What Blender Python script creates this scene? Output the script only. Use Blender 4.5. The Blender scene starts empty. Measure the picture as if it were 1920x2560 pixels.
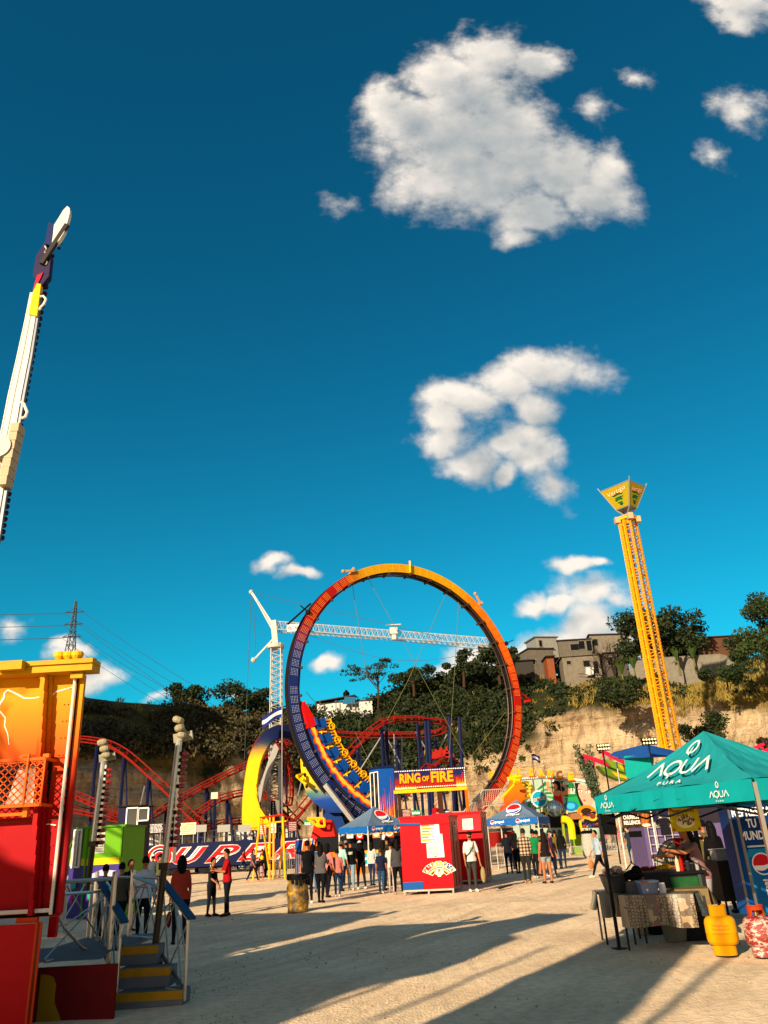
import bpy, bmesh, math, random
import numpy as np
from mathutils import Vector as V, Matrix, noise
R=math.radians; PI=math.pi
random.seed(7); rng=np.random.default_rng(7)
scene=bpy.context.scene; C=scene.collection
# ------------------------------------------------------------------ camera
F=1925.0; TH=R(23.05); RO=R(3.24); CAMZ=1.6
fw=V((0,math.cos(TH),math.sin(TH))); u0=V((0,-math.sin(TH),math.cos(TH))); r0=V((1,0,0))
camr=r0*math.cos(RO)-u0*math.sin(RO); cu=r0*math.sin(RO)+u0*math.cos(RO)
cam=bpy.data.cameras.new('camera'); camo=bpy.data.objects.new('camera',cam); C.objects.link(camo)
cam.sensor_fit='VERTICAL'; cam.sensor_height=36; cam.sensor_width=27; cam.lens=36*F/2560
cam.clip_start=.1; cam.clip_end=3000
m=Matrix.Identity(4)
for i in range(3): m[i][0]=camr[i]; m[i][1]=cu[i]; m[i][2]=-fw[i]
m[2][3]=CAMZ; camo.matrix_world=m; scene.camera=camo
def ray(px,py): return fw*F+camr*(px-960)-cu*(py-1280)
def W(px,py,Y):
    d=ray(px,py); return V((0,0,CAMZ))+d*(Y/d.y)
def G(px,py,z=0):
    d=ray(px,py); return V((0,0,CAMZ))+d*((z-CAMZ)/d.z)
def lin(h):
    if not isinstance(h,str): return tuple(h)
    h=h.lstrip('#'); return tuple(((c/255)/12.92 if c/255<=.04045 else ((c/255+.055)/1.055)**2.4) for c in (int(h[i:i+2],16) for i in (0,2,4)))
# ------------------------------------------------------------------ materials
MC={}
def mat(col,rough=.55,metal=0,var=.12,scale=6,bump=0,emit=0,spec=.07,name='paint'):
    key=(col,rough,metal,var,scale,bump,emit,spec)
    if key in MC: return MC[key]
    c=lin(col); M=bpy.data.materials.new(name); M.use_nodes=True; nt=M.node_tree; n=nt.nodes; l=nt.links
    b=n['Principled BSDF']; b.inputs['Roughness'].default_value=rough; b.inputs['Metallic'].default_value=metal
    b.inputs['Specular IOR Level'].default_value=spec
    tc=n.new('ShaderNodeTexCoord'); nz=n.new('ShaderNodeTexNoise'); nz.inputs['Scale'].default_value=scale; nz.inputs['Detail'].default_value=5
    l.new(tc.outputs['Object'],nz.inputs['Vector'])
    mx=n.new('ShaderNodeMix'); mx.data_type='RGBA'; l.new(nz.outputs['Fac'],mx.inputs[0])
    mx.inputs[6].default_value=(*[x*(1-var*1.6) for x in c],1); mx.inputs[7].default_value=(*[min(1,x*(1+var)) for x in c],1)
    l.new(mx.outputs[2],b.inputs['Base Color'])
    if bump:
        bp=n.new('ShaderNodeBump'); bp.inputs['Strength'].default_value=bump; bp.inputs['Distance'].default_value=.02
        l.new(nz.outputs['Fac'],bp.inputs['Height']); l.new(bp.outputs[0],b.inputs['Normal'])
    if emit:
        b.inputs['Emission Color'].default_value=(*c,1); b.inputs['Emission Strength'].default_value=emit
    MC[key]=M; return M
def vcmat(name,rough=.5,spec=.07,bump=0,bscale=8,trans=0,var=0):
    M=bpy.data.materials.new(name); M.use_nodes=True; n=M.node_tree.nodes; l=M.node_tree.links
    b=n['Principled BSDF']; b.inputs['Roughness'].default_value=rough; b.inputs['Specular IOR Level'].default_value=spec
    a=n.new('ShaderNodeVertexColor'); a.layer_name='Col'; src=a.outputs[0]
    if bump or var:
        tc=n.new('ShaderNodeTexCoord'); nz=n.new('ShaderNodeTexNoise'); nz.inputs['Scale'].default_value=bscale; nz.inputs['Detail'].default_value=6
        l.new(tc.outputs['Object'],nz.inputs['Vector'])
        if var:
            mr=n.new('ShaderNodeMapRange'); mr.inputs[3].default_value=1-var; mr.inputs[4].default_value=1+var; l.new(nz.outputs[0],mr.inputs[0])
            mx=n.new('ShaderNodeMix'); mx.data_type='RGBA'; mx.blend_type='MULTIPLY'; mx.inputs[0].default_value=1
            l.new(src,mx.inputs[6]); l.new(mr.outputs[0],mx.inputs[7]); src=mx.outputs[2]
        if bump:
            bp=n.new('ShaderNodeBump'); bp.inputs['Strength'].default_value=bump; bp.inputs['Distance'].default_value=.05
            l.new(nz.outputs[0],bp.inputs['Height']); l.new(bp.outputs[0],b.inputs['Normal'])
    l.new(src,b.inputs['Base Color'])
    if trans:
        t=n.new('ShaderNodeBsdfTranslucent'); l.new(src,t.inputs[0]); mxs=n.new('ShaderNodeMixShader'); mxs.inputs[0].default_value=trans
        l.new(b.outputs[0],mxs.inputs[1]); l.new(t.outputs[0],mxs.inputs[2]); l.new(mxs.outputs[0],n['Material Output'].inputs[0])
    return M
CHROME=mat('#d8d2c8',.2,1,.1); STEEL=mat('#8d8c88',.4,.9,.15); DARK=mat('#15151a',.6); WHITE=mat('#d8d4cc',.5); BLACKM=mat('#050506',.6)
GLASS=mat('#1a2226',.08,0,.05,spec=.8)
# ------------------------------------------------------------------ mesh builder
class B:
    def __init__(s,col=None): s.v=[]; s.f=[]; s.m=[]; s.mats=[]; s.cur=0; s.cols=[]; s.col=col; s.smooth=False; s.sm=[]
    def use(s,m):
        if m not in s.mats: s.mats.append(m)
        s.cur=s.mats.index(m); return s
    def add(s,vs,fs):
        o=len(s.v); s.v.extend(V(p) for p in vs)
        for f in fs: s.f.append([o+i for i in f]); s.m.append(s.cur); s.cols.append(s.col); s.sm.append(s.smooth)
        return s
    def obox(s,c,ax,ay,az):   # centre and half vectors
        c=V(c); ax=V(ax);ay=V(ay);az=V(az); p=[c+a*ax+b*ay+d*az for d in(-1,1) for b in(-1,1) for a in(-1,1)]
        return s.add(p,[(0,2,3,1),(4,5,7,6),(0,1,5,4),(2,6,7,3),(0,4,6,2),(1,3,7,5)])
    def box(s,x0,y0,z0,x1,y1,z1): return s.obox(((x0+x1)/2,(y0+y1)/2,(z0+z1)/2),((x1-x0)/2,0,0),(0,(y1-y0)/2,0),(0,0,(z1-z0)/2))
    def tube(s,a,b,r,n=6,r2=None,cap=True):
        return s.path([a,b],[r,r if r2 is None else r2],n,cap)
    def path(s,pts,r,n=6,cap=True,flat=1,closed=False):
        pts=[V(p) for p in pts]; k=len(pts)
        if not hasattr(r,'__len__'): r=[r]*k
        t0=(pts[1]-pts[0]).normalized(); up=V((0,0,1)) if abs(t0.z)<.95 else V((1,0,0))
        a=t0.cross(up).normalized(); vs=[]
        for i,p in enumerate(pts):
            t=(pts[min(i+1,k-1)]-pts[max(i-1,0)])
            t=t.normalized() if t.length>1e-9 else t0
            a=(a-t*a.dot(t)); a=a.normalized() if a.length>1e-6 else t.cross(V((0,1,0))).normalized(); b=t.cross(a)
            for j in range(n):
                w=2*PI*j/n; vs.append(p+a*(math.cos(w)*r[i])+b*(math.sin(w)*r[i]*flat))
        fs=[(i*n+j,i*n+(j+1)%n,(i+1)*n+(j+1)%n,(i+1)*n+j) for i in range(k-1) for j in range(n)]
        if cap: fs+= [tuple(range(n))[::-1],tuple((k-1)*n+j for j in range(n))]
        return s.add(vs,fs)
    def bar(s,a,b,w,h=None,up=(0,0,1)):
        a=V(a);b=V(b);h=h or w; t=(b-a).normalized(); up=V(up)
        if abs(t.dot(up))>.97: up=V((1,0,0)) if abs(t.x)<.9 else V((0,1,0))
        x=t.cross(up).normalized(); y=x.cross(t)
        return s.obox((a+b)/2,x*w/2,(b-a)/2,y*h/2)
    def lathe(s,prof,c=(0,0,0),n=20,ax=None):
        c=V(c); vs=[]
        for r,z in prof:
            for j in range(n): w=2*PI*j/n; vs.append(c+V((r*math.cos(w),r*math.sin(w),z)))
        k=len(prof); fs=[(i*n+j,i*n+(j+1)%n,(i+1)*n+(j+1)%n,(i+1)*n+j) for i in range(k-1) for j in range(n)]
        fs+=[tuple(range(n))[::-1],tuple((k-1)*n+j for j in range(n))]
        return s.add(vs,fs)
    def ball(s,c,r,n=10,m=6,sc=(1,1,1)):
        c=V(c); vs=[c+V((0,0,-r*sc[2]))]
        for i in range(1,m):
            ph=-PI/2+PI*i/m
            for j in range(n): w=2*PI*j/n; vs.append(c+V((r*sc[0]*math.cos(ph)*math.cos(w),r*sc[1]*math.cos(ph)*math.sin(w),r*sc[2]*math.sin(ph))))
        vs.append(c+V((0,0,r*sc[2]))); L=len(vs)-1
        fs=[(0,1+(j+1)%n,1+j) for j in range(n)]+[(1+i*n+j,1+i*n+(j+1)%n,1+(i+1)*n+(j+1)%n,1+(i+1)*n+j) for i in range(m-2) for j in range(n)]
        fs+=[(L,1+(m-2)*n+j,1+(m-2)*n+(j+1)%n) for j in range(n)]
        return s.add(vs,fs)
    def quad(s,a,b,c,d): return s.add([a,b,c,d],[(0,1,2,3)])
    def poly(s,pts): return s.add(pts,[tuple(range(len(pts)))])
    def prism(s,pts,off):
        pts=[V(p) for p in pts]; off=V(off); n=len(pts)
        return s.add(pts+[p+off for p in pts],[tuple(range(n))[::-1],tuple(range(n,2*n))]+[(i,(i+1)%n,n+(i+1)%n,n+i) for i in range(n)])
    def flat(s,vf,O,U,Vv,sx=1,sy=None,ox=0,oy=0,lift=0):   # 2-D drawing onto a plane
        vs,fs=vf; sy=sx if sy is None else sy; O=V(O);U=V(U).normalized();Vv=V(Vv).normalized(); N=U.cross(Vv).normalized()*lift
        return s.add([O+U*(ox+x*sx)+Vv*(oy+y*sy)+N for x,y in vs],fs)
    def build(s,name,parent=None,mat_=None,loc=None,world=True,smooth=None):
        me=bpy.data.meshes.new(name); off=V((0,0,0))
        if parent is not None and world: off=V(parent['_o']) if '_o' in parent else V((0,0,0))
        if loc is not None: off=V(loc)
        me.from_pydata([tuple(p-off) for p in s.v],[],s.f)
        for mm in (s.mats or ([mat_] if mat_ else [WHITE])): me.materials.append(mm)
        if s.mats: me.polygons.foreach_set('material_index',s.m)
        if smooth is True: me.polygons.foreach_set('use_smooth',[True]*len(s.f))
        elif any(s.sm): me.polygons.foreach_set('use_smooth',s.sm)
        if any(c is not None for c in s.cols):
            at=me.color_attributes.new('Col','FLOAT_COLOR','CORNER'); arr=[]
            for p,c in zip(s.f,s.cols):
                if c is None: c=(.5,.5,.5)
                if callable(c):
                    for i in p: arr.extend((*c(s.v[i]),1))
                else: arr.extend((*c,1)*len(p))
            at.data.foreach_set('color',arr)
        me.update(); o=bpy.data.objects.new(name,me); C.objects.link(o)
        if parent is not None: o.parent=parent; o['_o']=tuple(off)
        else: o.location=off; o['_o']=tuple(off)
        return o
def tag(o,label=None,cat=None,group=None,kind=None):
    if label: o['label']=label
    if cat: o['category']=cat
    if group: o['group']=group
    if kind: o['kind']=kind
    return o
def thing(name,label,cat,loc=(0,0,0),group=None):
    o=bpy.data.objects.new(name,None); C.objects.link(o); o.location=loc; o['_o']=tuple(loc); o.empty_display_size=.2
    return tag(o,label,cat,group)
def copy_tree(o,parent=None):
    c=o.copy(); C.objects.link(c); c.parent=parent
    for ch in o.children: copy_tree(ch,c)
    return c
# ------------------------------------------------------------------ 2-D drawings
TX={}
def text2d(s,bold=0,shear=0,sp=1,wfix=None):
    k=(s,bold,shear,sp)
    if k not in TX:
        cu_=bpy.data.curves.new('t','FONT'); cu_.body=s; cu_.size=1; cu_.offset=bold; cu_.shear=shear; cu_.space_character=sp; cu_.resolution_u=3
        cu_.fill_mode='FRONT'
        o=bpy.data.objects.new('t',cu_); C.objects.link(o); dg=bpy.context.evaluated_depsgraph_get()
        me=bpy.data.meshes.new_from_object(o.evaluated_get(dg)); vs=[(v.co.x,v.co.y) for v in me.vertices]; fs=[tuple(p.vertices) for p in me.polygons]
        C.objects.unlink(o); bpy.data.objects.remove(o); bpy.data.curves.remove(cu_); bpy.data.meshes.remove(me)
        x0=min(v[0] for v in vs);x1=max(v[0] for v in vs);y0=min(v[1] for v in vs);y1=max(v[1] for v in vs)
        TX[k]=([((x-x0)/(x1-x0),(y-y0)/(y1-y0)) for x,y in vs],fs,(x1-x0)/(y1-y0))
    return TX[k]
def put_text(b,s,O,U,Vv,w,h,ox=0,oy=0,lift=.004,bold=.02,shear=0,sp=1):
    t=text2d(s,bold,shear,sp); return b.flat((t[0],t[1]),O,U,Vv,w,h,ox,oy,lift)
def disc(cx=0,cy=0,rx=1,ry=None,n=24,a0=0,a1=2*PI):
    ry=rx if ry is None else ry
    return ([(cx+rx*math.cos(a0+(a1-a0)*i/n),cy+ry*math.sin(a0+(a1-a0)*i/n)) for i in range(n)],[tuple(range(n))])
def pgon(*p): return (list(p),[tuple(range(len(p)))])
def cr_spline(pts,k=8):
    pts=[V(p) for p in pts]; P=[pts[0]*2-pts[1]]+pts+[pts[-1]*2-pts[-2]]; out=[]
    for i in range(1,len(P)-2):
        a,b,c,d=P[i-1:i+3]
        for j in range(k):
            t=j/k; out.append(.5*((2*b)+(c-a)*t+(2*a-5*b+4*c-d)*t*t+(3*b-a-3*c+d)*t**3))
    out.append(pts[-1]); return out
def lattice(b,p0,p1,w0,w1,bays,rc,rb,sides=4,up=(0,1,0),n=5,twin=True):
    p0=V(p0);p1=V(p1);t=(p1-p0).normalized();x=t.cross(V(up)).normalized();y=x.cross(t)
    if sides==4: K=[(-.5,-.5),(.5,-.5),(.5,.5),(-.5,.5)]
    else: K=[(-.5,-.3),(.5,-.3),(0,.55)]
    def P(k,s): w=w0+(w1-w0)*s; return p0.lerp(p1,s)+x*(K[k][0]*w)+y*(K[k][1]*w)
    S=len(K)
    for k in range(S):
        b.tube(P(k,0),P(k,1),rc,n)
        for i in range(bays):
            s0=i/bays;s1=(i+1)/bays;k2=(k+1)%S
            if twin: sm=(s0+s1)/2; b.tube(P(k,s0),P(k2,sm),rb,4,cap=False); b.tube(P(k2,sm),P(k,s1),rb,4,cap=False)
            else:
                b.tube(P(k,s0),P(k2,s1),rb,4,cap=False); b.tube(P(k,s0),P(k2,s0),rb,4,cap=False)
# ------------------------------------------------------------------ sun and sky
AZ=R(30); EL=R(20)
sdir=V((-math.sin(AZ)*math.cos(EL),-math.cos(AZ)*math.cos(EL),math.sin(EL)))   # towards the sun
L=bpy.data.lights.new('sun','SUN'); L.energy=5; L.angle=R(.5); L.color=(1,.80,.56)
lo=bpy.data.objects.new('sun',L); C.objects.link(lo); lo.rotation_euler=sdir.to_track_quat('Z','Y').to_euler()
# ------------------------------------------------------------------ world: sky with clouds laid out by direction
w=bpy.data.worlds.new('World'); scene.world=w; w.use_nodes=True; nt=w.node_tree; N=nt.nodes; Lk=nt.links
bg=N['Background']; bg.inputs['Strength'].default_value=.062
sky=N.new('ShaderNodeTexSky'); sky.sky_type='NISHITA'; sky.sun_disc=False; sky.sun_elevation=EL; sky.sun_rotation=PI+AZ
sky.air_density=1.0; sky.dust_density=.3; sky.ozone_density=3.0
BL=[ # px,py,rx,ry  (source pixels of the reference used only to derive directions)
 (1010,300,120,100),(1110,190,110,80),(1230,150,120,80),(1330,160,80,60),(1120,330,190,140),(1260,330,150,120),(1080,460,130,90),(1240,450,190,110),(1400,420,120,100),(1520,440,75,90),(1330,530,120,60),(1460,500,90,60),(1290,590,60,30),(960,250,70,60),
 (1180,240,130,90),(1130,400,150,110),(1290,400,120,90),(1440,930,90,55),(1350,910,120,55),(1280,960,110,55),(1160,1010,120,50),(1110,1090,80,45),(1180,1150,95,55),(1260,1110,60,40),(1360,1120,60,45),(1310,1075,80,45),(1330,1140,70,50),(1370,1190,45,55),(1340,1010,70,50),(1120,1060,70,60),(1270,1180,40,25),
 (1860,10,100,70),(1500,270,50,32),(1570,188,38,22),(1840,270,70,55),(1790,400,40,35),(850,505,38,22),
 (690,1395,45,22),(750,1420,50,18),
 (1430,1412,55,24),(1480,1405,45,20),(1330,1500,45,28),(1385,1505,55,22),(1480,1490,110,50),(1540,1510,70,50),(1460,1560,95,60),(1400,1600,130,55),(1540,1620,110,60),(1320,1640,110,60),(1200,1650,120,45),(1120,1680,70,35),
 (812,1658,42,20),(25,1560,45,38),(180,1630,55,32),(250,1675,70,35),(205,1690,80,40),(600,1750,40,12),(410,1755,45,14),(160,1610,35,24)]
wts={}
for i,(x,y,_a,_b) in enumerate(BL):
    if (x,y) in ((1840,270),(1790,400),(850,505),(1570,188),(600,1750),(410,1755),(1440,930),(1500,270)): wts[i]=.5
    if (x,y)==(850,505): wts[i]=.3
    if (x,y) in ((1480,1490),(1540,1510),(1290,590),(25,1560),(1370,1190)): wts[i]=.62
g=bpy.data.node_groups.new('clouds','ShaderNodeTree')
g.interface.new_socket('P',in_out='INPUT',socket_type='NodeSocketVector'); g.interface.new_socket('D',in_out='OUTPUT',socket_type='NodeSocketFloat')
gn=g.nodes; gl=g.links; gi=gn.new('NodeGroupInput'); go_=gn.new('NodeGroupOutput')
def gm(op,a,b=None,c=None,N=gn,L_=gl):
    x=N.new('ShaderNodeMath'); x.operation=op
    for i,v in enumerate((a,b,c)):
        if v is None: continue
        if isinstance(v,(int,float)): x.inputs[i].default_value=v
        else: L_.new(v,x.inputs[i])
    return x.outputs[0]
nw=gn.new('ShaderNodeTexNoise'); nw.inputs['Scale'].default_value=9; nw.inputs['Detail'].default_value=4; gl.new(gi.outputs[0],nw.inputs['Vector'])
vs_=gn.new('ShaderNodeVectorMath'); vs_.operation='SUBTRACT'; gl.new(nw.outputs['Color'],vs_.inputs[0]); vs_.inputs[1].default_value=(.5,.5,.5)
vm=gn.new('ShaderNodeVectorMath'); vm.operation='SCALE'; gl.new(vs_.outputs[0],vm.inputs[0]); vm.inputs['Scale'].default_value=.085
va=gn.new('ShaderNodeVectorMath'); va.operation='ADD'; gl.new(gi.outputs[0],va.inputs[0]); gl.new(vm.outputs[0],va.inputs[1])
acc=None
for i,(px,py,rx,ry) in enumerate(BL):
    d=ray(px,py); a,e=d.x/d.y,d.z/d.y; d2=ray(px+rx,py); d3=ray(px,py-ry)
    ra=abs(d2.x/d2.y-a); re=abs(d3.z/d3.y-e); 
    s=gn.new('ShaderNodeVectorMath'); s.operation='SUBTRACT'; gl.new(va.outputs[0],s.inputs[0]); s.inputs[1].default_value=(a,e,0)
    mu=gn.new('ShaderNodeVectorMath'); mu.operation='MULTIPLY'; gl.new(s.outputs[0],mu.inputs[0]); mu.inputs[1].default_value=(1/ra,1/re,0)
    le=gn.new('ShaderNodeVectorMath'); le.operation='LENGTH'; gl.new(mu.outputs[0],le.inputs[0])
    q=gm('MULTIPLY',gm('SUBTRACT',1.04,le.outputs['Value']),1.8*wts.get(i,1.0))
    acc=q if acc is None else gm('SMOOTH_MAX',acc,q,.25)
def fbm(scale,det,rough=.62,vec=gi.outputs[0]):
    z=gn.new('ShaderNodeTexNoise'); z.inputs['Scale'].default_value=scale; z.inputs['Detail'].default_value=det; z.inputs['Roughness'].default_value=rough; gl.new(vec,z.inputs['Vector']); return z.outputs['Fac']
f1=fbm(14,6,.6); f2=fbm(34,6,.68)
nn=gm('ADD',gm('MULTIPLY',gm('SUBTRACT',f1,.5),2.3),gm('MULTIPLY',gm('SUBTRACT',f2,.5),1.1))
dn=gm('ADD',acc,nn)
gl.new(dn,go_.inputs[0])
g.interface.new_socket('S',in_out='OUTPUT',socket_type='NodeSocketFloat')
gl.new(gm('ADD',gm('MULTIPLY',acc,1.0),gm('MULTIPLY',gm('SUBTRACT',fbm(16,4,.58),.5),3.4)),go_.inputs[1])
geo=N.new('ShaderNodeTexCoord'); sp=N.new('ShaderNodeSeparateXYZ'); Lk.new(geo.outputs['Generated'],sp.inputs[0])
def wm(op,a,b=None,c=None): return gm(op,a,b,c,N,Lk)
yy=wm('MAXIMUM',sp.outputs['Y'],.05); ax=wm('DIVIDE',sp.outputs['X'],yy); ez=wm('DIVIDE',sp.outputs['Z'],yy)
cb=N.new('ShaderNodeCombineXYZ'); Lk.new(ax,cb.inputs[0]); Lk.new(ez,cb.inputs[1])
ga=N.new('ShaderNodeGroup'); ga.node_tree=g; Lk.new(cb.outputs[0],ga.inputs[0])
of=N.new('ShaderNodeVectorMath'); of.operation='ADD'; Lk.new(cb.outputs[0],of.inputs[0]); of.inputs[1].default_value=(-.018,.026,0)
gb=N.new('ShaderNodeGroup'); gb.node_tree=g; Lk.new(of.outputs[0],gb.inputs[0])
def sstep(v,lo,hi,o0=0.,o1=1.):
    x=N.new('ShaderNodeMapRange'); x.interpolation_type='SMOOTHSTEP'; Lk.new(v,x.inputs[0]); x.inputs[1].default_value=lo; x.inputs[2].default_value=hi; x.inputs[3].default_value=o0; x.inputs[4].default_value=o1; return x.outputs[0]
al=sstep(ga.outputs[0],-.30,1.25)
# nothing of the layout behind the viewer's half of the sky
al=wm('MULTIPLY',al,sstep(sp.outputs['Y'],.1,.3))
of2=N.new('ShaderNodeVectorMath'); of2.operation='ADD'; Lk.new(cb.outputs[0],of2.inputs[0]); of2.inputs[1].default_value=(-.055,.075,0)
gc2=N.new('ShaderNodeGroup'); gc2.node_tree=g; Lk.new(of2.outputs[0],gc2.inputs[0])
od=wm('ADD',wm('MULTIPLY',wm('MAXIMUM',gb.outputs[1],0.),.30),wm('MULTIPLY',wm('MAXIMUM',gc2.outputs[1],0.),.34))
sh=wm('EXPONENT',wm('MULTIPLY',od,-1.0))
thick=sstep(ga.outputs[0],.0,.9,.72,1.0)
lit=wm('MULTIPLY',sh,thick)
cc=N.new('ShaderNodeMix'); cc.data_type='RGBA'; Lk.new(lit,cc.inputs[0]); cc.inputs[6].default_value=(1.1,1.9,2.5,1); cc.inputs[7].default_value=(8.4,7.6,6.7,1)
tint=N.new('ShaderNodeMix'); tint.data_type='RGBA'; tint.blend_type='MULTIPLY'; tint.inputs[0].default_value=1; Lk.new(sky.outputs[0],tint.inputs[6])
# deep teal away from the sun; unseen sunward half tinted warm for shadow fill
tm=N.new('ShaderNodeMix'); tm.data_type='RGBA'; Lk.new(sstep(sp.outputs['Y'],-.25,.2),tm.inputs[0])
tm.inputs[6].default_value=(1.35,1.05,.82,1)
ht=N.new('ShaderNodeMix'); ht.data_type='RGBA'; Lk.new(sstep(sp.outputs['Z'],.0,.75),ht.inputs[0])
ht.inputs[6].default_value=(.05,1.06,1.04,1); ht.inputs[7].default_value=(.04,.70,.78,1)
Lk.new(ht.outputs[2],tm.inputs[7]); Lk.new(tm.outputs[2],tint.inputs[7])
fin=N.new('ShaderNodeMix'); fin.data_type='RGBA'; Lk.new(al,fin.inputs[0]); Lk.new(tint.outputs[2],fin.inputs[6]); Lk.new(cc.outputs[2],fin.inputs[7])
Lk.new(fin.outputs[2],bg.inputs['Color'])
w.cycles.sampling_method='MANUAL'; w.cycles.sample_map_resolution=512
scene.view_settings.view_transform='Standard'; scene.view_settings.look='None'; scene.view_settings.exposure=1.0
# ------------------------------------------------------------------ ground
def ground():
    M=bpy.data.materials.new('packed_earth'); M.use_nodes=True; n=M.node_tree.nodes; l=M.node_tree.links; b=n['Principled BSDF']; b.inputs['Roughness'].default_value=.95; b.inputs['Specular IOR Level'].default_value=.1
    tc=n.new('ShaderNodeTexCoord')
    def nz(s,d,sc=(1,1,1)):
        mp=n.new('ShaderNodeMapping'); mp.inputs['Scale'].default_value=sc; l.new(tc.outputs['Object'],mp.inputs[0])
        x=n.new('ShaderNodeTexNoise'); x.inputs['Scale'].default_value=s; x.inputs['Detail'].default_value=d; l.new(mp.outputs[0],x.inputs[0]); return x.outputs[0]
    cr_=n.new('ShaderNodeValToRGB'); l.new(nz(.55,8),cr_.inputs[0]); e=cr_.color_ramp.elements; e[0].position=.3; e[0].color=(.70,.51,.31,1); e[1].position=.7; e[1].color=(.89,.68,.44,1)
    c2=n.new('ShaderNodeValToRGB'); l.new(nz(9,10),c2.inputs[0]); e=c2.color_ramp.elements; e[0].position=.35; e[0].color=(.72,.70,.68,1); e[1].position=.62; e[1].color=(1.08,1.07,1.05,1)
    mx=n.new('ShaderNodeMix'); mx.data_type='RGBA'; mx.blend_type='MULTIPLY'; mx.inputs[0].default_value=.55; l.new(cr_.outputs[0],mx.inputs[6]); l.new(c2.outputs[0],mx.inputs[7])
    vo=n.new('ShaderNodeTexVoronoi'); vo.inputs['Scale'].default_value=14; l.new(tc.outputs['Object'],vo.inputs[0]); 
    ss=n.new('ShaderNodeMapRange'); ss.inputs[1].default_value=.04; ss.inputs[2].default_value=.10; ss.inputs[3].default_value=.55; ss.inputs[4].default_value=1; l.new(vo.outputs['Distance'],ss.inputs[0])
    m3=n.new('ShaderNodeMix'); m3.data_type='RGBA'; m3.blend_type='MULTIPLY'; m3.inputs[0].default_value=.25; l.new(mx.outputs[2],m3.inputs[6]); l.new(ss.outputs[0],m3.inputs[7])
    mr=n.new('ShaderNodeMapping'); mr.inputs['Rotation'].default_value=(0,0,R(-62)); l.new(tc.outputs['Object'],mr.inputs[0]); ms=n.new('ShaderNodeMapping'); ms.inputs['Scale'].default_value=(.12,1.6,1); l.new(mr.outputs[0],ms.inputs[0]); st=n.new('ShaderNodeTexNoise'); st.inputs['Scale'].default_value=1.6; st.inputs['Detail'].default_value=7; st.inputs['Distortion'].default_value=.4; l.new(ms.outputs[0],st.inputs[0])
    sr=n.new('ShaderNodeMapRange'); sr.inputs[1].default_value=.35; sr.inputs[2].default_value=.6; sr.inputs[3].default_value=.88; sr.inputs[4].default_value=1.05; l.new(st.outputs[0],sr.inputs[0])
    m4=n.new('ShaderNodeMix'); m4.data_type='RGBA'; m4.blend_type='MULTIPLY'; m4.inputs[0].default_value=1; l.new(m3.outputs[2],m4.inputs[6]); l.new(sr.outputs[0],m4.inputs[7]); l.new(m4.outputs[2],b.inputs['Base Color'])
    ad=n.new('ShaderNodeMath'); ad.operation='ADD'; l.new(nz(2.2,10),ad.inputs[0]); l.new(nz(30,5),ad.inputs[1])
    a2=n.new('ShaderNodeMath'); a2.operation='MULTIPLY_ADD'; l.new(nz(1.2,4,(3,.5,1)),a2.inputs[0]); a2.inputs[1].default_value=1.2; l.new(ad.outputs[0],a2.inputs[2])
    bp=n.new('ShaderNodeBump'); bp.inputs['Strength'].default_value=.35; bp.inputs['Distance'].default_value=.05; l.new(a2.outputs[0],bp.inputs['Height']); l.new(bp.outputs[0],b.inputs['Normal'])
    bp.inputs['Strength'].default_value=.5
    xs=np.concatenate([np.linspace(-400,-24,8),np.linspace(-22,26,100),np.linspace(28,400,8)]); ys=np.concatenate([np.linspace(-300,-12,6),np.linspace(-10,48,120),np.linspace(52,500,8)])
    X,Y=np.meshgrid(xs,ys); Z=np.zeros_like(X)
    for i in range(X.shape[0]):
        for j in range(X.shape[1]):
            x,y=X[i,j],Y[i,j]
            if -22<x<26 and -10<y<48: Z[i,j]=.05*noise.noise(V((x*.35,y*.35,0)))+.025*noise.noise(V((x*1.3,y*1.3,3)))
    ny,nx=X.shape; vs=np.stack([X.ravel(),Y.ravel(),Z.ravel()],1); f=[(i*nx+j,i*nx+j+1,(i+1)*nx+j+1,(i+1)*nx+j) for i in range(ny-1) for j in range(nx-1)]
    me=bpy.data.meshes.new('ground'); me.from_pydata(vs.tolist(),[],f); me.materials.append(M); me.polygons.foreach_set('use_smooth',[True]*len(f))
    o=bpy.data.objects.new('ground',me); C.objects.link(o); tag(o,kind='structure')
ground()
# loose gravel
def gravel():
    b=B(); b.use(mat('#a08c70',.95,0,.3)); 
    for _ in range(1500):
        if rng.random()<.2: p=G(rng.uniform(220,620),rng.uniform(2430,2560))
        else: y=8+rng.random()**1.5*28; p=V((rng.uniform(-.5,.55)*y,y,0))
        s=rng.uniform(.006,.02)*(1+p.y*.02); a=rng.uniform(0,6.3)
        vs=[(p.x+s*math.cos(a+k*2.1)*rng.uniform(.7,1.2),p.y+s*math.sin(a+k*2.1)*rng.uniform(.7,1.2),-.01) for k in range(3)]+[(p.x,p.y,s*.9)]
        b.add(vs,[(0,1,3),(1,2,3),(2,0,3)])
    o=b.build('gravel'); tag(o,'scattered small stones and clods on the dusty ground','gravel',kind='stuff')
gravel()
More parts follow.
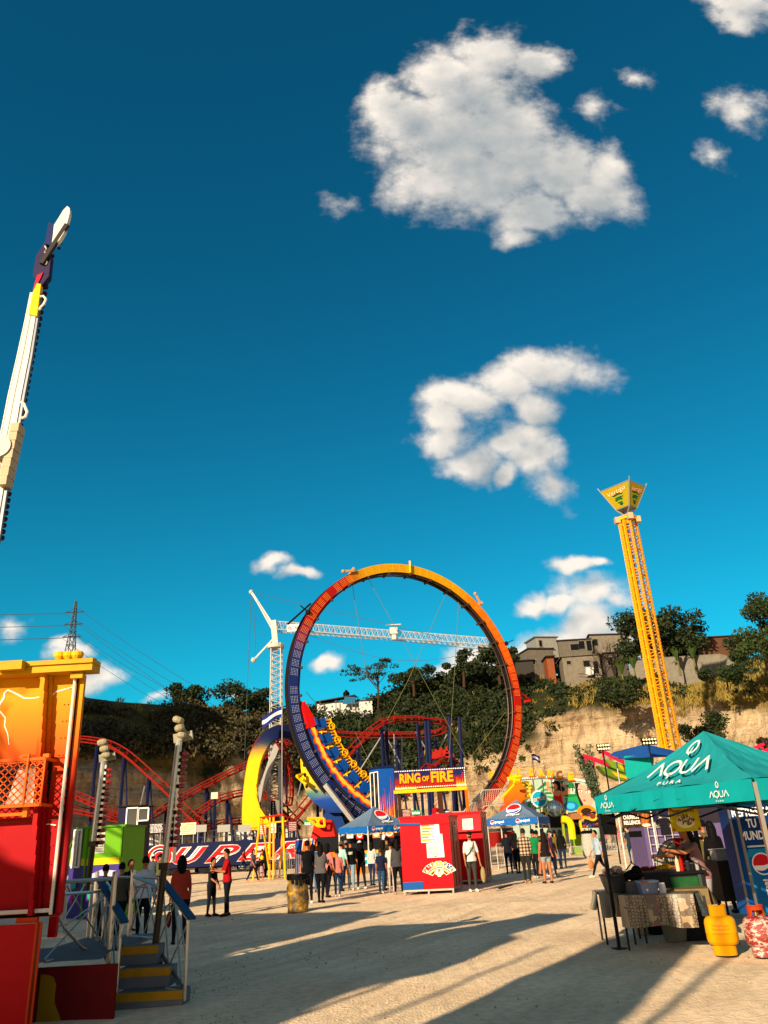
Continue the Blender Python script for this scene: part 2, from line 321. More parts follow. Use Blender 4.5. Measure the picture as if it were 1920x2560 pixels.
# ------------------------------------------------------------------ leaves
def leafmesh(name,centres,radii,cnt,size,cols,parent=None,mat_=None,flatz=.8,aspect=.5,seed=1,up=0.):
    r=np.random.default_rng(seed); P=[];K=[]
    centres=np.array([tuple(c) for c in centres]); radii=np.array(radii,float)
    for c,rad,kk in zip(centres,radii,cnt):
        d=r.normal(size=(kk,3)); d/=np.linalg.norm(d,axis=1,keepdims=True); rr=rad*(r.random(kk)**.45)[:,None]
        P.append(c+d*rr*np.array([1,1,flatz])); K.append(np.full(kk,r.random()))
    P=np.concatenate(P); K=np.concatenate(K); n=len(P)
    a=r.normal(size=(n,3)); a[:,2]+=up; a/=np.linalg.norm(a,axis=1,keepdims=True); q=r.normal(size=(n,3)); b_=np.cross(a,q); b_/=np.linalg.norm(b_,axis=1,keepdims=True)
    s=size*r.uniform(.6,1.4,n)[:,None]; a*=s; b_*=s*aspect
    vs=np.stack([P-a,P-b_,P+a,P+b_],1).reshape(-1,3)
    off=np.array(parent['_o']) if parent is not None else 0
    me=bpy.data.meshes.new(name); me.vertices.add(4*n); me.vertices.foreach_set('co',(vs-off).ravel()); me.loops.add(4*n); me.polygons.add(n)
    me.loops.foreach_set('vertex_index',np.arange(4*n)); me.polygons.foreach_set('loop_start',np.arange(n)*4); me.polygons.foreach_set('loop_total',np.full(n,4)); me.update()
    cols=np.array([lin(c) for c in cols]); k=np.clip((K*.6+r.random(n)*.4),0,.999)*(len(cols)-1); i0=k.astype(int); fr=(k-i0)[:,None]; cc_=cols[i0]*(1-fr)+cols[np.minimum(i0+1,len(cols)-1)]*fr
    at=me.color_attributes.new('Col','FLOAT_COLOR','CORNER'); at.data.foreach_set('color',np.repeat(np.concatenate([cc_,np.ones((n,1))],1),4,axis=0).ravel())
    me.materials.append(mat_ or LEAF); me.validate(); o=bpy.data.objects.new(name,me); C.objects.link(o)
    if parent is not None: o.parent=parent
    return o
LEAF=vcmat('foliage',.7,.2,trans=.18); GRASSM=vcmat('dry_grass',.9,.1,trans=.15)
BARK=mat('#3a2c20',.9,0,.25,bump=.5)
GREENS=['#232b14','#2f3a1a','#43502a','#3a4520']
# ------------------------------------------------------------------ terrain
TC=[(-300,78,1900,1725,104),(100,84,1885,1738,112),(215,86,1882,1744,114),(300,90,1888,1755,116),(450,97,1893,1765,120),(600,105,1890,1780,126),(700,110,1920,1775,128),(800,113,1950,1768,130),(900,114,1960,1762,130),(1000,113,1965,1716,130),(1100,111,1945,1690,128),(1200,109,1880,1668,127),(1300,107,1850,1672,126),(1400,105,1790,1690,124),(1470,103,1745,1700,122),(1600,99,1750,1700,118),(1700,95,1765,1690,114),(1800,91,1750,1668,110),(1920,86,1735,1650,106),(2050,82,1730,1640,102),(2400,74,1720,1600,95)]
def tc_at(px):
    for a,b in zip(TC,TC[1:]):
        if px<=b[0]: t=(px-a[0])/(b[0]-a[0]); t=max(0,t); t2=t; return [a[i]+(b[i]-a[i])*t2 for i in range(5)]
    return list(TC[-1])
cols=np.linspace(-300,2400,451); rows=[]
NR=46
def terr(px,s):   # s 0..1 base->cliff top, 1..2 cliff top->hill top, 2..3 behind
    _,yb,ct,ht_,yh=tc_at(px)
    wob=18*noise.noise(V((px*.012,0,5)))+9*noise.noise(V((px*.05,0,9)))
    Yc=yb+5
    top=W(px,ct+wob,Yc); base=W(px,2100,yb); base.z=-.3; hill=W(px,ht_,yh)
    if s<=1:
        p=base.lerp(top,s); p.y=yb+(Yc-yb)*s**.7; p.x=base.x+(top.x-base.x)*s
        d=1.4*noise.fractal(V((p.x*.12,p.y*.12,p.z*.35)),1,2,4)+1.1*noise.noise(V((p.x*.55,p.y*.6,p.z*.10)))+.5*noise.noise(V((p.x*1.6,p.y*1.2,p.z*.3)))
        d*=min(1,s*6)
        d+=.35*math.sin(p.z*2.3+noise.noise(V((p.x*.05,1,2)))*3)
        return V((p.x,p.y+d,p.z))
    if s<=2:
        t=s-1; p=top.lerp(hill,t); p.z=top.z+(hill.z-top.z)*(t**.85)
        d=1.2*noise.fractal(V((p.x*.1,p.y*.1,7)),1,2,4)*min(1,t*5)*(1-t)
        return V((p.x,p.y,p.z+d))
    t=s-2; return V((hill.x*(1+t*.35),hill.y+t*70,hill.z-t*t*26))
ss=list(np.linspace(0,1,24))+list(np.linspace(1,2,22))[1:]+[2.15,2.4,2.7,3]
GV=[[terr(px,s) for px in cols] for s in ss]
vs=[tuple(p) for r_ in GV for p in r_]; nx=len(cols); ns=len(ss)
fs=[(i*nx+j,i*nx+j+1,(i+1)*nx+j+1,(i+1)*nx+j) for i in range(ns-1) for j in range(nx-1)]
me=bpy.data.meshes.new('hillside'); me.from_pydata(vs,[],fs); me.polygons.foreach_set('use_smooth',[True]*len(fs))
at=me.color_attributes.new('Col','FLOAT_COLOR','POINT'); arr=[]
for s,r_ in zip(ss,GV):
    for px,p in zip(cols,r_):
        nv=noise.noise(V((p.x*.12,p.z*.25,1)))*.35
        veg=(s-1+nv+ (.12 if px<760 else 0)+(.05 if 850<px<1250 else 0))*6+.5
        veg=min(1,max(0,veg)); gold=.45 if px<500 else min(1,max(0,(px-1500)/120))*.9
        arr.extend((veg,gold,0,1))
at.data.foreach_set('color',arr)
M=bpy.data.materials.new('cliff_earth'); M.use_nodes=True; n=M.node_tree.nodes; l=M.node_tree.links; b=n['Principled BSDF']; b.inputs['Roughness'].default_value=.95; b.inputs['Specular IOR Level'].default_value=.1
tc=n.new('ShaderNodeTexCoord'); va_=n.new('ShaderNodeVertexColor'); va_.layer_name='Col'; sx=n.new('ShaderNodeSeparateColor'); l.new(va_.outputs[0],sx.inputs[0])
def nzz(s,sc,d=8,ro=.6):
    mp=n.new('ShaderNodeMapping'); mp.inputs['Scale'].default_value=sc; l.new(tc.outputs['Object'],mp.inputs[0]); x=n.new('ShaderNodeTexNoise'); x.inputs['Scale'].default_value=s; x.inputs['Detail'].default_value=d; x.inputs['Roughness'].default_value=ro; l.new(mp.outputs[0],x.inputs[0]); return x.outputs[0]
def rmp(v,*st):
    x=n.new('ShaderNodeValToRGB'); l.new(v,x.inputs[0]); e=x.color_ramp.elements
    while len(e)<len(st): e.new(.5)
    for el,(p,c) in zip(e,st): el.position=p; el.color=(*lin(c),1)
    return x.outputs[0]
def mxx(f,a,b_,bt='MIX'):
    x=n.new('ShaderNodeMix'); x.data_type='RGBA'; x.blend_type=bt
    for s_,v in ((0,f),(6,a),(7,b_)):
        if isinstance(v,float): x.inputs[s_].default_value=v
        elif isinstance(v,tuple): x.inputs[s_].default_value=v
        else: l.new(v,x.inputs[s_])
    return x.outputs[2]
earth=rmp(nzz(.10,(1,1,1.6)),(.30,'#a88c66'),(.48,'#c2aa86'),(.62,'#cbb592'),(.8,'#b89c74'))
strata=rmp(nzz(.35,(.12,.12,3.2),6),(.35,'#8a7a68'),(.6,'#ffffff'))
streak=rmp(nzz(1.1,(1,1,.10),6),(.36,'#8d7f70'),(.56,'#ffffff'))
patch=rmp(nzz(.13,(1,1,1),3),(.30,'#7a4f22'),(.36,'#ffffff'))
earth=mxx(.45,earth,strata,'MULTIPLY'); earth=mxx(.55,earth,streak,'MULTIPLY'); earth=mxx(.6,earth,patch,'MULTIPLY')
veg1=rmp(nzz(.5,(1,1,1)),(.3,'#20260f'),(.6,'#33341c'),(.8,'#4a4028')); veg2=rmp(nzz(.5,(1,1,1)),(.3,'#6b5d2a'),(.6,'#8a7438'),(.8,'#4c4f22'))
l.new(mxx(sx.outputs[0],earth,mxx(sx.outputs[1],veg1,veg2)),b.inputs['Base Color'])
bp=n.new('ShaderNodeBump'); bp.inputs['Strength'].default_value=1; bp.inputs['Distance'].default_value=1.1
ad=n.new('ShaderNodeMath'); ad.operation='ADD'; l.new(nzz(.8,(1,1,.3),9,.7),ad.inputs[0]); l.new(nzz(.5,(.4,.4,3),6),ad.inputs[1]); l.new(ad.outputs[0],bp.inputs['Height']); l.new(bp.outputs[0],b.inputs['Normal'])
me.materials.append(M); o=bpy.data.objects.new('hillside',me); C.objects.link(o); tag(o,kind='structure')
# scrub
def scrub():
    cs=[];rs=[];ct=[]; cg=[];rg=[];cgt=[]
    r=random.Random(4)
    for _ in range(2300):
        px=r.uniform(150,2050); s=1+r.random()**.9*1.02
        if px>1350 and s<1.25 and r.random()<.55: continue
        nv=noise.noise(V((px*.01,s*3,2)))
        if nv<(-.18 if px>1330 or px<430 else -.5): continue
        if px<430 and s>1.7: continue
        if px>1560 and r.random()<.62: continue
        if 1290<px<1600 and s>1.75: continue
        s-= (.06 if px<1300 else .02)
        p=terr(px,s); rad=r.uniform(.5,1.5)*(1.25 if px<1350 else .8)
        cs.append(p+V((0,-.3,rad*.35))); rs.append(rad); ct.append(int(34*rad+12))
    for _ in range(60):
        px=r.uniform(800,1400); s=r.uniform(.8,1.02); p=terr(px,s); cs.append(p+V((0,-.2,0))); rs.append(r.uniform(.4,1)); ct.append(22)
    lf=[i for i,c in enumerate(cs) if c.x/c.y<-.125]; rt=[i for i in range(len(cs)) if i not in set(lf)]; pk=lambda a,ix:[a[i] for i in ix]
    o=leafmesh('hillside_scrub',pk(cs,lf),pk(rs,lf),pk(ct,lf),.30,['#2a2b17','#383520','#484228','#55492e'],flatz=.75,seed=3)  # browner leaves, colour also lightened to offset the shade on this slope
    tag(o,'brownish scrub on the shaded slope at the left, tone lightened to offset the shade','scrub',kind='stuff')
    o=leafmesh('hillside_scrub',pk(cs,rt),pk(rs,rt),pk(ct,rt),.28,['#151c0c','#1d2711','#29351a','#383f22'],flatz=.75,seed=3)
    tag(o,'dark green scrub covering the slope behind the ring','scrub',kind='stuff')
    for _ in range(1500):
        px=r.uniform(1430,2050) if r.random()<.88 else r.uniform(150,1400); s=r.uniform(.95,2.0); p=terr(px,s); cg.append(p+V((0,-.15,.2))); rg.append(.8); cgt.append(22)
    o=leafmesh('dry_grass',cg,rg,cgt,.42,['#5c4d22','#7d6a32','#94803f','#45461f'],mat_=GRASSM,flatz=.35,aspect=.12,seed=5,up=2.5)
    tag(o,'golden dry grass on the slope and cliff lip','grass',kind='stuff')
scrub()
def tree(name,label,px,py_base,Y,h,cr_,spread,nb,leaf,cols,cat='tree',group=None,trunk=.25,seed=1,cz=.6,flat=.7,dens=260,limbs=7):
    r=random.Random(seed); base=W(px,py_base,Y); t=thing(name,label,cat,base,group); b=B().use(BARK)
    top=base+V((r.uniform(-.3,.3),0,h*cz)); b.path([base-V((0,0,.4)),base+V((r.uniform(-.1,.1)*h*.3,0,h*.3)),top],[trunk,trunk*.75,trunk*.4],7)
    cs=[]
    for i in range(nb):
        a=r.uniform(0,2*PI); rr=spread*math.sqrt(r.random()); zz=h*cz+(h*(1-cz))*r.uniform(-.6,1)*(1-.5*(rr/spread)**2)
        p=base+V((rr*math.cos(a),rr*math.sin(a)*.8,zz)); cs.append(p)
        if i<limbs*2: b.path([base+V((0,0,h*cz*r.uniform(.5,.95))),(base+V((0,0,h*cz))).lerp(p,.5)+V((0,0,.1*h*r.random()-.05*h)),p],[trunk*.4,trunk*.25,trunk*.08],5)
    b.build('trunk',t)
    leafmesh('crown',cs,[cr_*r.uniform(.6,1.2) for _ in cs],[int(dens*r.uniform(.5,1.2)) for _ in cs],leaf,cols,parent=t,flatz=flat,seed=seed)
    return t
DG=['#141b0c','#1e2812','#2a3518','#364020']
tree('umbrella_tree','flat-topped umbrella tree on the ridge beside the tin shed',945,1768,126,7.8,1.0,5.3,26,.20,DG,cz=.72,flat=.35,dens=60,trunk=.16,seed=2,limbs=9)
tree('ridge_tree','round dark tree on the ridge left of the far brick hut',470,1785,121,5,1.5,2.8,12,.25,DG,seed=3,cz=.5,group='trees along the left ridge')
tree('ridge_tree','bushy tree on the ridge just right of the far brick hut',600,1800,124,6.2,1.5,3.2,14,.25,DG,seed=4,cz=.5,group='trees along the left ridge')
tree('ridge_tree','low dark tree on the ridge between the brick hut and the white crane mast',650,1800,125,5,1.3,2.6,11,.25,DG,seed=14,cz=.5,group='trees along the left ridge')
tree('ridge_tree','dark spreading tree inside the ring, topmost on the slope left of its centre',1035,1735,124,4.4,1.1,3.2,12,.25,DG,seed=5,cz=.5)
tree('ridge_tree','tall spiky dark tree against the cloud near the right inside of the ring',1160,1712,120,5.8,1.1,3.0,13,.25,DG,seed=6,cz=.55)
tree('ridge_tree','dense dark tree on the slope just outside the right of the ring',1250,1705,116,6.5,1.4,3.4,15,.26,DG,seed=7,cz=.5)
tree('broad_tree','broad dark tree on the hilltop right behind the yellow tower',1668,1690,108,9.5,2.0,6.0,44,.28,DG,seed=8,cz=.55,trunk=.35,dens=230)
tree('broad_tree','tall leafy tree at the right edge above the concrete wall',1935,1720,84,11,1.5,3.7,28,.2,['#16200d','#223016','#30401d','#3e4d26'],seed=9,cz=.5,trunk=.35,dens=320)
tree('small_tree','small leafy tree leaning over the right end of the concrete wall',1820,1722,88,3.6,.9,3.0,14,.2,['#16200d','#223016','#30401d'],seed=19,cz=.5,trunk=.12,dens=150)
tree('cliff_bush','round dark bush clinging to the sunlit cliff right of the yellow tower',1795,1868,85,3.6,1.0,1.3,9,.17,DG,'bush',seed=10,cz=.5,trunk=.1,flat=.9)
tree('cliff_bush','small dark bush on the cliff directly above the teal canopy peak',1738,1862,86,2.2,.8,1.2,6,.17,DG,'bush',seed=11,cz=.5,trunk=.08)
tree('cliff_bush','dark brown bush at the foot of the cliff at the right edge',1912,1905,78,2.5,.8,1,6,.17,['#2a2016','#3a2d20'],'bush',seed=12,cz=.5,trunk=.08)
tree('cliff_bush','dark bush hanging from the cliff lip left of the yellow tower',1555,1780,97,4.2,1.2,3.4,14,.22,DG,'bush',seed=13,cz=.5,trunk=.1)
# columnar bush by the dance facade: spiky ocotillo-like plant
def tall_plant():
    base=W(1505,2035,52); t=thing('tall_cactus_bush','slender leaning green bush against the cliff between the mural and the teal tent',"plant",base); b=B().use(BARK)
    cs=[]
    for i in range(9):
        top=base+V((-1.1+i*.12,0,3.2+random.random()*1.4)); b.path([base,base.lerp(top,.5)+V((random.uniform(-.1,.1),0,0)),top],[.05,.04,.02],5)
        for k in range(7): cs.append(base.lerp(top,.3+.7*k/6))
    b.build('stem',t); leafmesh('foliage',cs,[.26]*len(cs),[26]*len(cs),.09,['#2b3a22','#40503a','#566548'],parent=t,seed=4)
tall_plant()
# banana plants on the hilltop
def banana(px,py,Y,h,lab,seed):
    r=random.Random(seed); base=W(px,py,Y); t=thing('banana_plant',lab,'plant',base,'banana plants behind the hilltop wall'); b=B().use(mat('#5a5a32',.8)); b.path([base-V((0,0,.5)),base+V((0,0,h*.45))],[.16,.1],7); b.build('stem',t)
    b=B().use(mat('#35451f',.6,0,.3))
    for k in range(9):
        a=2*PI*k/9+r.random(); d=V((math.cos(a),math.sin(a),0)); s=d.cross(V((0,0,1)))*.28; P=[]
        for q in range(6):
            u=q/5; P.append(base+V((0,0,h*.4))+d*(h*.42*u)+V((0,0,h*.55*math.sin(u*2.1))))
        for q in range(5):
            w0=math.sin(PI*(q/5)*.9+.2);w1=math.sin(PI*((q+1)/5)*.95+.15); b.quad(P[q]-s*w0,P[q]+s*w0+V((0,0,.01)),P[q+1]+s*w1,P[q+1]-s*w1)
    b.build('leaves',t)
for i,(px,py) in enumerate([(1590,1700),(1625,1690),(1560,1715),(1700,1680),(1740,1675)]):
    banana(px,py,103,3.4,['second banana plant, between the grey house and the yellow tower','banana plant immediately left of the yellow tower above the wall','leftmost banana plant, beside the grey block house','banana plant right of the yellow tower behind the concrete wall','rightmost banana plant, in front of the far brick house'][i],i)

def sidehill():  # unseen hill, placed and sized to shade the left slope
    b=B().use(M); n=26;k=9; vs=[]
    for i in range(k+1):
        u=i/k; z=40*u**.6 if u<1 else 40
        for j in range(n): w_=2*PI*j/n; q=1-.45*u**2; p=V((-62+14*q*math.cos(w_),66+22*q*math.sin(w_),z)); vs.append(p+V((1,1,0))*2*noise.noise(p*.1))
    b.add(vs,[(i*n+j,i*n+(j+1)%n,(i+1)*n+(j+1)%n,(i+1)*n+j) for i in range(k) for j in range(n)]+[tuple(k*n+j for j in range(n))]); b.col=(0,0,0)
    o=b.build('hill'); tag(o,kind='structure')
sidehill()
# ================================================================== RING RIDE
RED=mat('#b01212',.4,0,.08); NAVY=mat('#101a3e',.4,0,.1); YEL=mat('#e8a60c',.4,0,.08); ORG=mat('#e0560c',.4,0,.08); BLUE=mat('#0f4a9e',.4,0,.08)
def steps(*st):
    st=[(a,lin(c)) for a,c in st]
    def f(x):
        if x<=st[0][0]: return st[0][1]
        for (a,c),(b_,d) in zip(st,st[1:]):
            if x<=b_: t=(x-a)/(b_-a); return tuple(c[i]+(d[i]-c[i])*t for i in range(3))
        return st[-1][1]
    return f
RC=V((1.2,54,10.9)); E1=V((math.cos(R(30)),math.sin(R(30)),0)); E2=V((0,0,1)); EN=V((math.sin(R(30)),-math.cos(R(30)),0))
def RP(phi,r,d=0): return RC+(E1*math.cos(R(phi))+E2*math.sin(R(phi)))*r+EN*d
VCG=vcmat('gloss_paint',.5,.06,var=.12,bscale=3)
ringcol=steps((-75,'#8e1010'),(5,'#94160e'),(20,'#b8430c'),(48,'#bd650e'),(60,'#bf8c0e'),(112,'#b98a10'),(124,'#8e1612'),(150,'#861212'),(166,'#16265c'),(285,'#0e1838'))
def pc(p):
    q=p-RC; a=math.degrees(math.atan2(q.z,q.dot(E1))); 
    if a<-80: a+=360
    return ringcol(a)
ring=thing('ring_coaster','tall upright ring ride with a yellow, orange, red and navy rim studded with bulbs','ride',RP(270,9.3))
NS=144
def ringpart(name,r0_,r1_,d0,d1,m_,vc):
    b=B(pc if vc else None).use(m_)
    for i in range(NS):
        a0=i*360/NS;a1=(i+1)*360/NS
        P=[RP(a,r,d) for a in(a0,a1) for r in(r0_,r1_) for d in(d0,d1)]
        o=P; 
        b.quad(P[1],P[3],P[7],P[5]); b.quad(P[0],P[4],P[6],P[2]); b.quad(P[2],P[6],P[7],P[3]); b.quad(P[0],P[1],P[5],P[4])
    return b.build(name,ring)
ringpart('rim',8.62,9.25,.26,.36,VCG,True)
ringpart('rear_rim',8.62,9.25,-.40,-.32,mat('#2a2428',.5),False)
b=B().use(mat('#1a1718',.6,0,.2))
for i in range(NS):
    a0=i*360/NS;a1=(i+1)*360/NS
    for r in (8.72,9.12): b.quad(RP(a0,r,-.32),RP(a1,r,-.32),RP(a1,r,.26),RP(a0,r,.26))
    if i%2==0: b.quad(RP(a0,8.72,-.3),RP(a0,9.12,-.3),RP(a0,9.12,.26),RP(a0,8.72,.26))
b.build('rim_box',ring)
b=B().use(mat('#4a3c34',.5,.6))
for d in(-.3,.2): b.path([RP(i*5,8.52,d) for i in range(73)],.055,6,cap=False)
for i in range(30):
    a=i*12+4; b.bar(RP(a,8.56,-.42),RP(a,8.56,.42),.12,.1,up=RP(a,1)-RC)
    b.ball(RP(a,8.5,.42),.11,6,4); b.ball(RP(a,8.5,-.42),.11,6,4)
b.build('inner_rails',ring)
b=B().use(mat('#b8bccb',.3)); b2=B().use(mat('#ff9c2c',.3,emit=.2)); b3=B().use(mat('#7e1d0a',.5))
for i in range(96):
    a=i*3.75+.6
    if i%12==11: continue
    an=(a+80)%360-80; bb=b if 160<a<292 else (b2 if (a<48 or a>292 or a>118) else b3)
    for k in range(5):
        for j in range(5):
            p=RP(a+k*.62-.2,8.72+j*.105,.366); u=(RP(a+.1,9)-RP(a,9)).normalized()*.017; v=(RP(a,9)-RP(a,8)).normalized()*.017
            bb.quad(p-u-v,p+u-v,p+u+v,p-u+v)
[tag(x.build('bulb_grid',ring),kind='stuff') for x in (b,b2,b3)]
# end brackets between the ring segments
b=B().use(mat('#d49a5a',.5))
for a in (47,118): b=B().use(mat('#b8844c',.5)); b.bar(RP(a,9.2,-.5),RP(a,9.45,.6),.12,.2); b.bar(RP(a,9.3,.5),RP(a+5,9.62,.5),.10,.14); b.ball(RP(a+5,9.62,.5),.13,6,4); b.build('joint_bracket',ring)
for a in (88,): b=B().use(YEL); b.bar(RP(a,8.6,.4),RP(a,9.5,.4),.42,.12); b.build('joint_bracket',ring)
for a in (25,148): b=B().use(DARK); b.bar(RP(a,9.2,.4),RP(a,10.0,.5),.06,.06); b.ball(RP(a,9.3,.4),.18,6,4); b.build('antenna_bracket',ring)
b=B().use(DARK); b.bar(RP(143,9.4,0),RP(156,10.05,0),.12,.12)
b.build('joint_bracket',ring)
# support plates at the lower left (yellow to blue) and lower right (orange)
def plate(pts,Y,th,cf,name,mt=VCG):
    b=B(cf).use(mt); P=[W(x,y,Y) for x,y in pts]; b.prism(P,V((0,th,0))); return b.build(name,ring)
yb=steps((0,'#e9b60e'),(.42,'#d9b40e'),(.62,'#1a6a6a'),(.72,'#123a86'),(1,'#0d2552'))
def cfl(p): return yb((W(790,1890,51).z-p.z)/3.6)
b=B(cfl).use(VCG)
L_=[(752,1897),(768,1893),(783,1930),(800,1952),(822,1985),(850,2018),(868,2042),(835,2035),(800,2018),(775,2000),(760,1965),(753,1930)]
N_=14
for y0_ in range(12):   # sliced so that the colour can grade with height
    pass
def slab(b,left,right,Y,th):
    for (l0,r0_,),(l1,r1_) in zip(zip(left,right),zip(left[1:],right[1:])):
        b.prism([W(*l0,Y),W(*r0_,Y),W(*r1_,Y),W(*l1,Y)],V((0,th,0)))
slab(b,[(751,1897),(752,1920),(755,1945),(760,1965),(767,1985),(782,2003),(800,2018),(822,2032)],[(768,1893),(778,1920),(790,1942),(803,1958),(816,1976),(832,1996),(848,2014),(862,2032)],51,.8)
b.build('support_plate',ring)
b=B().use(BLACKM)
for x,y in((760,1912),(762,1937),(766,1965)):
    c=W(x,y,50.97); b.add([c+V((.09*math.cos(i*PI/3),-.01,.14*math.sin(i*PI/3))) for i in range(6)],[tuple(range(6))])
b.build('plate_holes',ring)
b=B().use(YEL)
for p,q in (((757,1935),(742,1940)),((742,1940),(766,1962)),((742,1940),(760,1950)),): b.tube(W(*p,50.6),W(*q,50.0),.09,6)
b.build('outrigger_strut',ring)
b=B().use(mat('#0f2f66',.45)); slab(b,[(818,2020),(800,2060),(792,2110)],[(846,2020),(862,2060),(868,2110)],51.5,1.2); b.build('support_foot',ring)
b=B().use(BLACKM); slab(b,[(835,2020),(838,2060),(845,2110)],[(870,2035),(905,2075),(912,2110)],52.6,1.0); b.ball(W(868,2040,52),.5,10,6); b.ball(W(880,2062,52),.45,10,6); b.ball(W(852,2022,52),.4,10,6); b.build('drive_motor',ring)
b=B().use(STEEL)
b.bar(W(812,1962,50),W(893,2066,50),.16,.3); b.use(CHROME); b.tube(W(818,1960,49.7),W(898,2063,49.7),.06,6); b.build('loading_rail',ring)
oc=steps((0,'#e8650c'),(.5,'#d8300c'),(1,'#a81010'))
b=B(lambda p:oc((W(1290,1965,56).z-p.z)/3.4)).use(VCG)
slab(b,[(1278,1945),(1270,1975),(1262,2000),(1250,2030),(1235,2065)],[(1296,1945),(1312,1975),(1312,2000),(1303,2030),(1290,2065)],57,.7); b.build('support_plate',ring)
b=B().use(YEL)
for p,q in (((1268,1946),(1305,1940)),((1305,1940),(1254,1996)),((1290,1935),(1285,1960)),((1268,1946),(1300,1952))): b.tube(W(*p,55.2),W(*q,55.0),.09,6)
b.build('outrigger_strut',ring)
b=B().use(RED)
for p,q in (((1287,1718),(1326,1752)),((1326,1752),(1290,1756)),((1292,1750),(1290,1762))): b.tube(W(*p,58.2),W(*q,59.5),.07,6)
b.build('side_bracket',ring)
CABM=mat('#5c6040',.6)
for p,q in (((881,1462),(918,1700)),((1112,1490),(1020,1702)),((1020,1702),(968,1800)),((1147,1505),(1122,1905)),((918,1442),(1036,1655)),((1036,1655),(1168,1900)),((765,1730),(1000,2000)),((758,1560),(746,1760)),((1264,1780),(1168,1905)),((1168,2000),(1262,2110)),((888,1830),(1000,2060))):
    Y0=50+ (p[0]-722)/568*8; Y1=50+(q[0]-722)/568*8
    b=B().use(CABM); b.tube(W(*p,Y0),W(*q,Y1),.018,4); b.build('stay_cable',ring)
# ------------------------------------------------------------------ train inside the ring
train=thing('ring_train','blue-seated train with flame side panel and yellow cage climbing the left inside of the ring','ride train',RP(218,8.2))
b=B().use(mat('#14387e',.45))
def fr(phi): return 0.5*min(1,(phi-188)/14)*min(1,(252-phi)/6)
for i in range(52):
    a0=189+i*1.2;a1=a0+1.2
    b.quad(RP(a0,8.48,.52),RP(a1,8.48,.52),RP(a1,8.48-fr(a1),.52),RP(a0,8.48-fr(a0),.52)); b.quad(RP(a0,8.48,.46),RP(a0,8.48-fr(a0),.46),RP(a1,8.48-fr(a1),.46),RP(a1,8.48,.46)); b.quad(RP(a0,8.48-fr(a0),.46),RP(a0,8.48-fr(a0),.52),RP(a1,8.48-fr(a1),.52),RP(a1,8.48-fr(a1),.46))
b.build('side_panel',train)
b=B()
for lay,(mm,off,sc) in enumerate(((mat('#c01c10',.4),.526,1.0),(mat('#ec6a10',.4),.53,.66),(mat('#f6b03a',.4),.534,.3))):
    b.use(mm)
    for i in range(48):
        a0=192+i*1.15;a1=a0+1.15; c0=8.34-.2*fr(a0)/.5+.05*math.sin(a0*.9); c1=8.34-.2*fr(a1)/.5+.05*math.sin(a1*.9); w0=.20*sc*(1+.35*math.sin(a0*1.7)); w1=.20*sc*(1+.35*math.sin(a1*1.7))
        b.quad(RP(a0,c0+w0,off),RP(a1,c1+w1,off),RP(a1,c1-w1,off),RP(a0,c0-w0,off))
    for k in range(11):
        a=198+k*5; b.poly([RP(a,8.2,off+.002),RP(a+1.6*sc,8.0,off+.002),RP(a+4.4,7.95+.15*(1-sc),off+.002),RP(a+3.2*sc,8.25,off+.002)])
b.build('flame_artwork',train)
b=B().use(RED); 
b.prism([RP(186.5,8.35,-.3),RP(189,8.5,-.3),RP(198,8.5,-.3),RP(198,7.7,-.3),RP(193,7.95,-.3)],EN*.9); b.build('nose',train)
b=B().use(mat('#1c1d24',.6))
b.path([RP(190+i*2,8.42,.1) for i in range(30)],.14,6); b.path([RP(190+i*2,8.42,-.35) for i in range(30)],.1,6); b.build('chassis',train)
SEATM=mat('#0c3f84',.4,0,.08)
for k in range(7):
    a=198+k*7.6; b=B().use(SEATM); c=RP(a,7.5,.25); rd=(RP(a,1)-RC).normalized(); tn=(RP(a+1,9)-RP(a,9)).normalized()
    b.obox(c+EN*.1,rd*.34,EN*.2,tn*.30); b.obox(c+rd*.34+tn*-.25+EN*.1,rd*.06,EN*.36,tn*.25); b.ball(c-rd*.38+EN*.1,.2,8,5,(1,1,1)); b.build('seat',train)
    b=B().use(YEL); b.bar(RP(a+3,7.9,.45),RP(a+4.5,7.3,.45),.08); b.bar(RP(a+3.4,7.6,.45),RP(a+5,7.75,.45),.14,.1); b.path([RP(a+2,7.6,.3),RP(a+2.8,7.25,.3),RP(a+3.6,7.5,.3)],.05,5); b.build('lap_bar',train)
b=B().use(YEL)
for d in(-.5,-.1,.3,.55): b.path([RP(197+i*2,6.72 if d<.5 else 6.8,d) for i in range(28)],.035,5)
for i in range(34):
    a=197+i*1.6; b.path([RP(a,7.16,.58),RP(a+.6,6.95,.6),RP(a+.9,6.74,.5)],.024,4,cap=False)
    b.path([RP(a,6.74,.5),RP(a+.4,6.64,.1),RP(a,6.74,-.5)],.024,4,cap=False)
for i in range(7):
    a=201+i*7.6; c=RP(a,6.9,.62); b.path([c+E1*.2*math.cos(j*PI/6)+E2*.2*math.sin(j*PI/6) for j in range(13)],.03,4,cap=False)
b.build('yellow_cage',train)
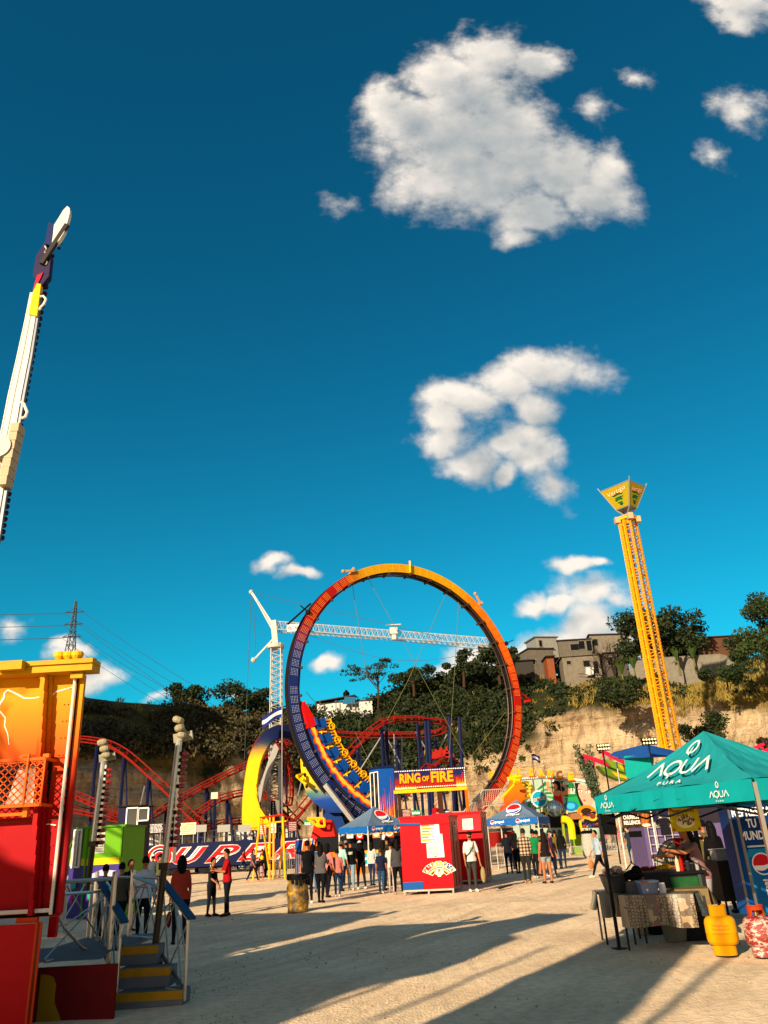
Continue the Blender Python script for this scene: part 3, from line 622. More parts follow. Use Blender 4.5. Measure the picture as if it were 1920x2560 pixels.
# ------------------------------------------------------------------ operator booth, sign, platform
def flames(b,O,U,Vv,w,h,n,seed,lift=.01):
    r=random.Random(seed)
    for lay,(col,hs) in enumerate((('#b81c0c',1),('#e8590c',.82),('#f79a1c',.62),('#f8c24a',.36))):
        b.use(mat(col,.45))
        for i in range(n):
            x=w*(i+.5)/n; ww=w/n*(.95-.16*lay); hh=h*hs*r.uniform(.55,1.); sw=r.uniform(-.5,.5)*ww
            pts=[(x-ww/2,0)]
            for k in range(1,6): u=k/6; pts.append((x-ww/2*(1-u)**.7+sw*math.sin(u*4),hh*u))
            pts.append((x+sw*.9,hh))
            for k in range(5,0,-1): u=k/6; pts.append((x+ww/2*(1-u)**.9+sw*math.sin(u*4),hh*u*.95))
            pts.append((x+ww/2,0)); b.flat(pgon(*pts),O,U,Vv,1,1,0,0,lift+.006*lay+.0005*i)
        b.flat(pgon((0,0),(w,0),(w,h*hs*.3),(0,h*hs*.3)),O,U,Vv,1,1,0,0,lift+.006*lay-.001)
def booth():
    a=W(923,1922,50);c=W(983,1922,50.0); zt=a.z; zb=1.9; w_=c.x-a.x; x0=a.x; xm=x0+w_*.38
    t=thing('operator_booth','tall blue ride operator booth with white framed window and painted flames','booth',(x0+w_/2,50.5,zb))
    dl=V((-.55,.0,0))
    # left face turned, front face
    P0=V((x0,50.9,zb));P1=V((xm,50,zb));P2=V((x0+w_,50.15,zb));P3=V((x0+w_+.15,51.5,zb));P4=V((x0,52,zb)); h=V((0,0,zt-zb))
    b=B().use(mat('#11458f',.4,0,.1)); b.prism([P0,P1,P2,P3,P4],h); b.build('walls',t)
    b=B().use(NAVY); q=[P0,P1,P2,P3,P4]; cc_=sum(q,V())/5; b.prism([cc_+(p-cc_)*1.08+h for p in q],V((0,0,.12))); b.build('roof',t)
    b=B().use(WHITE); u=(P1-P0); U=u.normalized(); Nn=U.cross(V((0,0,1))); 
    O=P0+U*.06+V((0,0,1.25))+Nn*.03; ww=u.length-.12; hh=(zt-zb)-1.45
    for s,(p,q_) in enumerate((((0,0),(ww,0)),((0,hh),(ww,hh)),((0,0),(0,hh)),((ww,0),(ww,hh)),((ww/2,0),(ww/2,hh)))): b.bar(O+U*p[0]+V((0,0,p[1])),O+U*q_[0]+V((0,0,q_[1])),.06,.05)
    f=b.build('window',t); b=B().use(GLASS); b.quad(O,O+U*ww,O+U*ww+V((0,0,hh)),O+V((0,0,hh))); b.build('pane',f)
    b=B(); flames(b,P1+V((0,-.01,0)),P2-P1,V((0,0,1)),(P2-P1).length,3.3,7,3); flames(b,P0+V((0,-.01,0)),P1-P0,V((0,0,1)),(P1-P0).length,2.2,4,4); b.build('flame_artwork',t)
booth()
def ringsign():
    A=W(988,1975,49.6); D_=W(1168,1978,49.6); top=W(990,1926,49.6).z; w_=D_.x-A.x; zb=A.z; h=top-zb
    t=thing('ride_sign','long red and navy RING OF FIRE sign edged with white bulbs','sign',(A.x+w_/2,49.6,zb))
    sc=steps((0,'#8e1c10'),(.42,'#7c1a18'),(.6,'#1a1c4a'),(1,'#12164a'))
    b=B(lambda p:sc((p.z-zb)/h)).use(VCG); n=8
    for i in range(n): b.box(A.x,49.6,zb+h*i/n,A.x+w_-(.15 if i in(0,n-1) else 0),49.85,zb+h*(i+1)/n)
    b.build('panel',t)
    O=V((A.x,49.6,zb)); b=B(); flames(b,O+V((w_*.86,0,0)),V((1,0,0)),V((0,0,1)),w_*.13,h*.85,5,8); flames(b,O+V((0,0,0)),V((1,0,0)),V((0,0,1)),w_*.3,h*.35,9,9)
    b.build('flame_artwork',t)
    b=B().use(mat('#c8940e',.4)); 
    put_text(b,'RING',O,V((1,0,0)),V((0,0,1)),w_*.29,h*.50,w_*.07,h*.30,.05,.035); put_text(b,'OF',O,V((1,0,0)),V((0,0,1)),w_*.095,h*.26,w_*.385,h*.36,.05,.03); put_text(b,'FIRE',O,V((1,0,0)),V((0,0,1)),w_*.31,h*.56,w_*.51,h*.27,.05,.035)
    b.build('lettering',t)
    b=B().use(mat('#a81c0a',.4)); 
    for s_,x,y,ww,hh in (('RING',.065,.275,.302,.56),('OF',.38,.33,.108,.32),('FIRE',.503,.24,.325,.62)): put_text(b,s_,O,V((1,0,0)),V((0,0,1)),w_*ww,h*hh,w_*x,h*y,.035,.06)
    b.build('letter_outline',t)
    b=B().use(mat('#fff6da',.3,emit=.4))
    for i in range(40):
        for z in (zb+h*.93,zb+h*.07): b.ball((A.x+w_*(i+.5)/40,49.57,z),.035,5,3)
    for k in range(8): b.ball((A.x+w_*.985,49.57,zb+h*(.1+.1*k)),.035,5,3)
    b.build('bulb_row',t)
    b=B().use(YEL); b.bar((A.x-.1,49.7,zb-.12),(A.x+w_,49.7,zb-.12),.2,.18); b.use(ORG); b.bar((A.x+w_-.05,49.7,zb-.1),(A.x+w_-.05,49.7,1.9),.18); b.use(mat('#3a1e18',.6)); b.bar((A.x+w_*.62,49.9,zb-.1),(A.x+w_*.62,49.9,1.9),.35,.3); b.bar((A.x+w_*.05,49.9,zb-.1),(A.x+w_*.05,49.9,1.9),.2,.2)
    b.build('gantry',t)
ringsign()
def barrier(name,label,p,q,h,m_,nb,group=None,foot=True,rad=.02,cat='barrier'):
    p=V(p);q=V(q); t=thing(name,label,cat,p,group); U=(q-p); b=B().use(m_); z=V((0,0,1))
    z0=.12; b.path([p+z*.0+U*.02,p+z*(h-.08),p+z*h+U*.04,q+z*h-U*.04,q+z*(h-.08),q+z*0-U*.02],rad*1.4,6); b.tube(p+z*z0,q+z*z0,rad*1.2,5); 
    for i in range(1,nb): c=p+U*(i/nb); b.tube(c+z*z0,c+z*h,rad*.62,4,cap=False)
    b.build('rail_frame',t)
    if foot:
        b=B().use(m_); d=U.cross(z).normalized()*.28
        for s in(.06,.94): b.bar(p+U*s-d+z*.02,p+U*s+d+z*.02,.05,.03)
        b.build('feet',t)
    return t
WH=mat('#c9c2b4',.4,.5)
pl=thing('ride_platform','raised dark loading deck with stairs and white railings under the ring sign','platform',(4,51,0))
b=B().use(mat('#3c3a3e',.7)); a=W(905,2060,50.5).x; c=W(1262,2060,54).x; b.box(a,50.2,1.72,c,53.5,1.9); 
for i in range(7): x=a+(c-a)*i/6; b.box(x-.08,50.3,0,x+.08,50.5,1.72)
b.use(mat('#7a1510',.5)); b.box(a,50.15,.9,c,50.2,1.7)
b.build('deck',pl)
b=B().use(WH)
def rail(x0,x1,y,z0,z1,nb):
    b=B().use(WH)
    b.tube((x0,y,z0+1.05),(x1,y,z1+1.05),.03,5); b.tube((x0,y,z0+.12),(x1,y,z1+.12),.025,5)
    for i in range(nb+1): s=i/nb; x=x0+(x1-x0)*s; z=z0+(z1-z0)*s; b.tube((x,y,z+.1),(x,y,z+1.05),.016,4,cap=False)
    b.build('railing',pl)
X1=W(1065,2000,50.4).x
rail(W(1005,2050,50.4).x,W(1068,2050,50.4).x,50.3,1.9,1.9,16); rail(W(1092,2050,50.4).x,W(1160,2050,50.4).x,50.3,1.9,1.9,16)
xa,xb=W(1160,2040,51).x,W(1215,2040,51).x; rail(xa,xb,51.2,1.9,3.1,15); rail(xa,xb,52.4,1.9,3.1,15); rail(xb,xb+1.2,51.2,3.1,3.1,10)
b=B().use(mat('#8d8a86',.5,.5))
for i in range(6): s=i/6; b.box(xa+(xb-xa)*s,51.2,1.9+1.2*s,xa+(xb-xa)*(s+.2),52.4,1.96+1.2*s)
b.build('stair_tread',pl)
def board(name,label,px0,py0,px1,py1,Y,col,th=.04,txt=None,tcol='#ffffff',cat='sign',border=None,lines=0,group=None,posts=0,lw=.8):
    A=W(px0,py1,Y);Bq=W(px1,py1,Y);w_=Bq.x-A.x; zt=W((px0+px1)/2,py0,Y).z; zb=W((px0+px1)/2,py1,Y).z; h=zt-zb
    t=thing(name,label,cat,(A.x+w_/2,Y,zb),group); b=B().use(mat(col,.5)); b.box(A.x,Y,zb,A.x+w_,Y+th,zt); b.build('panel',t)
    O=V((A.x,Y,zb)); U=V((1,0,0));Z=V((0,0,1)); b=B().use(mat(tcol,.5)); n=0
    if border:
        b.use(mat(border,.5))
        for q in (pgon((0,0),(w_,0),(w_,h*.05),(0,h*.05)),pgon((0,h*.95),(w_,h*.95),(w_,h),(0,h)),pgon((0,0),(w_*.03,0),(w_*.03,h),(0,h)),pgon((w_*.97,0),(w_,0),(w_,h),(w_*.97,h))): b.flat(q,O,U,Z,1,1,0,0,.003)
        b.use(mat(tcol,.5)); n=1
    if txt:
        k=len(txt)
        for i,s in enumerate(txt): hh=h*.7/k; put_text(b,s,O,U,Z,w_*lw*min(1,len(s)/max(map(len,txt))+.1),hh*.75,w_*(1-lw)/2,h*.87-(i+1)*hh*1.08,.006)
        n=1
    if lines:
        for i in range(lines):
            x=.08*w_; 
            while x<w_*.9: ww=rng.uniform(.03,.12)*w_; b.flat(pgon((x,0),(min(x+ww,w_*.93),0),(min(x+ww,w_*.93),h*.45/lines),(x,h*.45/lines)),O,U,Z,1,1,0,h*(.08+.86*i/lines),.005); x+=ww+.02*w_
        n=1
    if n: b.build('lettering',t)
    if posts:
        b=B().use(STEEL); 
        for s in (.15,.85): b.tube((A.x+w_*s,Y+th+.03,posts-.05 if posts>0 else 0),(A.x+w_*s,Y+th+.03,zt),.025,5)
        b.build('post',t)
    return t
board('notice_board','maroon notice board on the ring ride deck left of the green entrance sign',1003,2022,1028,2042,49.9,'#4a1218',lines=5,tcol='#c9a9a0',posts=1.9)
board('entrance_sign','green ENTRADA sign hanging on the ring ride railing',1029,2025,1052,2037,49.8,'#17704a',txt=['ENTRADA'],posts=1.9)
board('notice_board','dark navy notice board right of the red-shirted worker on the deck',1105,2024,1124,2038,49.9,'#141c3c',lines=2,tcol='#c8c8d0',posts=1.9)
# ================================================================== ROLLER COASTER
TR=mat('#781810',.5,0,.1); SUPP=mat('#161b3c',.45,.2,.15)
coa=thing('roller_coaster','red tubular roller coaster track on navy columns with one yellow and navy loop','roller coaster',W(600,2160,68))
def track(pts,up0=V((0,0,1)),gauge=.38,ties=1.0,k=8,upf=None,name='track',parent=coa):
    P=cr_spline([W(x,y,Y) for x,y,Y in pts],k); b=B().use(TR); Lr=[];Rr=[];Sp=[]; n=len(P); acc_=0
    for i,p in enumerate(P):
        t=(P[min(i+1,n-1)]-P[max(i-1,0)]).normalized(); u=(upf(i/(n-1),p) if upf else up0); s=t.cross(u)
        s=s.normalized() if s.length>.05 else V((0,1,0)); nn=s.cross(t).normalized()
        Lr.append(p+s*gauge);Rr.append(p-s*gauge);Sp.append(p-nn*.38)
        if i and (acc_:=acc_+(P[i]-P[i-1]).length)>ties:
            acc_=0; b.tube(Lr[-1],Sp[-1],.05,4,cap=False); b.tube(Rr[-1],Sp[-1],.05,4,cap=False); b.tube(Lr[-1],Rr[-1],.04,4,cap=False)
    b.path(Lr,.062,6);b.path(Rr,.062,6);b.path(Sp,.095,6); b.build(name,parent); return P
side=V((0,-.35,1)).normalized()
P1=track([(120,1842,72),(189,1843,71),(225,1846,70.5),(268,1855,70),(315,1881,69),(377,1935,68),(420,1975,67.5),(475,2033,67),(507,2056,66.5)],up0=side)
P2=track([(340,2052,70),(377,2036,70),(456,1989,70),(543,1942,71),(605,1913,71.5),(660,1885,72),(724,1850,73),(790,1828,74),(834,1829,74.5),(904,1833,75),(990,1833,75),(1077,1829,75),(1112,1818,74.5),(1124,1808,73),(1110,1800,71.5),(1077,1796,71),(1034,1792,70.5),(978,1795,70),(947,1807,69.5),(912,1836,69),(878,1872,68.5),(850,1905,68),(815,1945,67.5),(773,1995,67),(735,2040,66.5),(700,2062,66)],up0=side,k=6)
P3=track([(440,2075,68),(467,2053,68),(503,2022,68.3),(540,1997,68.6),(576,1984,69),(615,1977,69.5),(660,1982,70),(695,2005,70),(731,2040,70),(757,2065,70)],up0=side)
P4=track([(100,1955,66),(171,1977,66),(210,1992,66),(243,2007,66),(283,2025,66.5),(330,2035,67)],up0=side,ties=.6)
P5=track([(1010,1985,70),(1054,1928,70),(1080,1907,70.5),(1106,1894,71),(1129,1899,72),(1135,1912,73),(1110,1925,73),(1070,1935,73)],up0=side)
P6=track([(150,2012,69),(240,2030,69),(420,2068,69),(520,2062,70),(560,2052,70.5),(640,2045,71)],up0=side)
# red loop inside the yellow arch
loopc=(672,1965); lp=[]
for i in range(25):
    a=R(-70-i*360/25*.92); lp.append((loopc[0]+46*math.cos(a)+(i-12)*.4,loopc[1]+8-128*math.sin(a)*(1 if math.sin(a)>0 else .65),65.2+i*.08))
cen=W(672,1965,66)
track(lp,upf=lambda s,p:(cen-p).normalized(),ties=.5,gauge=.32,k=3,name='loop_track')
yc=steps((0,'#e8a60e'),(.70,'#e8a60e'),(.83,'#2a3a3c'),(.88,'#121a44'),(1,'#10183c'))
z0_=W(615,2075,64).z; z1_=W(700,1820,64).z
def beamarch(pts,w0,th=.75):
    b=B(lambda p:yc((p.z-z0_)/(z1_-z0_))).use(VCG); P=cr_spline([W(x,y,Y) for x,y,Y in pts],5)
    Q=[]
    for i,p in enumerate(P):
        t=(P[min(i+1,len(P)-1)]-P[max(i-1,0)]).normalized(); n_=t.cross(V((0,1,0))).normalized()*w0/2; Q.append((p-n_,p+n_))
    for (a0,a1),(b0,b1) in zip(Q,Q[1:]): b.prism([a0,a1,b1,b0],V((0,th,0)))
    b.build('loop_arch',coa)
beamarch([(622,2075,64),(621,2020,64),(626,1960,64),(635,1905,64),(650,1868,64),(672,1840,64.2),(700,1828,64.5),(728,1832,65),(745,1850,65.5)],1.0)
b=B().use(YEL); b.prism([W(628,2075,63.9),W(655,2075,63.9),W(640,1960,63.9),W(632,1965,63.9)],V((0,.5,0))); b.prism([W(640,1985,63.8),W(650,2020,63.8),W(682,2068,63.8),W(652,2072,63.8),W(636,2030,63.8)],V((0,.5,0))); b.build('loop_leg',coa)
def zero(p): return V((p.x,p.y,0))
def columns(P,step,off=0,w_=.2,group=None):
    acc_=off
    for i in range(1,len(P)):
        acc_+=(P[i]-P[i-1]).length
        if acc_>step and P[i].z>1.2:
            acc_=0; p=P[i]-V((0,0,.4)); b=B().use(SUPP); b.tube(zero(p)+V((0,.4,0)),p+V((0,.3,0)),.14,6); b.tube(zero(p)+V((.9,.9,0)),p+V((.1,.4,-.3)),.09,5)
            if p.z>4: b.tube((p.x,p.y+.35,p.z*.5),(p.x+.5,p.y+.7,p.z*.5),.06,4)
            b.build('column',coa)
columns(P1,3.2,1.5); columns(P2,3.4,1); columns(P3,2.6,.5); columns(P5,3,2)
BRM=mat('#8e9098',.4,.5)
for p,q in (((960,1830),(900,1925)),((965,1840),(1010,1925)),((985,1835),(988,1925)),((1005,1840),(1005,1930)),((1040,1830),(1100,1930)),((1130,1810),(1070,1930)),((780,1840),(745,1990)),((200,1870),(165,1950)),((362,1965),(345,2040)),((520,2050),(560,1990))): b=B().use(BRM); b.tube(W(*p,73),W(*q,73),.06,5); b.build('cross_brace',coa)
for x in (965,1063,1071,1123,1148): b=B().use(SUPP); b.tube(W(x,1792 if x>1000 else 1800,70.8),zero(W(x,1900,70.8)),.17,6); b.build('column',coa)
tr2=thing('coaster_train','red roller coaster cars on the small curve at the right end of the track','ride train',W(1105,1905,71))
for k,(x,y) in enumerate(((1085,1902),(1098,1898),(1112,1896),(1124,1899))):
    b=B().use(mat('#8e1c12',.4)); c=W(x,y,71.2)+V((0,0,.3)); b.obox(c,(.38,0,0),(0,.5,0),(0,0,.16)); b.obox(c+V((.2,0,.35)),(.1,0,0),(0,.45,0),(0,0,.3)); b.obox(c+V((0,-.4,.25)),(.3,0,0),(0,.06,0),(0,0,.16)); b.build('car',tr2)
# trailer front with lettering
def supertrailer():
    A=W(335,2165,62);Bq=W(742,2142,62); zt=2.15; zb=.5; w_=Bq.x-A.x; O=V((A.x,62,zb)); h=zt-zb
    t=thing('ride_trailer','long navy ride trailer with red italic SUPER lettering','trailer',(A.x+w_/2,62,0)); U=V((1,0,0)); Z=V((0,0,1))
    b=B().use(mat('#0e1638',.4,0,.2,2)); b.box(A.x,62,zb,A.x+w_,62.3,zt); b.build('panel',t)
    b=B()
    TS='UPER'; tw=w_*.80
    for i,(mm,bo,lf) in enumerate(((mat('#e8d8d0',.4),.095,.01),(mat('#0c1230',.4),.06,.02),(mat('#e8d8d0',.4),.04,.026),(mat('#b8141c',.4),.012,.034))):
        b.use(mm); e=(bo-.012)*1.0
        for k,ch in enumerate(TS):
            x0=w_*(.235+k*.20); put_text(b,ch,O,U,Z,w_*.215+e*1.4,h*.66+e*1.2,x0-e*.7,h*.16-e*.6,lf,bo,.45)
    # swirl S at the left: nested ellipses with a tail
    for rx,mm,lf in ((.085,'#e8d8d0',.01),(.079,'#b8141c',.014),(.060,'#e8d8d0',.018),(.055,'#0c1230',.022),(.040,'#e8d8d0',.026),(.036,'#b8141c',.03),(.018,'#0c1230',.034)):
        b.use(mat(mm,.4)); b.flat(disc(w_*.155,h*.5,w_*rx*.95,h*.5*rx/.085,28),O,U,Z,1,1,0,0,lf)
    b.use(mat('#b8141c',.4)); b.flat(pgon((w_*.17,h*.8),(w_*.2,h*.92),(w_*.26,h*.98),(w_*.235,h*.7),(w_*.21,h*.66)),O,U,Z,1,1,0,0,.04)
    b.use(mat('#24408a',.5))
    for i in range(26): x=rng.uniform(.02,.98)*w_; a=rng.uniform(.1,.3); b.flat(([(x+a*math.cos(q*.4)*(1+.06*k),h*.5+a*math.sin(q*.4)*(1+.06*k)) for q in range(7) for k in(0,1)],[(2*q,2*q+1,2*q+3,2*q+2) for q in range(6)]),O,U,Z,1,1,0,rng.uniform(-.4,.4),.006)
    b.build('lettering',t)
    b=B().use(DARK)
    for x in (.2,.25,.42,.47,.80,.85): b.path([(A.x+w_*x,62.2,.35),(A.x+w_*x,62.5,.35)],.33,14)
    b.build('wheels',t)
    b=B().use(mat('#24252c',.6)); b.box(A.x,62.3,.4,A.x+w_,66,.6); b.box(A.x,62.4,1.95,A.x+w_,66,2.05); b.build('deck',t)
    b=B().use(STEEL); n=34
    for i in range(n+1): b.tube((A.x+w_*i/n,62.4,2.05),(A.x+w_*i/n,62.4,2.95),.02,4)
    for z in(2.5,2.95): b.tube((A.x,62.4,z),(A.x+w_,62.4,z),.025,4)
    b.build('railing',t)
    return A.x,w_
sx0,sw=supertrailer()
board('notice_board','dark notice board with two blocks of white text on the trailer railing',347,2058,410,2084,62.2,'#20242c',lines=7,tcol='#c8c8c8',posts=2.05)
board('notice_board','cream notice board with orange writing on the trailer railing',450,2057,489,2086,62.2,'#d8cfb4',lines=6,tcol='#d8702c',posts=2.05)
for i,(a,c) in enumerate(((490,516),(543,575),(595,626))): 
    board('metal_panel',['grey corrugated panel just right of the cream notice board','middle grey corrugated panel on the trailer railing','grey corrugated panel at the foot of the yellow loop'][i],a,2062,c,2080,62.2,'#8a8a84',cat='panel',group='corrugated panels on the trailer railing',posts=2.05)
board('notice_board','orange notice board left of the yellow swing frame top',735-86,2060,735-70,2086,62.2,'#d8603c',lines=5,tcol='#f0d8c8',posts=2.05)
board('notice_board','white poster with navy lettering framed by the yellow swing frame',675,2058,690,2082,62.1,'#d8d4cc',txt=['CO'],tcol='#1a2a5c',posts=2.05)
board('notice_board','maroon notice board beside the green sign near the trailer end',721,2052,742,2078,62.1,'#541820',lines=5,tcol='#b89c98',posts=2.05)
board('direction_sign','small green sign near the foot of the ring',760,2050,778,2064,59,'#1a7a3c',txt=['Salida'],posts=.1)
for i,(px,py) in enumerate(((552,1990),)):
    base=zero(W(534,2100,63)); t=thing('floodlight_mast','navy mast with a cream floodlight over the trailer','lamp',base); top=W(534,1998,63); b=B().use(SUPP); b.tube(base,(base.x,63,top.z),.12,6); b.build('mast',t); b=B().use(mat('#b8b49c',.5)); b.obox((base.x,62.9,top.z+.25),(.26,0,0),(0,.12,0),(0,0,.24)); b.build('lamp_head',t)
# white tarps / containers behind the trailer
for i,(a,c) in enumerate(((350,400),(560,640),(655,720))):
    A=W(a,2050,74);Bq=W(c,2050,74); t=thing('white_container',['white container behind the dark notice board','white container behind the yellow loop foot','white container behind the crane base'][i],'container',(A.x,74,0),'white containers behind the coaster'); b=B().use(mat('#c4c2bc',.6)); b.box(A.x,74,.2,Bq.x,76,3.0)
    for k in range(12): x=A.x+(Bq.x-A.x)*k/12; b.box(x,73.96,.3,x+.06,74,2.9)
    b.build('body',t); b=B().use(mat('#8a8a88',.6)); b.box(A.x-.05,73.9,3.0,Bq.x+.05,76.1,3.1); b.box(A.x-.03,73.93,.1,Bq.x+.03,76.05,.2); b.build('frame',t)
# ================================================================== CRANE
cr=thing('tower_crane','white lattice tower crane with level jib behind the ring','crane',zero(W(690,2100,68)))
CW=mat('#aaa8a2',.5,.1); b=B().use(CW); base=W(688,2030,68); top=W(688,1610,68); base.x=(base.x+top.x)/2; top.x=base.x+.1
lattice(b,base,top,1.0,.85,24,.052,.030,n=5); b.build('mast',cr)
b=B().use(CW); j0=W(692,1568,68); j1=W(1225,1608,70); lattice(b,j0,j1,1.0,.85,40,.042,.024,3,up=(0,0,1)); b.build('jib',cr)
b=B().use(CW); ap=W(628,1480,68); b.bar(W(690,1575,68),ap,.28,.22); b.bar(W(684,1552,68),W(690,1620,68),.5,.5); b.bar(W(640,1500,67.8),W(684,1580,67.8),.12,.12); b.bar(W(636,1648,68),W(690,1590,68),.14,.14); b.ball(W(634,1650,68),.25,8,5); b.ball(ap,.22,8,5)
b.build('tower_head',cr)
b=B().use(mat('#a9a69e',.5)); b.lathe([(.75,0),(.75,.25),(.6,.4),(.3,.42)],W(690,1618,68)-V((0,0,.1)),16); b.build('slewing_ring',cr)
b=B().use(mat('#4a4c4c',.5))
for p,q in (((630,1481),(1062,1583)),((628,1482),(607,2000)),((632,1484),(640,1640)),((1062,1583),(1110,1597)),((760,1578),(1220,1625))): b.tube(W(*p,68),W(*q,68.5),.022,4)
sag=[W(775+t*445,1588+ 45*math.sin(PI*t)*1.0+t*35,68.2) for t in [i/12 for i in range(13)]]; b.path(sag,.018,4)
b.build('cable',cr)
b=B().use(CW); c=W(984,1578,68.6); b.obox(c,(.35,0,0),(0,.3,0),(0,0,.30)); b.obox(c+V((0,0,-.5)),(.2,0,0),(0,.2,0),(0,0,.3)); b.bar(c+V((-.7,0,.6)),c+V((.7,0,.6)),.1,.08); b.build('trolley',cr)
pA=W(722,1566,66.9); t=B().use(mat('#d8d4cc',.5)); w_=1.05; t.obox(pA+V((w_/2+.2,0,-.15)),(w_/2+.35,0,0),(0,.03,0),(0,0,.32)); o=t.build('name_plate',cr); t=B().use(mat('#14161c',.5)); O=pA+V((-.02,-.035,-.3)); put_text(t,'TANEO',O,V((1,0,0)),V((0,0,1)),.85,.24,.36,.03,.003); t.build('plate_text',o); t=B().use(mat('#8e1c14',.5)); t.flat(disc(.14,.15,.17,.17),O,V((1,0,0)),V((0,0,1)),1,1,0,0,.003); t.use(WHITE); t.flat(disc(.16,.15,.12,.12),O,V((1,0,0)),V((0,0,1)),1,1,0,0,.006); t.use(mat('#8e1c14',.5)); t.flat(disc(.16,.15,.07,.07),O,V((1,0,0)),V((0,0,1)),1,1,0,0,.009); t.build('plate_logo',o)
b=B().use(CW); b.bar(W(640,2010,66.6),W(692,1862,67.2),.62,.4); b.bar(W(700,2012,67),W(700,1900,67.3),.22,.3); b.bar(W(655,2014,66.8),W(702,2014,66.8),.5,.2); b.box(base.x-1.2,67,0,base.x+1.2,69.4,.5); b.bar((base.x,68,0),(base.x,68,base.z),.8,.8); b.build('crane_base',cr)
def speakers():
    p=zero(W(688,2100,66)); t=thing('speaker_stack','tall black line speaker beside a grey cabinet at the crane foot','speaker',p)
    z=W(688,2040,66).z; b=B().use(mat('#4a4642',.6)); b.box(p.x-.45,66,0,p.x+.55,67,z-.02); b.build('stand',t)
    b=B().use(DARK); b.box(p.x-.35,65.9,z,p.x+.0,66.4,z+1.15); b.build('speaker_cabinet',t); b=B().use(mat('#6c6a64',.5)); b.box(p.x+.02,65.9,z,p.x+.35,66.4,z+1.15); b.build('grey_cabinet',t)
    b=B().use(mat('#c8c4b8',.5)); 
    for k in range(6): b.obox((p.x-.14,65.88,z+.14+k*.17),(.05,0,0),(0,.02,0),(0,0,.05))
    b.build('speaker_cone',t)
speakers()
# flags
def flag(px,py_top,Y,py_base,w_,h,label,droop=.3,d=1):
    top=W(px,py_top,Y); base=W(px,py_base,Y); t=thing('flag',label,'flag',base); b=B().use(STEEL); b.tube((top.x,Y,base.z),top,.03,5); b.build('pole',t)
    b=B().use(mat('#14204e',.8)); n=10
    def q(u,v): return top+V((d*w_*u,.15*math.sin(u*7+v),-h*v-droop*u+.08*math.sin(u*6)))
    for k,mm in enumerate((mat('#1a2a66',.8),mat('#c4c4c4',.8),mat('#1a2a66',.8))):
        b.use(mm)
        for i in range(n): b.quad(q(i/n,k/3),q((i+1)/n,k/3),q((i+1)/n,(k+1)/3),q(i/n,(k+1)/3))
    b.build('cloth',t)
flag(705,1765,62.5,2100,1.6,.85,'large blue and white striped flag hanging in front of the crane mast',droop=.75,d=-1)
flag(1329,1886,54,1948,.55,.42,'small blue and white flag flying above the dance ride letters',droop=.1)
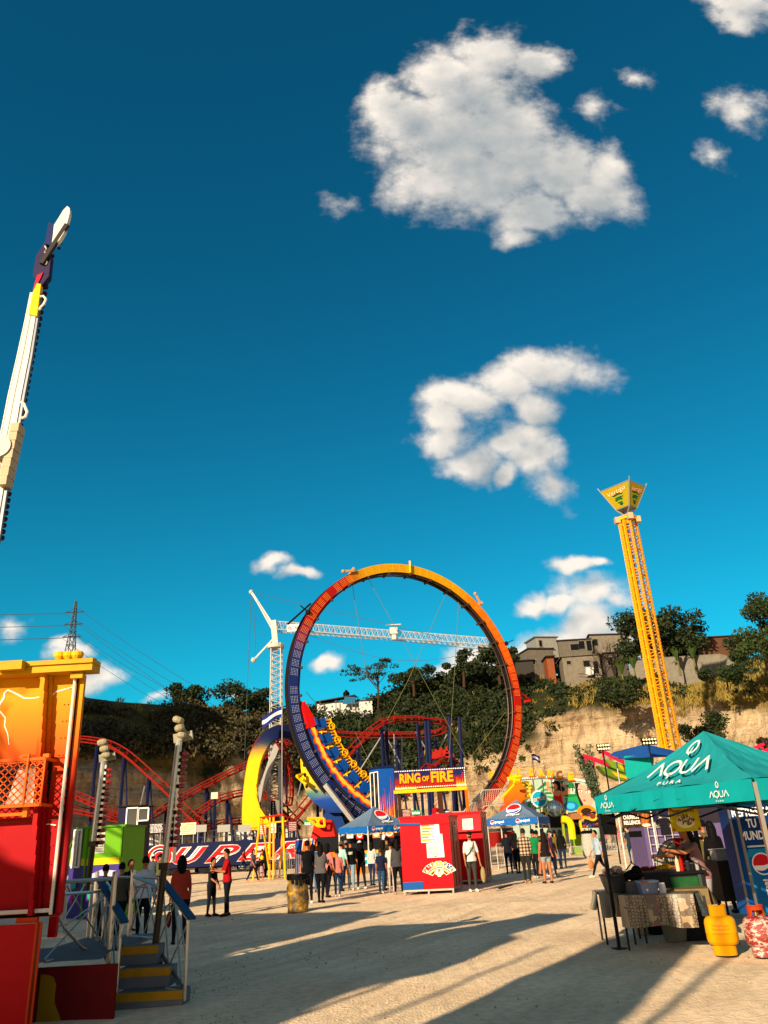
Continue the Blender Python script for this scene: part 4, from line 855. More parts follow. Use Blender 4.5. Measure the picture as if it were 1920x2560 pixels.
# ================================================================== DROP TOWER
def tower():
    Y=72; t_=W(1567,1292,Y); x=t_.x; p=V((x,Y,0)); t=thing('drop_tower','tall yellow lattice drop tower leaning against the sky, topped by Vertigo signs','ride',p)
    b=B().use(mat('#c07c0c',.45,0,.15)); s=1.15; a=R(-46); ax=V((math.cos(a),math.sin(a),0)); ay=V((-math.sin(a),math.cos(a),0)); zt=t_.z
    cs=[ax*i*s/2+ay*j*s/2 for i,j in((-1,-1),(1,-1),(1,1),(-1,1))]
    for c in cs: b.bar(p+c,p+c+V((0,0,zt)),.2,.2,up=ax)
    b.bar(p+cs[0]*.55+cs[3]*.45+ay*-.0,p+cs[0]*.55+cs[3]*.45+V((0,0,zt)),.2,.1,up=ax); b.bar(p+cs[0]*.5+cs[1]*.5,p+cs[0]*.5+cs[1]*.5+V((0,0,zt)),.12,.1,up=ax)
    b.build('column',t)
    b=B().use(mat('#dc920c',.4,0,.08)); b.bar(p+cs[0]*.93+cs[3]*.07-ax*.0,p+cs[0]*.93+cs[3]*.07+V((0,0,zt)),.34,.3,up=ay); b.bar(p+cs[0]*.62+cs[1]*.38,p+cs[0]*.62+cs[1]*.38+V((0,0,zt)),.22,.12,up=ax); b.build('guide_rail',t)
    b=B().use(mat('#d08a10',.45)); n=34
    for k in range(4):
        c0=cs[k];c1=cs[(k+1)%4]
        for i in range(n):
            z0=zt*i/n;z1=zt*(i+1)/n; zm=(z0+z1)/2
            b.tube(p+c0+V((0,0,z0)),p+c1+V((0,0,zm)),.045,4,cap=False); b.tube(p+c1+V((0,0,zm)),p+c0+V((0,0,z1)),.045,4,cap=False)
            if i%3==0: b.tube(p+c0+V((0,0,z0)),p+c1+V((0,0,z0)),.05,4,cap=False)
    b.build('bracing',t)
    b=B().use(mat('#8f8a80',.4,.6))
    for q in (.2,-.25,.45): b=B().use(mat('#8f8a80',.4,.6)); b.tube(p+ax*q+V((0,0,1)),p+ax*q+V((0,0,zt)),.05,5); b.build('lift_cable',t)
    b=B().use(mat('#8a7a60',.4,.4))
    for c in cs+[(cs[1]+cs[2])/2]:
        for i in range(90): z=zt*(i+.5)/90; b.ball(p+c*1.13+V((0,0,z)),.06,5,3)
    tag(b.build('bulb_row',t),kind='stuff')
    b=B().use(YEL); zc=W(1625,1540,Y).z
    for z in(zc,zt-.2): 
        b=B().use(YEL)
        for k in range(4): b.bar(p+cs[k]*1.1+V((0,0,z)),p+cs[(k+1)%4]*1.1+V((0,0,z)),.3,.35)
    b.build('collar',t); b=B().use(mat('#b8946c',.5)); 
    for k in range(4): b.obox(p+cs[k]*1.25+V((0,0,zt-.35)),(.25,0,0),(0,.25,0),(0,0,.3)); b.bar(p+cs[k]*1.35+V((0,0,zt-.1)),p+cs[(k+1)%4]*1.35+V((0,0,zt-.1)),.12,.12)
    b.build('collar',t)
    z0=W(1580,1272,Y).z; z1=W(1580,1222,Y).z; a=R(-48); ax=V((math.cos(a),math.sin(a),0)); ay=V((-math.sin(a),math.cos(a),0)); pc_=p+V((.1,0,0))
    def cn(k,h): 
        i,j=((-1,-1),(1,-1),(1,1),(-1,1))[k%4]; q=(.78,1.72)[h]; return pc_+ax*i*q+ay*j*q*.85+V((0,0,(z0,z1)[h]))
    b=B().use(mat('#8a8c8e',.5,.4)); b.prism([cn(k,0) for k in range(4)],V((0,0,.08)))
    for k in range(4): b.tube(cn(k,0),cn(k,1)+(cn(k,1)-cn(k,0))*.16,.06,5); b.tube(cn(k,1),cn(k+1,1),.05,5); b.tube(cn(k,0),cn(k+1,0),.06,5); b.tube(cn(k,0),p+V((0,0,zt)),.08,5)
    b.build('sign_frame',t)
    for k in range(4):
        A0,A1,B1,B0=cn(k,0),cn(k,1),cn(k+1,1),cn(k+1,0); ce=(A0+A1+B0+B1)/4
        q=[ce+(v-ce)*.94 for v in(A0,B0,B1,A1)]; b=B().use(mat('#968410',.5,0,.2)); Nn=(q[1]-q[0]).cross(q[3]-q[0]).normalized(); b.prism([v-Nn*.03 for v in q],Nn*.05); o=b.build('sign_face',t)
        U=(q[1]-q[0]).normalized(); Vv=Nn.cross(U); O=q[0]+Nn*.02; L_=(q[1]-q[0]).length; H=(q[3]-q[0]).dot(Vv); b=B()
        b.use(mat('#1c5a2a',.5)); 
        for i,(cy,rx) in enumerate(((.62,.52),(.50,.45),(.38,.36),(.27,.26),(.17,.16))):
            b.use(mat(('#1c5a2a','#7a8a1c')[i%2],.5)); b.flat(disc(L_*.5+.06*math.sin(i*2),H*cy,rx*1.25,H*.085,18),O,U,Vv,1,1,0,0,.004+.003*i)
            b.use(mat('#10140e',.5)); b.flat(disc(L_*.5+.06*math.sin(i*2),H*(cy-.03),rx*1.1,H*.028,18),O,U,Vv,1,1,0,0,.005+.003*i)
        b.use(mat('#c03c14',.5)); put_text(b,'Vertigo',O,(U+Vv*.12),Vv,L_*1.5,H*.34,-L_*.25,H*.54,.03,.04,.1); b.use(mat('#f0d8a0',.5)); put_text(b,'Vertigo',O,(U+Vv*.12),Vv,L_*1.44,H*.28,-L_*.22,H*.57,.034,-.006,.1)
        b.build('sign_artwork',o)
    b=B().use(mat('#3c4048',.5)); 
    for k in range(4):
        for i in range(12): b.ball(cn(k,0).lerp(cn(k,1),i/11)+(cn(k,1)-pc_).normalized()*.08,.06,4,3)
    b.build('edge_bulbs',t)
tower()
# ================================================================== PYLON, POLES, WIRES
py_=thing('transmission_pylon','steel lattice transmission pylon on the far ridge at left','pylon',W(160,1745,190)); b=B().use(mat('#3e4448',.6,.3))
pb=W(162,1745,190);pt=W(176,1503,190); pt.x=pb.x+.2
lattice(b,pb,pb.lerp(pt,.62),3.6,1.3,7,.13,.08,twin=False); lattice(b,pb.lerp(pt,.62),pt,1.3,.3,7,.1,.07,twin=False)
for s in (.62,.75,.88): c=pb.lerp(pt,s); b.tube(c-V((2.4,0,0)),c+V((2.4,0,0)),.12,4); b.tube(c-V((2.4,0,0)),c+V((0,0,1)),.07,4); b.tube(c+V((2.4,0,0)),c+V((0,0,1)),.07,4)
b.build('tower_frame',py_)
b=B().use(mat('#30383c',.6))
for k,s in enumerate((.62,.75,.88)):
    c=pb.lerp(pt,s)
    for d in(-2.4,2.4):
        e=W(640+k*40,1850+10*k,150)+V((d*1.5,0,0)); b.path([c+V((d,0,-.3)).lerp(V((d,0,-.3)),0)]+[(c+V((d,0,-.3))).lerp(e,u)-V((0,0,6*u*(1-u))) for u in (.15,.3,.5,.7,.85,1)],.05,3)
        e2=c+V((-60,-15,1)); b.path([c+V((d,0,-.3))]+[(c+V((d,0,-.3))).lerp(e2,u)-V((0,0,5*u*(1-u))) for u in (.3,.6,1)],.05,3)
b.build('power_line',py_)
def pole(name,label,px,py0,py1,Y,r_=.13,arm=.6):
    p=W(px,py1,Y);q=W(px,py0,Y); q.x=p.x; t=thing(name,label,'pole',p); b=B().use(mat('#2c2826',.8)); b.tube(p-V((0,0,1)),q,r_,6,r_*.7); b.build('shaft',t); b=B().use(mat('#2c2826',.8)); b.bar(q-V((arm,0,.4)),q+V((arm,0,-.4)),.1); b.ball(q-V((-.2,0,.9)),.18,6,4); b.build('crossarm',t)
pole('utility_pole','thin dark utility pole on the left ridge',457,1728,1775,122)
pole('utility_pole','wooden utility pole beside the umbrella tree on the ridge',946,1690,1765,126,.09,.3)
pole('street_pole','pale lamp pole on the shaded left slope',228,1795,1840,90,.06,.2)
# ================================================================== HOUSES
def house(name,label,px0,py0,px1,py1,Y,dp,wall,roof,rot=0,wins=(),slope=0,over=.3,parapet=False,tin=False):
    A=W(px0,py1,Y);w_=W(px1,py1,Y).x-A.x; zb=A.z; zt=W((px0+px1)/2,py0,Y).z; h=zt-zb
    t=thing(name,label,'house',(A.x+w_/2,Y,zb)); a=R(rot); U=V((math.cos(a),math.sin(a),0));Dp=V((-math.sin(a),math.cos(a),0)); O=V((A.x,Y,zb-1.5)); w_/=math.cos(a)
    b=B().use(wall); s=slope*h; P=[O,O+U*w_,O+U*w_+Dp*dp,O+Dp*dp]; hh=[h+1.5,h+1.5,h+1.5+s,h+1.5+s]
    if slope<0 : hh=[h+1.5+slope*0,h+1.5+slope*h,h+1.5+slope*h,h+1.5]
    b.add(P+[p+V((0,0,z)) for p,z in zip(P,hh)],[(3,2,1,0),(4,5,6,7),(0,1,5,4),(1,2,6,5),(2,3,7,6),(3,0,4,7)]); b.build('walls',t)
    b=B().use(roof); q=[p+V((0,0,z)) for p,z in zip(P,hh)]; c=sum(q,V())/4; q=[c+(v-c)*(1+over/w_*1.5) for v in q]
    b.prism(q,V((0,0,.14)))
    if tin:
        for i in range(14): u=i/13; b.bar(q[0].lerp(q[1],u)+V((0,0,.16)),q[3].lerp(q[2],u)+V((0,0,.16)),.08,.05)
    b.build('roof',t)
    for (x,z,ww,wh,kind) in wins:
        F0=O+U*(w_*x)+V((0,0,1.5+h*z))-Dp*.03; b=B().use(mat('#6b675e',.7)); 
        for p,q_ in (((0,0),(ww,0)),((0,wh),(ww,wh)),((0,0),(0,wh)),((ww,0),(ww,wh))): b.bar(F0+U*p[0]+V((0,0,p[1])),F0+U*q_[0]+V((0,0,q_[1])),.09,.1)
        f=b.build('door' if kind=='d' else 'window',t); b=B().use(mat('#0e1012',.4)); b.quad(F0,F0+U*ww,F0+U*ww+V((0,0,wh)),F0+V((0,0,wh))); b.build('opening',f)
    return t
CON=mat('#5c564c',.9,0,.25,2,bump=.3); CON2=mat('#6c6558',.9,0,.25,2,bump=.3); BRK=mat('#7a4428',.9,0,.25,3,bump=.3); TIN=mat('#6a6660',.6,.3,.3); TIND=mat('#3a3634',.7,.2,.3)
house('grey_block_house','large grey block house with a low pitched roof on the hilltop',1480,1585,1577,1632,124,9,CON2,TIND,rot=-6,wins=((.05,.35,.9,1.2,'w'),(.82,.3,.7,1.2,'w')),slope=-.12)
house('veranda_house','open-fronted grey house with dark veranda between the block house and the brick corner house',1400,1600,1482,1640,123,7,CON,TIND,wins=((.35,.3,1.4,1.1,'w'),(.62,.35,1.0,1.4,'w'),(.85,.2,.9,1.8,'w')),slope=.05)
house('brick_corner_house','brick and plaster house with a tin rooftop room, leftmost on the hilltop',1331,1620,1395,1702,122,6,CON,TIND,rot=14,wins=((.1,.5,.5,.9,'w'),))
b_=house('tin_rooftop_room','small room of corrugated tin and brick on the roof of the leftmost hilltop house',1342,1592,1398,1620,122.5,4,mat('#9a958c',.5,.5,.3),TIN,rot=14,wins=((.12,.1,.6,1.1,'w'),),tin=True)
house('red_brick_annex','narrow bare red brick annex in front of the hilltop houses',1372,1642,1390,1692,119,3,BRK,TIND)
house('plastered_house','small pale plastered house with a hanging sheet by its window',1412,1640,1505,1695,117,7,CON2,CON,rot=-4,wins=((.1,.62,.7,.6,'w'),(.54,.45,1.0,1.0,'w'),(.8,.1,.8,1.9,'d')),slope=.08)
house('lean_to_house','low dark lean-to house right of the plastered house',1515,1632,1572,1668,116,5,mat('#4a443c',.9),TIND,wins=((.1,.1,.9,1.3,'w'),))
house('far_brick_house','long brick house with a low dark roof behind the right end of the wall',1745,1592,1865,1640,112,9,mat('#543a2a',.9,0,.2),TIND,slope=.1)
house('dark_roof_house','dark low roof half hidden by trees left of the hilltop houses',1290,1652,1335,1672,122,5,mat('#35322e',.9),TIND)
house('brick_hut','small tan brick hut with a water tank on the left ridge',489,1775,519,1792,124,4,mat('#a8805c',.9,0,.2),CON,wins=((.3,.2,.5,.9,'w'),))
house('hut_annex','low grey annex right of the small tan brick hut',519,1779,536,1793,124,4,CON,CON)
house('tin_shed','white corrugated tin shed with a dark sloping roof under the umbrella tree',793,1755,932,1790,127,8,mat('#b0aea6',.5,.3,.2),TIND,slope=.15)
house('slope_shed','small pale tin shed on the slope just inside the right edge of the ring',1222,1705,1256,1718,124,3,mat('#b4b2aa',.5,.3,.2),TIN)
house('slope_hut','dark hut with white frame on the shaded slope left of the crane',588,1804,625,1824,119,3,mat('#3a3430',.9),TIN,wins=((.1,.1,.6,1,'w'),))
house('stone_house','small grey house half buried in scrub on the left slope',300,1775,325,1800,109,3,CON,TIND,wins=((.3,.3,.4,.7,'w'),))
def awn():
    A=W(725+65,1755,126);Bq=W(888,1738,126); t=thing('shed_awning','dark tin awning with a blue tarp beside the white shed','awning',A); b=B().use(TIND); b.prism([A,Bq,Bq+V((0,4,.3)),A+V((0,4,.3))],V((0,0,.15))); b.build('roof',t); b=B().use(mat('#1c5a7a',.7)); b.prism([W(862,1742,126),W(888,1742,126),W(888,1760,126),W(856,1760,126)],V((0,.1,0))); b.build('tarp',t); b=B().use(mat('#55504a',.8))
    for x in(800,840,880): b.bar(W(x,1750,126),W(x,1775,126),.12)
    b.build('post',t)
awn()
def tank(px,py,Y,lab):
    p=W(px,py,Y); t=thing('water_tank',lab,'tank',p); b=B().use(BLACKM); b.lathe([(.5,0),(.55,.1),(.5,.4),(.55,.7),(.45,.95),(.2,1.1),(.2,1.2)],p,12); b.build('body',t)
    b=B().use(DARK); b.lathe([(.22,1.2),(.22,1.27)],p,10); b.build('lid',t)
tank(507,1775,124.5,'black water tank on the roof of the tan brick hut')
tank(866,1745,127,'grey water tank on the tin shed roof')
def sheet():
    t=thing('hanging_sheet','white sheet hung to dry outside the plastered house','laundry',W(1474,1686,116)); b=B().use(mat('#b9b7b2',.9)); n=6
    P=lambda u,v:W(1464+20*u,1668+20*v,116)+V((0,.08*math.sin(u*9),0))
    for i in range(n): b.prism([P(i/n,1),P((i+1)/n,1),P((i+1)/n,0),P(i/n,0)],V((0,.02,0)))
    b.build('cloth',t); b=B().use(DARK); b.tube(W(1445,1684,116),W(1515,1690,116),.04,4); b.build('line',t)
sheet()
def hillwall():
    t=thing('concrete_wall','long grey concrete block wall along the hilltop behind the yellow tower','wall',W(1700,1700,104)); b=B().use(mat('#6c675b',.95,0,.25,2,bump=.4))
    pts=[(1575,1655,1690,110),(1640,1645,1690,108),(1720,1640,1690,105),(1800,1635,1690,102),(1835,1645,1695,100)]
    for p,q in zip(pts,pts[1:]): 
        b.prism([W(p[0],p[2]+22,p[3]),W(q[0],q[2]+22,q[3]),W(q[0],q[1],q[3]),W(p[0],p[1],p[3])],V((.05,.25,0)))
    b.build('blockwork',t); b=B().use(mat('#7a7467',.95))
    for p,q in zip(pts,pts[1:]):
        for k in(.0,.33,.66): b.bar(W(p[0],p[1]+(p[2]-p[1])*k,p[3]-.02),W(q[0],q[1]+(q[2]-q[1])*k,q[3]-.02),.06,.05)
    b.build('mortar_band',t)
hillwall()
def baretree():
    r=random.Random(5); base=W(1545,1712,115); t=thing('bare_tree','leafless twisted tree in front of the hilltop houses','tree',base); b=B().use(mat('#2c211a',.9))
    def br(p,d,l,rad,dep):
        if dep==0: return
        pts=[p]; q=p
        for i in range(3): d=(d+V((r.uniform(-.35,.35),r.uniform(-.2,.2),r.uniform(-.15,.25)))).normalized(); q=q+d*l/3; pts.append(q)
        b.path(pts,[rad,rad*.85,rad*.7,rad*.55],5)
        for k in range(3 if dep>2 else 2): br(pts[r.choice((2,3))],(d+V((r.uniform(-.9,.9),r.uniform(-.4,.4),r.uniform(-.2,.7)))).normalized(),l*.68,rad*.55,dep-1)
    br(base-V((0,0,.5)),V((-.35,0,1)).normalized(),3.2,.22,6); br(base-V((0,0,.5)),V((-.9,0,.8)).normalized(),2.6,.16,5); b.build('trunk',t)
baretree()
# ================================================================== drawing helpers
def stroke(pts,w_,taper=0):
    vs=[];fs=[];n=len(pts)
    for i,(x,y) in enumerate(pts):
        a=pts[max(i-1,0)];c=pts[min(i+1,n-1)]; dx,dy=c[0]-a[0],c[1]-a[1]; l=math.hypot(dx,dy) or 1; ww=w_/2*(1-taper*i/(n-1)); vs+=[(x-dy/l*ww,y+dx/l*ww),(x+dy/l*ww,y-dx/l*ww)]
    return vs,[(2*i,2*i+1,2*i+3,2*i+2) for i in range(n-1)]
PW=mat('#dcdad6',.6,0,.03); PR=mat('#c01824',.6,0,.03); PB=mat('#0f4a9c',.6,0,.05)
def globe(b,O,U,Z,cx,cy,r,lift=.01,sx=1,sy=1):
    f=lambda m_,vf,l: (b.use(m_),b.flat(vf,O,U,Z,1,1,cx,cy,l))
    f(PW,disc(0,0,r*1.13*sx,r*1.13*sy,28),lift)
    up=[(r*math.cos(R(a))*sx,r*math.sin(R(a))*sy) for a in range(12,196,8)]; lo_=[(r*sx*(-.93+1.9*t),r*sy*(-.28+.05*math.sin(t*PI)+.5*t**1.6-.32*math.sin(t*PI*1.0)*(t)+.12*(1-t))) for t in [i/10 for i in range(1,10)]]
    f(PR,pgon(*(up+lo_)),lift+.003)
    dn=[(r*math.cos(R(a))*sx,r*math.sin(R(a))*sy) for a in range(215,366,8)]; l2=[(r*sx*(.96-1.7*t),r*sy*(-.12-.50*math.sin(t*PI*.75)-.12*t)) for t in [i/8 for i in range(1,8)]]
    f(PB,pgon(*(dn+l2)),lift+.003)
def aqua(b,O,U,Z,cx,cy,w_,lift,m_,small=True):
    s=w_/4.6; b.use(m_); P=lambda vf: b.flat(vf,O,U,Z,s,s,cx,cy,lift)
    for x0 in (-2.3,1.25): P(stroke([(x0,0),(x0+.62,1.05)],.17)); P(stroke([(x0+.55,1.05),(x0+1.1,0)],.17))
    P(stroke([(-.55+.55*math.cos(t*PI/9),.5+.5*math.sin(t*PI/9)) for t in range(19)],.17)); P(stroke([(-.5,.15),(-.5,-.28)],.16))
    P(stroke([(.2,1.02),(.2,.5),(.25,.2),(.45,.03),(.65,0),(.85,.03),(1.05,.2),(1.1,.5),(1.1,1.02)],.16))
    P(stroke([(0+.0+.42*math.sin(t*PI/8)*(1-t/18),1.55+.95*(1-math.cos(t*PI/8))/2) for t in range(9)],.14)); P(stroke([(-.42*math.sin(t*PI/8)*(1-t/18),1.55+.95*(1-math.cos(t*PI/8))/2) for t in range(9)],.14)); P(stroke([(0,1.4),(0,2.0)],.08)); 
    if small: put_text(b,'P U R A',O,U,Z,s*1.9,s*.24,cx-s*.95,cy-s*.75,lift,.02)
def ptext(b,O,U,Z,x,y,w_,h,lift=.012,m_=None): b.use(m_ or PW); put_text(b,'pepsi',O,U,Z,w_,h,x,y,lift,.03)
# ================================================================== canopy tents
def tent(name,label,corner,ang,L1,L2,ez,az,vh,cloth,cloth2,legm,logo,cat='tent',legs=(0,1,2,3),feet=True,group=None,legr=.025):
    """corner = nearest corner, L1 side along ang, L2 side along ang+90"""
    a=R(ang); c=V((corner[0],corner[1],0)); t=thing(name,label,cat,c,group); U=V((math.cos(a),math.sin(a),0)); Dn=V((-math.sin(a),math.cos(a),0))
    K=[c,c+U*L1,c+U*L1+Dn*L2,c+Dn*L2]; ap=(K[0]+K[2])/2+V((0,0,az)); z=V((0,0,1)); cen=(K[0]+K[2])/2
    b=B().use(cloth)
    n=14
    for k in range(4):
        p=K[k]+z*(ez+vh);q=K[(k+1)%4]+z*(ez+vh)
        for i in range(n):
            for j in range(n):
                f=lambda u,v:(p.lerp(q,u)).lerp(ap,v)-z*(.10*math.sin(PI*v)*(.5+.5*math.sin(PI*u)))+z*.016*math.sin(u*17+v*9+k)*(1-v)+z*.010*math.sin(u*41-v*23)*(1-v)*v*2
                if j==n-1: b.add([f(i/n,j/n),f((i+1)/n,j/n),ap],[(0,1,2)])
                else: b.quad(f(i/n,j/n),f((i+1)/n,j/n),f((i+1)/n,(j+1)/n),f(i/n,(j+1)/n))
    b.smooth=False; b.build('canopy',t)
    for k in range(4):
        b=B().use(cloth2); p=K[k];q=K[(k+1)%4]; o_=((p+q)/2-cen).normalized()*.02; m_=14
        for i in range(m_):
            f=lambda u,v: p.lerp(q,u)+z*(ez+vh*v)+o_*(1+.9*math.sin(u*40)*(1-v))
            b.quad(f(i/m_,0),f((i+1)/m_,0),f((i+1)/m_,1),f(i/m_,1))
        b.build('valance',t)
    for k in legs:
        b=B().use(legm); p=K[k].lerp(cen,.012); b.bar(p,p+z*(ez+vh),legr*2); b.bar(p+z*.9,p+z*(ez+.1),legr*2.5)
        if feet: b.bar(p-U*.08,p+U*.08,.16,.02)
        b.build('leg',t)
    b=B().use(legm)
    for k in range(4): p=K[k]+z*(ez+vh*.6);q=K[(k+1)%4]+z*(ez+vh*.6); m1=(p+q)/2; b.tube(p,m1+z*-.25,.014,4); b.tube(p-z*.3,m1,.014,4); b.tube(q,m1-z*.25,.014,4); b.tube(q-z*.3,m1,.014,4)
    b.tube(cen+z*(az-.5),ap-z*.03,.02,5); b.build('frame',t)
    for k in (0,3):
        b=B(); p=K[k];q=K[(k+1)%4]
        if k==3: p,q=K[3],K[0]
        u=(q-p); le=u.length; u.normalize(); sl=(ap-(p+q)/2-z*(ez+vh)); Lh=sl.length; logo(b,p+z*(ez+vh),u,sl.normalized(),le,Lh,'roof',k); logo(b,p+z*ez,u,z,le,vh,'val',k)
        if b.v: b.build('logo_print',t); return t,K
PC=mat('#566a80',.75,0,.06); PV=mat('#0d5296',.6,0,.06)
def pepsilogo(b,O,U,Z,w_,h,where,k):
    if where=='roof':
        globe(b,O,U,Z,w_*.5,h*.48,.40,.03,.9,1.0); ptext(b,O,U,Z,w_*.38,h*.10,w_*.26,h*.11,.035)
    else:
        for x in (.12,.62) if w_>2 else (.3,): globe(b,O,U,Z,w_*x,h*.55,h*.32,.045); ptext(b,O,U,Z,w_*x+h*.45,h*.28,h*1.5,h*.5,.05)
g1=G(924,2193); tent('drinks_tent','blue drinks tent left of the red ticket booths, peak in front of the flame booth',(g1.x,g1.y),40,2.8,2.45,1.98,3.25,.30,PC,PV,mat('#b9b4a8',.4,.3),pepsilogo,group='blue drinks tents')
g2=G(1360,2160); cA=22; e_=V((g2.x,min(g2.y,43),0)); e_.x=W(1358,2160,43).x
L_c=e_+V((-math.cos(R(cA))*2.75,math.sin(R(cA))*2.75,0))
def t2logo(b,O,U,Z,w_,h,where,k): pepsilogo(b,O,U,Z,w_,h,where,k)
tent('drinks_tent','blue drinks tent right of the red ticket booths, in front of the mural',(L_c.x,L_c.y),-cA,2.75,2.75,1.98,3.25,.32,PC,PV,mat('#b9b4a8',.4,.3),t2logo,group='blue drinks tents')
TEAL=mat('#1a7f84',.75,0,.08); TEALG=mat('#0a8488',.65,0,.06); AW=mat('#c2c6c2',.7,0,.03)
def aqlogo(b,O,U,Z,w_,h,where,k):
    if k==0: return
    if where=='roof': aqua(b,O,U,Z,w_*.53,h*.21,w_*.37,.035,AW)
    else:
        for x in (.105,.83): aqua(b,O,U,Z,w_*x,h*.30,w_*.10,.05,AW)
fl=V((3.0,12.7,0)); frr=V((4.15,9.65,0)); du=(fl-frr); L2=du.length; ang=math.degrees(math.atan2(du.y,du.x))-90
tent('aqua_tent','large teal canopy tent sheltering the snack stall at the right',(frr.x,frr.y),ang,1.75,L2,1.80,2.80,.24,TEAL,TEALG,mat('#1c1e20',.5,.3),aqlogo,legs=(1,2,3),legr=.022)
tt=bpy.data.objects['aqua_tent']; b=B().use(CHROME); b.bar(frr,frr+V((0,0,2.0)),.05); b.build('leg',tt)
# ================================================================== ticket booths
BR=mat('#b40a14',.35,0,.06); BRD=mat('#9c160c',.4,0,.3,3,spec=.3)
def tbooth(label,corner,ang,w_,d,h,main):
    a=R(ang); c=V(corner); U=V((-math.cos(a),math.sin(a),0)); Dp=V((math.sin(a),math.cos(a),0)); z=V((0,0,1)); t=thing('ticket_booth',label,'booth',c,'red ticket booths')
    b=B().use(BR); o=c+z*.14
    b.prism([o,o+U*w_,o+U*w_+z*(h-.14),o+z*(h-.14)],Dp*.03); b.prism([o+Dp*d,o+U*w_+Dp*d,o+U*w_+Dp*d+z*(h-.14),o+Dp*d+z*(h-.14)],-Dp*.03); b.use(BRD); b.prism([o+Dp*.035-U*.003,o+Dp*(d-.035)-U*.003,o+Dp*(d-.035)-U*.003+z*(h-.14),o+Dp*.035-U*.003+z*(h-.14)],U*.03); b.use(BR); b.prism([o+U*w_+Dp*.035,o+U*w_+Dp*(d-.035),o+U*w_+Dp*(d-.035)+z*(h-.14),o+U*w_+Dp*.035+z*(h-.14)],-U*.03)
    b.build('walls',t)
    b=B().use(BR); q=o+z*(h-.14); b.prism([q+U*-.04-Dp*.04,q+U*(w_+.04)-Dp*.04,q+U*(w_+.04)+Dp*(d+.04),q-U*.04+Dp*(d+.04)],z*.05); b.prism([q-Dp*.05-z*.22,q+U*(w_*.72)-Dp*.05-z*.22,q+U*(w_*.72)-Dp*.05,q-Dp*.05],Dp*.045)
    b.build('roof',t)
    b=B().use(mat('#a89c90',.6,.3)); b.prism([o-Dp*.02-z*.05,o+U*w_-Dp*.02-z*.05,o+U*w_-Dp*.02,o-Dp*.02],Dp*.02)
    b.build('base_trim',t)
    for s in(.02,.5,.98):
        b=B().use(mat('#a89c90',.6,.3)); b.bar(c+U*w_*s,c+U*w_*s+z*.14,.05); b.build('leg',t); b=B().use(mat('#a89c90',.6,.3)); b.bar(c+U*w_*s+Dp*d*.97,c+U*w_*s+Dp*d*.97+z*.14,.05); b.build('leg',t)
    # side window on the right wall
    O=o-U*.006+Dp*d*.42+z*1.35; b=B().use(mat('#b0a89c',.5))
    for p,q_ in (((0,0),(.38,0)),((0,.42),(.38,.42)),((0,0),(0,.42)),((.38,0),(.38,.42))): b.bar(O+Dp*p[0]+z*p[1],O+Dp*q_[0]+z*q_[1],.05,.04)
    f=b.build('window',t); b=B().use(GLASS); b.quad(O,O+Dp*.38,O+Dp*.38+z*.42,O+z*.42); b.build('pane',f)
    b=B().use(mat('#4a0d08',.5)); 
    for s in(.3,.62): b.bar(o-U*.01+Dp*d*s+z*.05,o-U*.01+Dp*d*s+z*(h-.3),.015)
    b.build('panel_seam',t)
    Uf=-U; O0=c+U*w_-Dp*.012+z*.14; H=h-.14
    if main:
        b=B().use(mat('#0c4a8a',.4)); b.bar(O0+z*(H-.16)-Dp*.02+Uf*-.02,O0+z*(H-.20)+Uf*w_*.42-Dp*.02,.05,.07); b.build('blue_strip',t); b=B().use(mat('#0c4a8a',.4)); b.prism([O0+z*.02,O0+Uf*w_*.40+z*.02,O0+Uf*w_*.40+z*.22,O0+z*.22],-Dp*.02); b.build('blue_strip',t)
        x0=w_*.42
        b=B().use(mat('#d8cfc0',.6)); b.flat(pgon((x0,1.32),(x0+.60,1.30),(x0+.60,1.96),(x0,1.96)),O0,Uf,z,1,1,0,0,.008)
        for i in range(7):
            b.use(mat(('#c89018','#c8781a')[i%2],.6)); y=1.87-i*.083; b.flat(pgon((x0+.03,y),(x0+.03+.22+.13*((i*37)%5)/5,y),(x0+.03+.22+.13*((i*37)%5)/5,y+.045),(x0+.03,y+.045)),O0,Uf,z,1,1,0,0,.012); b.use(mat('#a08ab8',.6)); b.flat(pgon((x0+.3+.02*(i%3),y),(x0+.44,y),(x0+.44,y+.045),(x0+.3+.02*(i%3),y+.045)),O0,Uf,z,1,1,0,0,.011); b.use(mat('#f0ead8',.6)); b.flat(pgon((x0+.46,y-.005),(x0+.57,y-.005),(x0+.57,y+.055),(x0+.46,y+.055)),O0,Uf,z,1,1,0,0,.011)
        b.use(mat('#c02818',.6)); put_text(b,'LISTA DE PRECIOS',O0,Uf,z,.46,.035,x0+.06,1.915,.012,.0)
        b.build('price_list',t)
        b=B().use(mat('#e0dcd0',.6)); b.flat(pgon((x0+.16,.88),(x0+.70,.88),(x0+.68,1.55),(x0+.60,1.55),(x0+.60,1.29),(x0+.16,1.29)),O0,Uf,z,1,1,0,0,.009); b.use(mat('#5a5248',.6))
        for i in range(9): b.flat(stroke([(x0+.20,.97+i*.035),(x0+.56,.95+i*.035)],.010),O0,Uf,z,1,1,0,0,.013)
        for i in range(6): b.flat(stroke([(x0+.62,1.30+i*.035),(x0+.67,1.30+i*.035)],.010),O0,Uf,z,1,1,0,0,.013)
        b.flat(pgon((x0+.38,.90),(x0+.46,.90),(x0+.46,.93),(x0+.38,.93)),O0,Uf,z,1,1,0,0,.013); b.build('notice_sheet',t)
        # arched park emblem
        b=B(); cx=x0+.50; cy=.28; 
